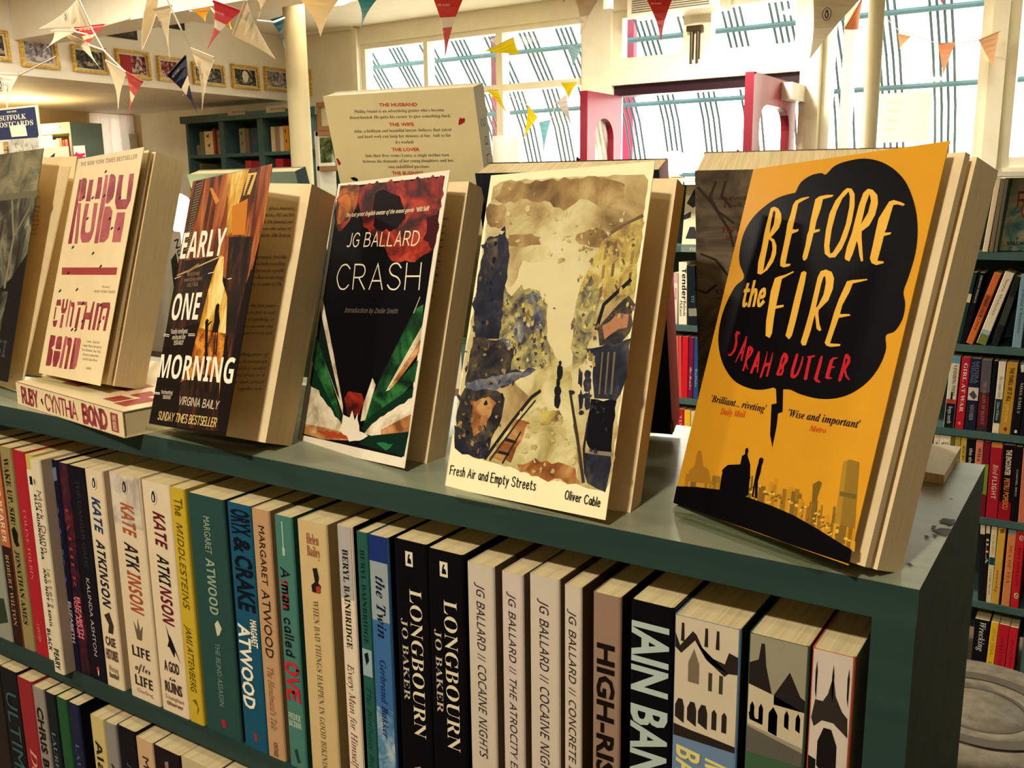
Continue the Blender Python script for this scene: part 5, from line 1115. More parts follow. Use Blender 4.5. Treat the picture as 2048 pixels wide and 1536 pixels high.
def far_book(tl, tr, br, bl, Y, zb, col, art=(), label='', dep=.13, group=GB, name='paperback'):
    """spine out on a far shelf, possibly leaning: head and foot edges as seen"""
    a, b, c, d = (at(*p, Y=Y) for p in (tl, tr, br, bl))
    up = ((a+b)/2-(c+d)/2); lean = math.atan2(up.x, up.z); h = up.length
    w = max(.007, ((b-a).length+(c-d).length)/2*math.cos(lean))
    h -= max(0, w*abs(math.sin(lean))*.5)
    if abs(lean) > .12: w *= .86
    up_ = [z for z in zshelf+[ztopb+.008] if z > zb+.05]
    if up_: h = min(h, (min(up_)-.024-zb-w*abs(math.sin(lean)))/math.cos(lean))
    mid = (c+d)/2
    o = Vector((mid.x-w/2*math.cos(lean), Y+.004, zb+.0006+(w*math.sin(lean) if lean > 0 else 0)))
    if lean < 0: o.z = zb+.0006
    return spine_book(tuple(o), w, h, dep, col, list(art), label, lean=lean, group=group, name=name)
def row7(items, cf, ytop, ybot, zb, Y=YB):
    for it in items:
        (t0, t1), (b0, b1), col, art, label = it[:5]
        yt = it[5] if len(it) > 5 else ytop
        far_book(cf(t0, yt), cf(t1, yt+3), cf(b1, ybot+3), cf(b0, ybot), Y, zb, col, art, label)
nB = 'on the second right hand shelf'
row7([
 ((300, 330), (196, 226), (30, 56, 52), [('b', .3, .42, (214, 190, 150))], 'dark green leaning paperback with a cream label '+nB),
 ((332, 386), (228, 252), (20, 20, 24), [Tt('DEBORAH MOGGACH', 'r', (190, 190, 180), .04, .42, .4, .8)], 'black leaning paperback left of the orange one '+nB),
 ((428, 486), (254, 302), (204, 104, 48), [Tt('THESE', 'B', (60, 40, 30), .32, .46, .25, .7), Tt('OUR LIVES', 'sr', (90, 50, 30), .5, .8, .3, .65), ('b', .3, .62, (170, 78, 40))], 'orange leaning paperback '+nB),
 ((500, 566), (312, 388), (220, 206, 176), [('b', .86, 1, (110, 120, 60)), ('b', .8, .86, (150, 170, 170)), Tt('Nora Webster', 'sr', (150, 130, 110), .08, .6, .35, .65)], 'cream leaning paperback with a green foot '+nB, 412),
 ((570, 600), (400, 470), (34, 38, 36), [('b', .3, .7, (56, 62, 52))], 'dark leaning paperback between the cream and the light blue '+nB, 430),
 ((602, 655), (540, 602), (124, 152, 166), [Tt('Emma Chapman', 'sr', (70, 90, 110), .2, .8, .35, .65)], 'light blue tall paperback '+nB, 412),
], C7, 422, 862, zshelf[1])
nC = 'on the third right hand shelf'
row7([
 ((176, 216), (108, 190), (206, 196, 170), [('b', 0, .1, (90, 140, 160)), ('b', .6, .66, (170, 60, 40)), ('b', .66, 1, (22, 24, 28)), Tt('VANISHING POINT', 'sr', (60, 50, 44), .12, .55, .4, .8), Tt('freya north', 'r', (200, 200, 190), .7, .94, .3, .75), ('p', [(.4, .5), (.6, .5), (.6, .6), (.4, .6)], INK, 3)], 'white over black paperback beside the red one '+nC),
 ((236, 290), (192, 242), (176, 30, 44), [Tt('GIRL AT WAR', 's', (230, 200, 190), .08, .76, .28, .74), ('p', [(.3, .9), (.6, .9), (.6, .94), (.3, .94)], (220, 120, 110), 2)], 'bright red paperback with white serif title '+nC),
 ((293, 352), (246, 322), (32, 34, 52), [('b', .4, .58, (196, 188, 170)), ('p', [(.1, .5), (.5, .44), (.9, .52), (.6, .57)], (70, 66, 66), 2), Tt('MOIRA', 'B', (90, 100, 120), .04, .34, .5, .85), Tt('YOUNG', 'B', (90, 100, 120), .04, .34, .12, .45), Tt('NOVEMBER', 'sr', (150, 150, 150), .64, .86, .3, .7)], 'navy paperback with a white middle band '+nC),
 ((356, 424), (326, 388), (58, 40, 44), [('b', .5, .92, (104, 30, 36)), ('b', 0, .45, (84, 80, 84)), Tt('THE QUALITY OF SILENCE', 'sr', (170, 120, 110), .3, .9, .3, .65)], 'dark maroon and grey paperback '+nC),
 ((428, 462), (392, 416), (20, 20, 22), [], 'black paperback left of the white and dark green one '+nC),
 ((465, 510), (420, 466), (216, 206, 182), [('b', .52, .86, (30, 54, 58)), Tt('The Country Girls', 'si', (80, 70, 64), .2, .5, .3, .7), Tt("Edna O'Brien", 'sb', (170, 180, 170), .56, .82, .3, .7), ('p', [(.1, .88), (.9, .88), (.9, .98), (.1, .98)], (226, 214, 186), 2)], 'white paperback with a dark green lower band '+nC),
 ((514, 588), (470, 530), (186, 138, 46), [Tt('THE THRILL OF IT ALL', 'B', (50, 34, 20), .07, .54, .3, .7), Tt("JOSEPH O'CONNOR", 'B', (226, 190, 100), .58, .84, .3, .6), ('e', .5, .93, .006, (120, 30, 30), (150, 40, 40))], 'mustard yellow paperback '+nC),
 ((592, 648), (536, 590), (22, 22, 26), [Tt('MISS EMILY', 'sr', (190, 180, 160), .26, .7, .4, .75), ('p', [(.1, .02), (.6, .0), (.9, .1), (.3, .12)], (206, 200, 180), 2), ('p', [(.4, .93), (.7, .93), (.7, .97), (.4, .97)], (226, 220, 200), 2)], 'black paperback with white lettering right of the mustard one '+nC),
 ((652, 700), (594, 640), (26, 26, 28), [], 'plain black paperback cut off by the photo edge '+nC),
], C7, 938, 1378, zshelf[2])
nD = 'on the fourth right hand shelf'
row7([
 ((20, 44), (-60, -40), (196, 190, 170), [], 'grey white paperback beside the white pad '+nD),
 ((46, 70), (8, 36), (210, 198, 168), [Tt('GIVEN', 'sr', (90, 80, 70), .1, .5, .3, .7)], 'thin cream paperback left of the white one '+nD),
 ((72, 118), (38, 88), (222, 210, 182), [Tt('The Winter', 'sr', (80, 70, 60), .08, .36, .5, .85), Tt('Visitor', 'sr', (80, 70, 60), .08, .36, .12, .45)], 'wide white paperback '+nD),
 ((120, 137), (90, 110), (96, 98, 50), [], 'thin dark olive paperback '+nD),
 ((139, 164), (112, 138), (170, 146, 60), [Tt('THE LIFE', 'B', (120, 90, 40), .1, .5, .3, .7)], 'dull yellow paperback left of the brighter yellow '+nD),
 ((167, 192), (140, 166), (190, 162, 62), [Tt('OF PI', 'B', (130, 100, 40), .1, .5, .3, .7)], 'brighter yellow paperback left of the black one '+nD),
 ((194, 232), (168, 206), (20, 22, 26), [Tt('the shore', 'B', (190, 190, 176), .12, .4, .3, .7)], 'black paperback with white title left of the pink one '+nD),
 ((234, 268), (208, 240), (204, 120, 96), [Tt('WILL AND', 's', (60, 40, 40), .1, .46, .3, .72)], 'salmon pink paperback '+nD),
 ((270, 300), (243, 272), (116, 26, 40), [('b', .3, .7, (120, 140, 40))], 'maroon paperback with a lime patch '+nD),
 ((303, 355), (277, 328), (164, 30, 46), [Tt('Bird', 'sb', (224, 170, 150), .28, .42, .3, .78), Tt('FLIGHT', 'B', (224, 180, 160), .44, .74, .3, .72), ('b', 0, .06, (196, 120, 60))], 'crimson paperback with cream title '+nD),
 ((358, 412), (330, 388), (150, 24, 34), [('b', 0, .76, (20, 16, 18)), Tt('THE ENCOUNTER', 'X', (226, 206, 176), .06, .40, .3, .74), Tt('PETRU POPESCU', 'X', (214, 120, 60), .44, .86, .3, .74)], 'black paperback with a red foot and bold capitals '+nD),
 ((415, 446), (391, 420), (22, 20, 24), [Tt('CARMEL BIRD', 'r', (190, 180, 170), .3, .66, .3, .6)], 'narrow black paperback right of the bold capitals '+nD),
 ((448, 480), (424, 452), (200, 112, 84), [], 'orange pink paperback cut off by the photo edge '+nD),
], C8b, 66, 402, zshelf[3])
nE = 'on the fifth right hand shelf'
row7([
 ((250, 276), (240, 262), (30, 28, 30), [('b', 0, .12, (206, 190, 160))], 'black paperback nearest the case end panel '+nE),
 ((276, 300), (262, 278), (26, 26, 28), [('b', 0, .1, (206, 190, 160)), Tt('ILLA', 's', (210, 200, 180), .16, .5, .2, .8)], 'black paperback with huge white letters '+nE),
 ((300, 334), (278, 298), (214, 196, 150), [('b', .4, .5, (20, 70, 90)), Tt('ALL THE THINGS', 'sr', (140, 120, 90), .1, .36, .3, .6), Tt('CLAIRE BENIN', 'sr', (110, 90, 70), .56, .9, .3, .6)], 'cream paperback with a blue band '+nE),
 ((336, 368), (300, 336), (204, 158, 64), [Tt('anarchy', 'sc', (150, 90, 40), .55, .85, .3, .8), ('p', [(.2, .02), (.9, .0), (.8, .06), (.3, .07)], (120, 90, 40), 2)], 'golden yellow paperback '+nE),
 ((380, 418), (348, 384), (206, 126, 72), [('b', 0, .06, (120, 140, 150)), Tt('SEA OF TEA', 'sr', (170, 70, 40), .2, .7, .3, .7)], 'orange paperback '+nE),
 ((420, 456), (388, 426), (190, 34, 42), [('e', .6, .08, .008, INK, (220, 196, 150)), ('e', .6, .84, .009, INK, (226, 206, 170)), Tt('RITA MONALDI', 'sr', (140, 20, 30), .2, .7, .3, .7)], 'bright red paperback with round emblems '+nE),
], C8b, 448, 788, zshelf[4])
nF = 'on the lowest right hand shelf'
row7([
 ((230, 298), (205, 268), (22, 22, 26), [Tt('Wrecking', 'sb', (190, 190, 180), .04, .5, .35, .8)], 'black paperback with white italic title '+nF),
 ((306, 340), (270, 304), (222, 178, 44), [Tt('LEYLA SAMA', 'i', (190, 130, 40), .1, .5, .3, .7), Tt('Leyla', 'i', (120, 90, 30), .62, .85, .3, .7)], 'bright yellow paperback '+nF),
 ((343, 390), (306, 354), (186, 34, 46), [Tt('AMITAV', 'i', (140, 24, 34), .2, .7, .3, .6)], 'red paperback, left of two '+nF),
 ((393, 430), (357, 398), (190, 36, 48), [Tt('GHOSH', 'i', (140, 24, 34), .2, .7, .3, .6)], 'red paperback, right of two '+nF),
], C8b, 838, 1120, zshelf[5])
# the stretch seen between the watercolour book and the yellow book
nG = 'seen between watercolour and yellow books'
row7([
 ((180, 203), (172, 198), (222, 210, 186), [Tt('HOUSE', 'B', (214, 90, 110), .3, .52, .3, .75), ('b', 0, .2, (200, 160, 160))], 'thin white paperback with pink letters '+nG, 560),
 ((206, 252), (206, 250), (232, 222, 196), [Tt('Tender', 'B', (20, 18, 20), .1, .60, .4, .92), Tt('Belinda', 'r', (60, 54, 50), .62, .86, .56, .9), Tt('McKeon', 'r', (60, 54, 50), .62, .86, .1, .46)], 'white paperback with bold black title '+nG, 500),
 ((250, 290), (258, 312), (24, 30, 36), [('b', .72, .85, (130, 130, 110)), Tt('TO', 's', (90, 120, 140), .5, .62, .4, .8)], 'black leaning paperback '+nG, 515),
], CG, 505, 838, zshelf[1])
row7([
 ((150, 188), (172, 192), (220, 206, 176), [], 'cream paperback with no lettering '+nG),
 ((190, 206), (194, 208), (204, 92, 76), [], 'coral slim paperback with dark lines, left of two '+nG),
 ((207, 222), (209, 222), (196, 80, 70), [], 'coral slim paperback, right of two '+nG),
 ((225, 262), (224, 252), (200, 28, 36), [], 'scarlet paperback '+nG),
 ((264, 290), (255, 282), (110, 26, 60), [Tt('The Member', 'sc', (220, 190, 190), .48, .86, .3, .75)], 'plum paperback with script title '+nG),
 ((292, 320), (285, 312), (40, 70, 120), [Tt('Buffalo', 'sr', (150, 170, 190), .5, .8, .3, .7)], 'blue paperback '+nG),
], CG, 884, 1214, zshelf[2])
row7([
 ((200, 236), (196, 230), (176, 30, 38), [Tt('TIM WARE', 'sr', (220, 170, 150), .1, .7, .3, .7)], 'dark red paperback on the row below '+nG),
 ((238, 272), (233, 266), (222, 178, 44), [], 'yellow paperback on the row below '+nG),
 ((274, 302), (269, 296), (216, 190, 150), [], 'beige paperback on the row below '+nG),
], CG, 1275, 1600, zshelf[3])
# covers facing out on the top shelf
def facing(px, Y, zb, col, label, deco=None, lean=9, name='paperback'):
    a, b = at(px[0], px[1], Y=Y), at(px[2], px[3], Y=Y); w = b.x-a.x; h = min(a.z, ztopb-.016)-zb
    t = empty(name, loc=(a.x, Y, zb+.001)); t.rotation_euler = (-R(lean), 0, 0); h /= math.cos(R(lean))
    g = MB(); m = col if not isinstance(col, tuple) else M(col, .4); g.box((0, 0, 0), (w, .0008, h), m)
    if deco: deco(g, lambda u, v, k=1: (w*u, -.0003*k, h*v))
    g.build('front_cover', t); g = MB(); g.box((.001, .0008, .001), (w-.002, .018, h-.001), PAGE); g.build('page_block', t)
    g = MB(); g.box((0, .018, 0), (w, .0188, h), m); g.build('back_cover', t)
    tag(t, label, 'book'); return t
WT2 = NM('teal_cloud_cover', [(.34, (44, 116, 126)), (.44, (130, 180, 172)), (.52, (214, 212, 170)), (.7, (228, 220, 178))], 16, 5, rough=.4, dist=1.0)
def mac(g, P):
    g.text('MACHEN', 'B', M((30, 34, 34)), lambda u, v: P(.22+.6*u, .08+.05*v, 2)); g.text('F', 'B', M((30, 34, 34)), lambda u, v: P(.45+.05*u, .15+.04*v, 2))
    for L, x, z in (('R', .38, .60), ('O', .5, .46)):
        for cv, pts in stroke_layout(L): g.ribbon([(x+.26*u, z+.20*v) for u, v in (smooth(pts) if cv else pts)], .035, M((206, 70, 40)), lambda a, b: P(a, b, 3))
facing((2009, 352, 2090, 350), YB+.06, zshelf[0], WT2, 'teal and cream book facing out on the top shelf at the right edge', mac)
for i, (x, c, lab) in enumerate(((1972, (224, 206, 170), 'thin cream book leaning at the left of three left of the teal cover'), (1984, (120, 106, 84), 'thin brown grey book leaning, middle of three left of the teal cover'), (1993, (98, 98, 78), 'thin olive grey book leaning, right of three left of the teal cover'))):
    far_book((x+20, 352), (x+30-i*3, 354), (x+4-i, 500), (x-8+i, 500), YB, zshelf[0], c, [], lab)
def shapes(g, P):
    for q in ([(.1, .7), (.5, .95), (.8, .7), (.5, .62)], [(.2, .1), (.4, .3), (.7, .3), (.9, .1)], [(.0, .5), (.4, .56), (.4, .46), (0, .42)]): g.poly([P(*p, 2) for p in q], M((30, 32, 34)))
facing((1366, 372, 1400, 372), YB+.05, zshelf[0], (220, 206, 170), 'cream book with dark shapes, facing out beside the marbled book', shapes)
g = MB(); a = at(1362, 505, Y=YB-.004); b = at(1398, 492, Y=YB-.004); 
for i in range(1): tag(spine_book((a.x-.05, YB-.001, zshelf[0]-.0195), .001, .001, .001, (0, 0, 0), [], ''), None, None) if 0 else None
g.box((0, 0, 0), (b.x-a.x+.05, .003, .018), M((120, 128, 118))); g.text('FICTION', 'B', M((200, 200, 186)), lambda u, v: (.03+.06*u, -.0006, .004+.01*v)); tag(g.build('shelf_label', loc=(a.x, YB-.0035, zshelf[0]-.0195)), 'grey shelf label strip seen between the watercolour and yellow books', 'label')
# hidden run of spines further left keeps the shelf full where it peeps out beyond the cream book
for i, (x, c, lab) in enumerate(((1000, (206, 104, 70), 'orange book standing on the bookcase top beyond the raised cream book'), (1018, (60, 96, 90), 'teal book on the bookcase top beyond the raised cream book'), (1036, (150, 50, 50), 'brick red book on the bookcase top beyond the raised cream book'), (1048, (200, 170, 80), 'ochre book on the bookcase top, right of the brick red one'))):
    a = at(x, 352-i, Y=YB+.06); b = at(x+15, 352, Y=YB+.06); z = at(x, 336, Y=YB+.06).z
    spine_book((a.x, YB+.06, ztopb+.0006), max(.012, (b.x-a.x)*.95), max(.03, z-ztopb), .1, c, [], lab, name='paperback')

# glowing globe lamp standing on that bookcase
LAMP = M((255, 238, 196), .4, .2, 14.0)
c = at(1347, 340, Y=YB+.12); t = empty('table_lamp', loc=(c.x, YB+.12, ztopb)); r_ = .040
g = MB(); g.lathe([(.0, 0), (.032, .0), (.032, .006), (.012, .010)], M((120, 110, 90), .35, metal=.8), 20); g.build('base', t, smooth=True)
g = MB(); g.lathe([(.0, .009)]+[(r_*1.25*math.sin(math.pi*i/12), .009+r_-r_*math.cos(math.pi*i/12)) for i in range(1, 12)]+[(.0, .009+2*r_)], LAMP, 24); g.build('lamp_globe', t, smooth=True)
tag(t, 'small lit globe lamp on the bookcase, above the watercolour book', 'lamp')
# added glowing bulb standing in for a bright glare between the two left books
c = at(365, 430, Y=.555); t = empty('glare_bulb', loc=(c.x, .555, ZT)); z = at(365, 464, Y=.555).z-ZT; z2 = at(365, 387, Y=.555).z-ZT
g = MB(); g.lathe([(0, 0), (.011, 0), (.011, .004), (.003, .006), (.003, z+.002)], M((150, 156, 160), .3, metal=.8), 16); g.build('base', t, smooth=True)
g = MB(); g.lathe([(.0, z), (.008, z+.001), (.0115, z+.008), (.0125, z+(z2-z)*.45), (.0105, z+(z2-z)*.66), (.0055, z+(z2-z)*.9), (0, z2)], LAMP, 20); g.build('bulb', t, smooth=True)
tag(t, 'small glowing bulb added for a white glare between the cream letter and alley books', 'lamp')

# step stool
c = at(1960, 1413, Z=.43); t = empty('step_stool', loc=(c.x, c.y, 0)); rs = .20
S1 = NM('stool_top_rubber', [(.3, (108, 100, 86)), (.7, (140, 130, 112))], 40, 5, rough=.5); S2 = M((92, 85, 73), .5); S3 = M((150, 142, 124), .3, metal=.6)
g = MB(); g.lathe([(0, .425), (.075, .425), (.078, .421), (.084, .421), (.087, .427), (.11, .428), (.114, .424), (.118, .428), (.122, .424), (.126, .428), (.13, .424), (.134, .428), (.138, .424), (.15, .43), (rs-.012, .43), (rs-.002, .42), (rs, .40), (rs-.006, .395), (0, .395)][::-1], S1, 48); g.build('top_step', t, smooth=True)
g = MB(); g.lathe([(.0765, .4256), (.0765, .4262), (.0835, .4262), (.0835, .4256)], S2, 40, caps=False); g.lathe([(.112, .4284), (.112, .4288), (.138, .4288), (.138, .4284)], S2, 40, caps=False); g.build('ring', t)
g = MB(); g.lathe([(rs-.012, .395), (rs-.006, .24)], M((38, 40, 44), .5), 40, caps=False); g.lathe([(rs+.05, .24), (rs+.055, .20), (rs+.06, .02)], M((38, 40, 44), .5), 40, caps=False); g.lathe([(rs-.01, .241), (rs+.05, .24)], S1, 40, caps=False); g.build('body', t, smooth=True)
g = MB(); g.lathe([(rs+.001, .405), (rs+.004, .40), (rs+.001, .394)], S3, 40, caps=False); g.build('rim', t, smooth=True)
tag(t, 'round grey step stool with ringed top beside the end of the bookcase', 'stool')

# ---------------------------------------------------------------- teal bookcase at the back
YT = 5.0; CT = lambda x, y: (340+x/6.4, 190+y/6.4)
def pz(x, y, Y=YT): return at(*CT(x, y), Y=Y)
x0 = pz(212, 500).x; x1 = at(640, 300, Y=YT).x; zt = pz(900, 225).z
tb = empty('bookcase', loc=(x0, YT, 0)); tag(tb, 'tall teal bookcase with two label plates against the back wall', 'bookcase')
def tbox(nm, a, b, z0, z1, y0=0, y1=.26, m=TEAL):
    g = MB(); g.box((a-x0, y0, z0), (b-x0, y1, z1), m); return g.build(nm, tb)
zh0 = pz(900, 320).z; zs1 = pz(460, 765).z; 
hdr = tbox('header', x0-.03, x1, zh0, zt, -.03, .26)
for a, b in ((215, 246), (636, 700), (1128, 1200), (1700, 1760)): tbox('upright', pz(a, 600).x, pz(b, 600).x, 0, zh0)
tbox('back_panel', x0, x1, 0, zh0, .25, .262, PAINT_DARK)
for z in (zs1, zs1-.36, zs1-.72): tbox('shelf', x0, x1, z-.025, z, .001, .25)
for a, b, y0_, y1_ in ((745, 962, 265, 225), (1236, 1472, 230, 182)):
    p, q = pz(a, y0_, YT-.032), pz(b, y1_, YT-.032); g = MB(); g.box((p.x-x0, -.036, p.z), (q.x-x0, -.031, p.z+.045), M((176, 164, 134))); g.text('HISTORY', 'sr', M((80, 80, 70)), lambda u, v: (p.x-x0+.05+.16*u, -.0365, p.z+.012+.018*v)); g.build('label_plate', hdr)
GT = 'books in the tall teal bookcase'
for (a, b, y, c, lab, rowz) in ((296, 340, 640, (120, 100, 90), 'short mauve brown book, first on the left upper bay of the teal bookcase', 0), (342, 400, 470, (110, 112, 80), 'olive book left of the wide cream one in the teal bookcase', 0), (402, 512, 462, (214, 190, 140), 'wide cream book with dark spots in the left bay of the teal bookcase', 0), (514, 540, 430, (150, 66, 40), 'rust brown book right of the wide cream one in the teal bookcase', 0), (566, 634, 455, (140, 118, 90), 'brown speckled book at the right of the left bay of the teal bookcase', 0),
   (850, 925, 425, (130, 124, 96), 'pale grey green book in the middle bay of the teal bookcase', 0), (927, 975, 430, (110, 92, 70), 'brown book in the middle bay of the teal bookcase', 0), (1000, 1100, 420, (50, 76, 84), 'wide blue green book in the middle bay of the teal bookcase', 0), (1102, 1126, 520, (120, 126, 120), 'short grey book ending the middle bay of the teal bookcase', 0),
   (1256, 1306, 405, (196, 180, 140), 'cream book first in the right bay of the teal bookcase', 0), (1308, 1366, 400, (150, 124, 96), 'brown book second in the right bay of the teal bookcase', 0), (1368, 1416, 400, (206, 194, 164), 'white book left of the orange one in the teal bookcase', 0), (1418, 1484, 392, (206, 140, 44), 'orange yellow book in the right bay of the teal bookcase', 0), (1486, 1540, 440, (110, 84, 66), 'dark brown book right of the orange one in the teal bookcase', 0)):
    p, q = pz(a, 600), pz(b, 600); z = pz((a+b)/2, y).z
    deco = [('p', [(.2, .2), (.6, .12), (.5, .3)], (90, 60, 40), 2), ('p', [(.3, .6), (.7, .5), (.6, .7)], (110, 70, 40), 2)] if b-a > 60 else []
    spine_book((p.x, YT+.03, zs1+.0006), (q.x-p.x)*.97, z-zs1, .18, c, deco, lab, group=GT, name='book')
for (a, b, y, c, lab) in ((330, 372, 880, (96, 90, 50), 'olive book top on the second shelf of the teal bookcase'), (920, 1000, 840, (170, 56, 56), 'red book top in the middle bay, left of two, second shelf'), (1002, 1118, 850, (150, 40, 44), 'wide dark red book top in the middle bay, right of two, second shelf'), (1310, 1412, 815, (176, 40, 50), 'red book top in the right bay, second shelf of the teal bookcase')):
    p, q = pz(a, 850), pz(b, 850); z = pz((a+b)/2, y).z
    spine_book((p.x, YT+.03, zs1-.36+.0006), (q.x-p.x)*.97, min(.32, max(.12, z-zs1+.36)), .18, c, [], lab, group=GT, name='book')
# framed board and shelves right of the pole
g = MB(); p, q = at(632, 205, Y=YT-.2), at(668, 260, Y=YT-.2); fr = .03
t = empty('notice_board', loc=(p.x, YT-.2, q.z)); w_, h_ = q.x-p.x, p.z-q.z
g.box((0, 0, 0), (w_, .03, fr), M((150, 110, 66))); g.box((0, 0, h_-fr), (w_, .03, h_), M((150, 110, 66))); g.box((0, 0, fr), (fr, .03, h_-fr), M((150, 110, 66))); g.build('frame', t)
g = MB(); g.box((fr, .012, fr), (w_, .016, h_-fr), M((196, 190, 164))); g.build('panel', t); tag(t, 'wood framed pale board behind the raised cream book', 'board')
t = empty('picture_shelf', loc=(at(640, 360, Y=YT-.2).x, YT-.2, 0)); px0 = t.location.x
g = MB(); 
for y in (262, 332): z = at(650, y, Y=YT-.2).z; g.box((-.02, 0, z-.03), (at(690, 330, Y=YT-.2).x-px0, .15, z), M((150, 116, 76)))
g.box((-.03, 0, 0), (0, .16, at(640, 262, Y=YT-.2).z), M((206, 200, 180))); g.build('frame', t)
tag(t, 'pale wooden rack with pictures behind the raised cream book', 'rack')
z1_, z0_ = at(660, 275, Y=YT-.19).z, at(660, 326, Y=YT-.19).z
g = MB(); PH = NM('landscape_photo', [(.4, (40, 52, 30)), (.55, (90, 104, 60)), (.7, (190, 200, 190))], 14, 5, rough=.4); g.box((0, 0, 0), (.14, .006, z1_-z0_), PH); tag(g.build('picture_card', loc=(px0+.01, YT-.195, z0_+.002)), 'green landscape card on the pale rack behind the raised cream book', 'card')

# ---------------------------------------------------------------- the left corner
CL_ = lambda x, y: (x/8.533, 190+y/8.533)
YP = 2.3
p, q = at(-16, 219, Y=YP), at(82, 278, Y=YP); t = empty('shop_sign', loc=(p.x, YP, q.z)); w_, h_ = q.x-p.x, p.z-q.z
SG = M((40, 48, 76), .5); g = MB(); g.box((0, 0, 0), (w_, .004, h_), M((214, 206, 186))); g.poly([(w_*.0, -.0004, h_*.05), (w_*.965, -.0004, h_*.05), (w_*.945, -.0004, h_*.95), (0, -.0004, h_*.95)], SG)
TX = M((220, 206, 176)); sx = lambda px: (at(px, 250, Y=YP).x-p.x)
g.text('SUFFOLK', 's', TX, lambda u, v: (sx(1)+(sx(54)-sx(1))*u, -.0008, h_*(.63+.15*v))); g.text('POSTCARDS', 's', TX, lambda u, v: (sx(-9)+(sx(67)-sx(-9))*u, -.0008, h_*(.43+.15*v))); g.text('OUR OWN', 'B', TX, lambda u, v: (sx(17)+(sx(36)-sx(17))*u, -.0008, h_*(.85+.05*v)))
g.poly([(sx(19), -.0012, h_*.46), (sx(51), -.0012, h_*.46), (sx(53), -.0012, h_*.12), (sx(21), -.0012, h_*.12)], M((222, 204, 176))); g.build('panel', t)
g = MB(); g.tube([(sx(30), .012, -.3-.9), (sx(30), .012, h_*.5)], .006, M((60, 60, 60), .4), 8); g.build('post', t)
tag(t, 'navy sign lettered in white capitals with a white note stuck on it', 'sign')
# postcard rack under the sign
p0 = at(40, 320, Y=YP+.05); t = empty('card_rack', loc=(p0.x, YP+.05, 0)); g = MB(); WIRE = M((70, 66, 64), .4, metal=.5)
for dx in (-.12, .02, .16): g.tube([(dx, .02, .05), (dx, .02, p0.z+.06)], .003, WIRE, 6)
for z in (p0.z-.1, p0.z+.0, p0.z+.045): g.tube([(-.14, 0, z), (.18, 0, z)], .0025, WIRE, 6)
g.lathe([(0, 0), (.16, 0), (.16, .02), (0, .03)], WIRE, 20); g.build('wire_frame', t); tag(t, 'wire postcard rack below the navy sign', 'rack')
CARDS = ((16, 88, 280, 340, NM('grey_sea_card', [(.35, (120, 118, 108)), (.6, (186, 180, 162))], 30, 4, rough=.4), 'grey landscape postcard under the navy sign'), (-6, 11, 282, 336, (206, 194, 170), 'plain cream postcard at the left edge under the sign'), (76, 108, 272, 306, (230, 226, 206), 'white postcard beside the grey landscape one'), (72, 142, 296, 345, (206, 196, 168), 'cream card with two dark slanting patches above the letter book'), (146, 172, 292, 320, (200, 202, 186), 'pale grey card behind the pink star'))
for i, (a, b, y0_, y1_, c, lab) in enumerate(CARDS):
    Y = YP-.01-.006*i; p, q = at(a, y0_, Y=Y), at(b, y1_, Y=Y); g = MB(); g.box((0, 0, 0), (q.x-p.x, .001, p.z-q.z), c if not isinstance(c, tuple) else M(c))
    if i == 3:
        W_, H_ = q.x-p.x, p.z-q.z
        for P_ in ([(.03, .72), (.22, .62), (.3, .5), (.28, .36), (.05, .3)], [(.38, .6), (.58, .78), (.5, .4), (.44, .2), (.36, .24)]): g.poly([(W_*u, -.0006, H_*v) for u, v in P_], M((36, 44, 56)))
    tag(g.build('postcard', loc=(p.x, Y, q.z)), lab, 'card')
Y = YP-.05; pts = [at(*CL_(x, y), Y=Y) for x, y in ((1170, 1200), (1185, 1050), (1260, 1030), (1300, 975), (1340, 1005), (1440, 990), (1450, 1020), (1340, 1070), (1310, 1180))]; c0 = pts[0].copy()
g = MB(); g.prism([v-c0 for v in pts], [v-c0+Vector((0, .002, 0)) for v in pts], M((214, 30, 80))); tag(g.build('paper_star', loc=c0), 'bright pink cut paper star above the letter book', 'star')
# small bookcase beyond
YS = 4.1; x0 = at(78, 260, Y=YS).x; x1 = at(141, 260, Y=YS).x; zt = at(110, 246, Y=YS).z; zc = at(110, 268, Y=YS).z
rr = ray(185, 262); y1s = rr.y*(x1/rr.x)
t = empty('bookcase', loc=(x0-.5, YS, 0)); L_ = x1-x0+.5; dp = min(1.2, max(.25, y1s-YS)); print('small case depth', y1s-YS)
CRM = M((206, 186, 128), .5)
for nm, a, b_, m in (('header', (0, 0, zc), (L_-.02, .25, zt), CRM), ('end_panel', (L_-.02, 0, 0), (L_, dp, zt), M((128, 148, 138), .5)), ('back_panel', (0, dp-.012, 0), (L_-.02, dp, zc), PAINT_DARK), ('shelf', (0, 0.001, zc-.33), (L_-.02, dp-.012, zc-.31), TEAL)):
    g = MB(); g.box(a, b_, m); g.build(nm, t)
g = MB(); p, q = at(104, 257, Y=YS-.004), at(119, 252, Y=YS-.004); g.box((p.x-x0+.5, -.004, p.z), (q.x-x0+.5, 0, q.z), M((236, 222, 180))); g.build('label_plate', t)
tag(t, 'small bookcase with cream header and teal end panel in the left corner', 'bookcase')
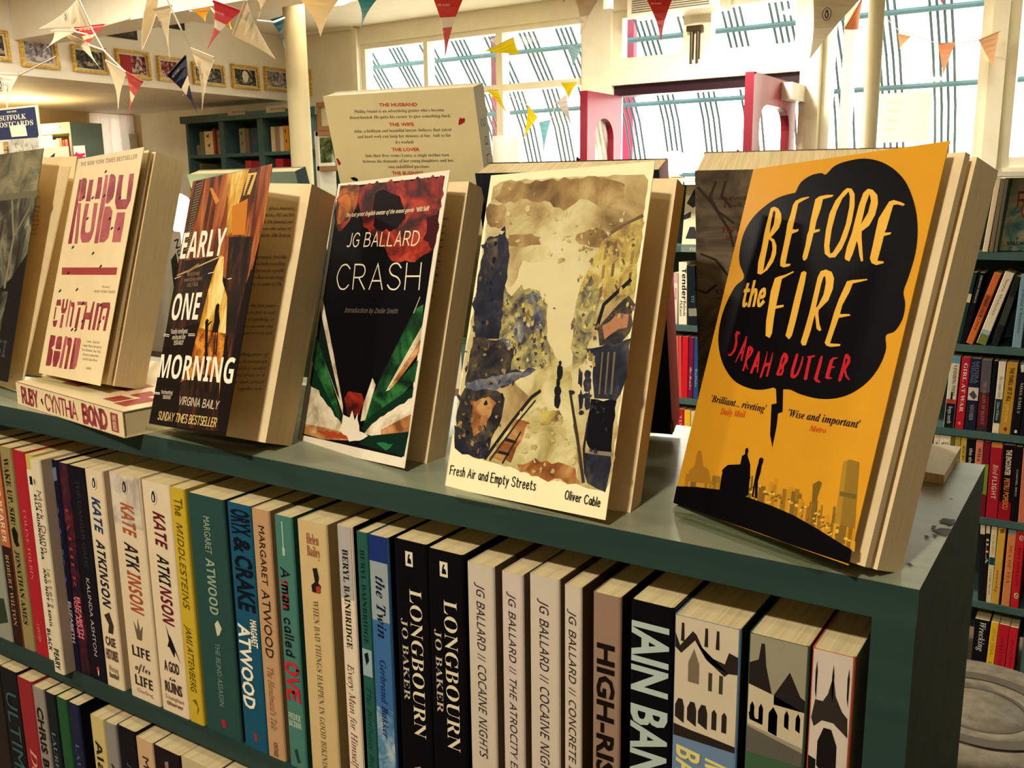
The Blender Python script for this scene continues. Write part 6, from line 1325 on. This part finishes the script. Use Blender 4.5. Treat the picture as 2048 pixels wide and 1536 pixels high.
for a, b, y, c, lab in ((101, 107, 280, (200, 196, 176), 'pale grey'), (108, 114, 277, (222, 196, 140), 'cream'), (115, 119, 276, (196, 110, 70), 'orange'), (120, 124, 280, (120, 36, 40), 'dark red'), (125, 131, 279, (190, 70, 60), 'red'), (134, 140, 272, (150, 130, 116), 'tall mauve grey')):
    p, q = at(a, 290, Y=YS), at(b, 290, Y=YS); z = at(a, y, Y=YS).z
    spine_book((p.x, YS+.02, zc-.31+.0006), q.x-p.x, min(z-zc+.31, .29), .15, c, [], lab+' book in the small corner bookcase', group='books in the small corner bookcase', name='book')
# bright panels and windows on the wall below the bulkhead
def wpan(name, px0, px1, pytop, m, thick=.05, zlow=.9, label=None, cat=None):
    r0, r1 = ray(px0, 250), ray(px1, 250); ya, yb_ = r0.y*XL/r0.x, r1.y*XL/r1.x; z = at(px0, pytop, X=XL).z
    g = MB(); g.box((0, 0, 0), (thick, yb_-ya, min(z, ZB-.01)-zlow), m); o = g.build(name, loc=(XL+.002, ya, zlow))
    return o
PB = TP((236, 230, 224))
for i, (a, b) in enumerate(((180, 192), (193, 214), (215, 234), (235, 262))): tag(wpan('curtain', a, b, 196+i, PB, .03+.012*(i % 2)), ('narrow white', 'second white', 'third white', 'widest white')[i]+' curtain panel left of the tan post', 'curtain', 'white curtain panels')
tag(wpan('wall_post', 264, 286, 205, TAN, .12), 'tan post between the white curtain panels and the bluish window', 'post')
tag(wpan('shop_post', 308, 319, 208, M((110, 40, 52), .4), .06), 'slim dark red post beside the bluish window', 'post')
wn = struct(wpan('window_6', 319, 372, 210, GLASS, .004))
g = MB(); r0, r1 = ray(319, 250), ray(372, 250); ya, yb_ = r0.y*XL/r0.x, min(r1.y*XL/r1.x, YW-.06)
for y0, y1, z0, z1 in ((ya, yb_, .9, .96), (ya, yb_, ZB-.1, ZB-.02), (ya, yb_, 1.42, 1.46), (ya, ya+.04, .96, ZB-.1), (yb_-.04, yb_, .96, ZB-.1), ((ya+yb_)/2-.015, (ya+yb_)/2+.015, .96, ZB-.1)): g.box((XL-.06, y0, z0), (XL-.02, y1, z1), M((150, 170, 180), .4))
struct(g.build('trim_7'))
for y in (246, 290):
    pass
tag(wpan('shop_poster', 247, 263, 268, M((236, 232, 226)), .004, .95), 'white poster low beside the tan post', 'poster').location.x = XL+.06

# ---------------------------------------------------------------- gilt pictures on the bulkhead
GILT = NM('gilt_frame', [(.3, (176, 130, 40)), (.6, (232, 192, 84)), (.75, (250, 226, 140))], 60, 4, rough=.3, spec=.6)
PHOTOS = [NM('old_photo_%s' % n, s, 28, 4, rough=.3, dist=.8) for n, s in (('grey', [(.36, (60, 56, 60)), (.5, (140, 132, 134)), (.62, (206, 196, 196))]), ('dark', [(.38, (24, 24, 30)), (.52, (70, 66, 60)), (.66, (186, 172, 140))]), ('red', [(.38, (26, 22, 26)), (.5, (140, 40, 40)), (.6, (200, 190, 180))]))]
def X_at(px, py): return at(px, py, X=XB)
for i, (px0, py0, px1, py1, ph, lab) in enumerate((
 (-40, 55, 15, 124, 1, 'gilt framed picture cut off by the left edge'), (38, 66, 112, 139, 0, 'gilt framed photograph of a pale group, second from the left'), (143, 90, 211, 149, 1, 'gilt framed picture half hidden by cream pennants'), (231, 98, 297, 160, 2, 'gilt framed picture with a red left half'), (314, 112, 372, 167, 2, 'gilt framed red picture behind the navy pennant'), (384, 125, 446, 174, 1, 'gilt framed picture between two pennants'), (462, 128, 515, 181, 1, 'gilt framed dark picture with a white spot'), (527, 133, 576, 184, 0, 'gilt framed grey picture left of the cream pole'))):
    xm = (px0+px1)/2
    a = X_at(px0, (py0+py1)/2); b = X_at(px1, (py0+py1)/2); zt_, zb_ = X_at(xm, py0+1).z, X_at(xm, py1-1).z
    L_, h_ = b.y-a.y, (zt_-zb_)*.93; t = empty('framed_picture', loc=(XB, a.y, zb_+.02*h_)); t.rotation_euler = (0, R(-4), 0)
    fr = .10*h_; g = MB()
    for y0, y1, z0, z1 in ((0, L_, 0, fr), (0, L_, h_-fr, h_), (0, fr, fr, h_-fr), (L_-fr, L_, fr, h_-fr)): g.box((.004, y0, z0), (.03, y1, z1), GILT)
    for y0, y1, z0, z1 in ((fr*.3, L_-fr*.3, fr*.25, fr*.5), (fr*.3, L_-fr*.3, h_-fr*.5, h_-fr*.25)): g.box((.03, y0, z0), (.036, y1, z1), GILT)
    g.build('frame', t); g = MB(); g.box((.006, fr, fr), (.014, L_-fr, h_-fr), M((226, 214, 190))); g.box((.014, fr*1.7, fr*1.7), (.016, L_-fr*1.7, h_-fr*1.7), PHOTOS[ph])
    if i == 3: g.poly([(.0165, fr*1.7, fr*1.7), (.0165, L_*.45, fr*1.7), (.0165, L_*.45, h_-fr*1.7), (.0165, fr*1.7, h_-fr*1.7)], M((170, 44, 44)))
    if i == 6: g.poly([(.0165, L_*.5+.03*math.cos(k*.785), h_*.55+.04*math.sin(k*.785)) for k in range(8)], M((230, 220, 200)))
    g.build('picture', t); tag(t, lab, 'picture', 'gilt framed pictures on the bulkhead')
for px0, py0, px1, py1, c, lab in ((208, 42, 271, 76, (96, 92, 76), 'upper grey photograph on the bulkhead, left of three'), (315, 24, 366, 57, (90, 60, 50), 'upper brown photograph on the bulkhead, middle of three'), (390, 10, 440, 46, (90, 60, 60), 'upper dark photograph on the bulkhead behind the yellow pennant')):
    a = X_at(px0, (py0+py1)/2); b = X_at(px1, (py0+py1)/2); xm = (px0+px1)/2; z0, z1 = X_at(xm, py1).z, X_at(xm, py0).z
    t = empty('picture_print', loc=(XB, a.y, z0)); g = MB(); g.box((.003, 0, 0), (.012, b.y-a.y, z1-z0), M((60, 50, 44))); g.build('backing', t)
    g = MB(); g.box((.012, .02, .02), (.014, b.y-a.y-.02, z1-z0-.02), NM('upper_print_%d' % px0, [(.36, tuple(v//2 for v in c)), (.6, c), (.75, (170, 160, 140))], 26, 4)); g.build('picture', t)
    tag(t, lab, 'picture')

p, q = at(606, 140, Y=YW-.012), at(623, 190, Y=YW-.012); t = empty('framed_picture', loc=(p.x, YW-.003, q.z)); w_, h_ = q.x-p.x, p.z-q.z; g = MB()
for a, b, c, d in ((0, w_, 0, .03), (0, w_, h_-.03, h_), (w_-.03, w_, .03, h_-.03), (0, .03, .03, h_-.03)): g.box((a, -.03, c), (b, 0, d), GILT)
g.build('frame', t); g = MB(); g.box((.03, -.012, .03), (w_-.03, -.006, h_-.03), PHOTOS[1]); g.build('picture', t); tag(t, 'narrow gilt frame on the back wall just right of the cream pole', 'picture')
# ---------------------------------------------------------------- bunting
def flag(pts, Y, c, lab, stripe=None, mark=False, thick=.0012, group='paper pennants'):
    """stiff paper pennant: two ends of its top edge and its tip, as seen; a stripe across; small print"""
    P = [at(*p, Y=Y) for p in pts]; o = (P[0]+P[1])/2; g = MB(); m = TP(c)
    P = [p-o for p in P]
    # slight curl of the paper
    n = 6; rows = []
    for i in range(n+1):
        f = i/n; a = P[0].lerp(P[2], f); b = P[1].lerp(P[2], f); bow = .012*math.sin(f*math.pi)
        rows.append((a+Vector((0, bow, 0)), b+Vector((0, -bow*.6, 0))))
    sm = TP(stripe) if stripe else None
    for i in range(n):
        mm = sm if (stripe and i == 2) else m
        a, b = rows[i]; d, c_ = rows[i+1]
        for dy in (0, thick): g.poly([a+Vector((0, dy, 0)), b+Vector((0, dy, 0)), c_+Vector((0, dy, 0)), d+Vector((0, dy, 0))], mm)
    g.tube([rows[0][0]+Vector((0, .0, .002)), rows[0][1]+Vector((0, 0, .002))], .003, m, 6)
    if stripe:
        for f in (.17, .6):
            a, b = P[0].lerp(P[2], f), P[1].lerp(P[2], f); u = (b-a)*.5; v = (P[0]+P[1])/2-P[2]; v = v.normalized()*u.length*.14; s0 = a.lerp(b, .25)
            g.text('THE SECRET', 'sr', M((230, 210, 180)), lambda x, y: s0+u*x+v*y+Vector((0, -.012, 0)))
    if mark:
        ce = P[0].lerp(P[1], .5).lerp(P[2], .3)+Vector((0, -.012, 0)); s = (P[1]-P[0]).length*.11
        cs = [(math.cos(2*math.pi*k/14), math.sin(2*math.pi*k/14)) for k in range(15)]
        g.ribbon([(s*.8*a, s*1.1*b) for a, b in cs], s*.13, M((50, 46, 44)), lambda x, y: ce+Vector((x, 0, y)))
        g.poly([ce+Vector((x*s, -.0004, y*s)) for x, y in ((-.15, .75), (.2, .7), (.3, .3), (.4, -.2), (.2, -.75), (-.2, -.75), (-.38, -.2), (-.25, .3))], M((50, 46, 44))); g.poly([ce+Vector((x*s, -.0008, y*s)) for x, y in ((0, .35), (.15, .05), (.1, -.5), (-.1, -.5), (-.12, 0))], M(c))
    tag(g.build('pennant', loc=o), lab, 'pennant', group)
def c1(*a): return [(x/2.926, y/2.926) for x, y in a]
def c2(*a): return [(600+x/2.926, y/2.926) for x, y in a]
def c3(*a): return [(1248+x/2.56, y/2.56) for x, y in a]
CR, RE, NV = (222, 208, 178), (196, 52, 48), (34, 34, 66)
YF1, YF2 = 1.55, 1.62
flag(c1((455, -10), (530, 155), (225, 168)), YF1, CR, 'cream pennant with a small bird mark at the top left', mark=True)
flag(c1((320, 180), (440, 185), (236, 308)), YF2, (236, 224, 198), 'off white pennant over the second gilt frame')
flag(c1((350, 184), (520, 262), (588, 404)), YF2+.02, CR, 'cream pennant with its tip over the third gilt frame')
flag(c1((438, 168), (612, 150), (500, 292)), YF2+.05, RE, 'red pennant with a white stripe left of the beam pictures', stripe=CR)
flag(c1((940, -120), (868, -40), (830, 292)), YF1+.04, CR, 'long cream pennant left half of a pair above the red framed picture')
flag(c1((900, 60), (1004, 40), (992, 366)), YF1+.02, (206, 190, 158), 'grey cream pennant right half of a pair above the red framed picture', mark=True)
flag(c1((738, 428), (832, 484), (738, 716)), YF1, (200, 66, 48), 'orange red pennant with a white stripe hanging lowest on the left', stripe=CR)
flag(c1((618, 360), (736, 428), (690, 692)), YF1+.01, CR, 'cream pennant beside the orange red one')
flag(c1((984, 448), (1088, 332), (1152, 664)), YF1, NV, 'navy pennant with a white stripe', stripe=CR)
flag(c1((1118, 290), (1254, 346), (1180, 658)), YF1+.01, CR, 'cream pennant with a bird mark right of the navy one', mark=True)
flag(c1((1250, 14), (1402, 70), (1206, 296)), YF1-.1, (204, 46, 52), 'large red pennant with a white stripe above the gilt frames', stripe=CR)
flag(c1((1130, 66), (1236, 50), (1200, 138)), YF2+.1, (214, 166, 44), 'yellow pennant behind the large red one')
flag(c1((1300, 130), (1362, 90), (1350, 172)), YF2+.1, (210, 160, 44), 'small yellow tip right of the large red pennant')
flag(c1((1364, 212), (1440, 6), (1612, 348)), YF1-.1, CR, 'wide cream pennant left of the cream pole')
flag(c1((1588, 126), (1662, 104), (1666, 300)), YF2+.05, (30, 104, 116), 'teal pennant touching the cream pole')
flag(c1((1490, -30), (1600, -50), (1508, 110)), YF1-.05, CR, 'cream pennant cut off by the top edge left of the pole')
flag(c1((-60, 430), (108, 440), (40, 640)), YF1, (230, 220, 198), 'pale pennant above the navy sign', mark=True)
flag(c2((-5, -10), (230, -10), (118, 215)), YF2, (226, 206, 160), 'pale cream pennant right of the cream pole')
flag(c2((330, -20), (462, -20), (350, 172)), YF2, (70, 148, 146), 'sea green pennant beside the pale cream one')
flag(c2((776, -20), (958, -20), (848, 336)), YF1, (206, 62, 42), 'red orange pennant with a cream stripe hanging before the window', stripe=CR)
flag(c2((1500, -30), (1580, -40), (1542, 14)), YF1, (60, 60, 60), 'dark pennant tip at the top edge')
flag(c2((1600, -30), (1764, -30), (1636, 216)), YF1, (214, 192, 150), 'tan cream pennant at the top edge left of the doorway')
flag(c3((112, -10), (248, -10), (188, 216)), YF1, (204, 52, 40), 'red pennant over the air heater above the door', stripe=(210, 60, 48))
flag(c3((968, -20), (1222, -20), (950, 302)), YF1-.1, (212, 196, 160), 'large cream pennant with a bird mark left of the right pole', mark=True)
flag(c3((1128, 150), (1222, -10), (1200, 150)), 4.4, (226, 160, 120), 'peach pennant tucked behind the large cream one')
flag(c3((1608, 226), (1696, 220), (1634, 386)), YW-.15, (226, 170, 132), 'faint peach pennant in the right window, middle of three')
flag(c3((1400, 176), (1466, 190), (1412, 250)), YW-.15, (228, 186, 140), 'faint peach pennant in the right window, left of three')
flag(c3((1816, 208), (1920, 164), (1890, 350)), YW-.15, (230, 190, 146), 'faint peach pennant in the right window, right of three')
flag(c3((1600, -30), (1660, -30), (1628, 26)), YF1, (196, 60, 56), 'tiny red pennant tip at the top edge in the right window')
Yg = YW+.2
YLW = (232, 214, 40)
for pts, c, lab in ((c2((1088, 300), (1250, 220), (1284, 318)), YLW, 'yellow pennant in the upper window pane'), (c2((1094, 530), (1160, 528), (1212, 668)), YLW, 'yellow pennant right of the raised cream book'), (c2((1334, 618), (1388, 690), (1304, 818)), YLW, 'yellow pennant hanging in the middle of the lower pane'), (c2((1528, 488), (1620, 484), (1570, 580)), YLW, 'yellow pennant near the left door leaf'), (c2((1398, 720), (1466, 704), (1424, 900)), (150, 206, 216), 'light blue pennant in the lower pane'), (c2((1560, 262), (1644, 290), (1596, 392)), (176, 216, 226), 'pale blue pennant in the upper pane'), (c2((1500, 600), (1560, 560), (1590, 740)), (226, 216, 214), 'off white pennant in the lower pane')):
    flag(pts, YW-.12, c, lab)
# strings
def string(pts, lab, name='bunting_string'):
    P = [at(x, y, Y=Y) for x, y, Y in pts]; o = P[0].copy(); g = MB()
    S = []
    for i in range(len(P)-1):
        for k in range(6): S.append(P[i].lerp(P[i+1], k/6)-o)
    S.append(P[-1]-o); g.tube(S, .0022, M((226, 214, 190)), 5, False); tag(g.build(name, loc=o), lab, 'string')
string([(c1((455, -10))[0]+(YF1+.006,)), (c1((530, 155))[0]+(YF1+.006,)), (c1((610, 300))[0]+(YF1+.01,)), (c1((736, 426))[0]+(YF1+.006,)), (c1((834, 484))[0]+(YF1+.006,))], 'white string of the left bunting above the gilt frames')
string([(c1((975, -10))[0]+(YF1+.006,)), (c1((1060, 170))[0]+(YF1+.006,)), (c1((1120, 290))[0]+(YF1+.016,)), (c1((1256, 346))[0]+(YF1+.016,))], 'white string running down to the navy pennant')
string([(c1((1396, 68))[0]+(YF1-.094,)), (c1((1500, 120))[0]+(YF1-.094,)), (c1((1600, 130))[0]+(YF1,)), (c1((1664, 104))[0]+(YF2+.05,))], 'white string right of the large red pennant')
string([(c3((1340, 90))[0]+(YW-.15,)), (c3((1400, 150))[0]+(YW-.15,)), (c3((1608, 224))[0]+(YW-.15,)), (c3((1700, 222))[0]+(YW-.15,)), (c3((1816, 206))[0]+(YW-.15,)), (c3((1930, 160))[0]+(YW-.15,))], 'white string of faint pennants across the right window')
yw_ = YW-.12
def span(pts, Y, lab): string([(p[0], p[1], Y) for p in pts], lab)
span(c2((1060, 330), (1088, 300), (1250, 220), (1400, 236), (1560, 262), (1644, 290)), yw_, 'white string of pennants in the upper pane')
span(c2((1060, 540), (1094, 530), (1160, 528), (1334, 618), (1388, 690), (1398, 720), (1466, 704), (1500, 600), (1560, 560), (1528, 488), (1620, 484)), yw_, 'white string of yellow pennants in the lower pane')
span(c1((-80, 428), (-60, 430), (108, 440), (330, 330)), YF1, 'white string above the navy sign')
span(c1((300, 182), (320, 180), (440, 185), (520, 205)), YF2, 'white string over the second gilt frame')
span(c1((330, 176), (350, 184), (520, 262), (620, 300)), YF2+.02, 'white string over the third gilt frame')
span(c1((420, 170), (438, 168), (612, 150), (760, 110)), YF2+.05, 'white string of the red pennant left of the beam pictures')
span(c1((1110, 66), (1130, 66), (1236, 50), (1300, 130), (1362, 90)), YF2+.1, 'white string of the yellow pennant behind the large red one')
# white lamp shade / box on the window sill and a faint notice
p, q = at(984, 274, Y=4.9), at(1039, 333, Y=4.9); t = empty('shade_lamp', loc=((p.x+q.x)/2, 4.9, 0)); r_ = (q.x-p.x)/2*.84
g = MB(); g.lathe([(r_, q.z), (r_*.97, p.z)], TP((246, 242, 230)), 28, caps=False); g.build('lamp_shade', t, smooth=True); g = MB(); g.lathe([(0, q.z-.45), (.07, q.z-.45), (.07, q.z-.43), (.012, q.z-.41), (.012, p.z-.03)], M((120, 110, 90), .4), 16); g.build('base', t)
tag(t, 'white drum lamp shade in front of the lower window pane', 'lamp')
g = MB(); g.box((t.location.x-.3, 4.75, q.z-.48), (t.location.x+.3, 5.15, q.z-.45), TEAL); g.box((t.location.x-.28, 4.78, 0), (t.location.x-.22, 5.1, q.z-.48), TEAL); g.box((t.location.x+.22, 4.78, 0), (t.location.x+.28, 5.1, q.z-.48), TEAL); tag(g.build('side_table'), 'teal side table carrying the white drum lamp', 'table')
p, q = at(1760, 188, Y=YW-.03), at(1857, 282, Y=YW-.03); g = MB(); g.box((0, 0, 0), (q.x-p.x, .002, p.z-q.z), TP((246, 240, 226))); W_, H_ = q.x-p.x, p.z-q.z
for i, s_ in enumerate(('There', 'within', 'are', 'open')): g.text(s_, 'sr', M((214, 206, 190)), lambda u, v: (W_*(.15+(.3-.03*i)*u), -.001, H_*(.78-.18*i+.09*v)))
tag(g.build('window_notice', loc=(p.x, YW-.03, q.z)), 'white notice with faint print in the right window', 'notice')
# ---------------------------------------------------------------- ceiling lights
for i, (x, y, pw, sz) in enumerate(LAMPS):
    t = empty('ceiling_lamp', loc=(x, y, CEIL)); g = MB(); g.lathe([(sz*.55, -.002), (sz*.62, -.03), (sz*.5, -.035)], M((220, 214, 200), .4), 24); g.build('housing', t, smooth=True)
    ld = bpy.data.lights.new('lamp_light', 'SPOT' if i == 0 else 'AREA'); ld.energy = pw; ld.color = WARM
    if i == 0: ld.spot_size = R(54); ld.spot_blend = 1.0; ld.shadow_soft_size = sz/2
    else: ld.shape = 'DISK'; ld.size = sz
    lo = bpy.data.objects.new('lamp_light', ld); COL.objects.link(lo); lo.parent = t; lo.location = (0, 0, -.037)
    if i == 0: lo.rotation_euler = (Vector((-.42, .46, 1.33))-Vector((x, y, CEIL))).to_track_quat('-Z', 'Y').to_euler()
    tag(t, ('ceiling spotlight behind the viewer lighting the display', 'ceiling spotlight left of the viewer', 'unseen ceiling spotlight added left of the display to brighten the left wall', 'unseen ceiling spotlight added to brighten the gilt pictures', 'unseen ceiling spotlight added between the display and the windows to brighten the room', 'unseen ceiling spotlight added to brighten the wall round the shop windows')[i], 'lamp')
c = at(46, 262, Y=3.95); t = empty('globe_lamp', loc=(c.x, 3.95, 0)); g = MB(); g.lathe([(0, 0), (.14, 0), (.14, .02), (.012, .03), (.012, c.z-.07)], M((90, 84, 74), .4), 20); g.build('stand', t, smooth=True)
g = MB(); g.lathe([(.0, c.z-.08)]+[(.08*math.sin(math.pi*i/12), c.z-.08*math.cos(math.pi*i/12)) for i in range(1, 12)]+[(.0, c.z+.08)], M((255, 226, 168), .4, .2, 60.0), 20); g.build('lamp_globe', t, smooth=True)
tag(t, 'floor lamp with a lit globe hidden behind the navy sign', 'lamp')
t = at(652, -12, Z=CEIL); e = empty('ceiling_lamp', loc=(t.x, t.y, CEIL)); g = MB(); g.lathe([(0, -.05), (.12, -.045), (.17, -.02), (.18, -.001)], M((255, 240, 206), .4, .2, 9.0), 28); g.build('diffuser', e, smooth=True); g = MB(); g.lathe([(.18, -.02), (.195, -.02), (.195, -.001)], TRIM, 28, caps=False); g.build('rim', e); tag(e, 'glowing round ceiling lamp right of the left pole', 'lamp')
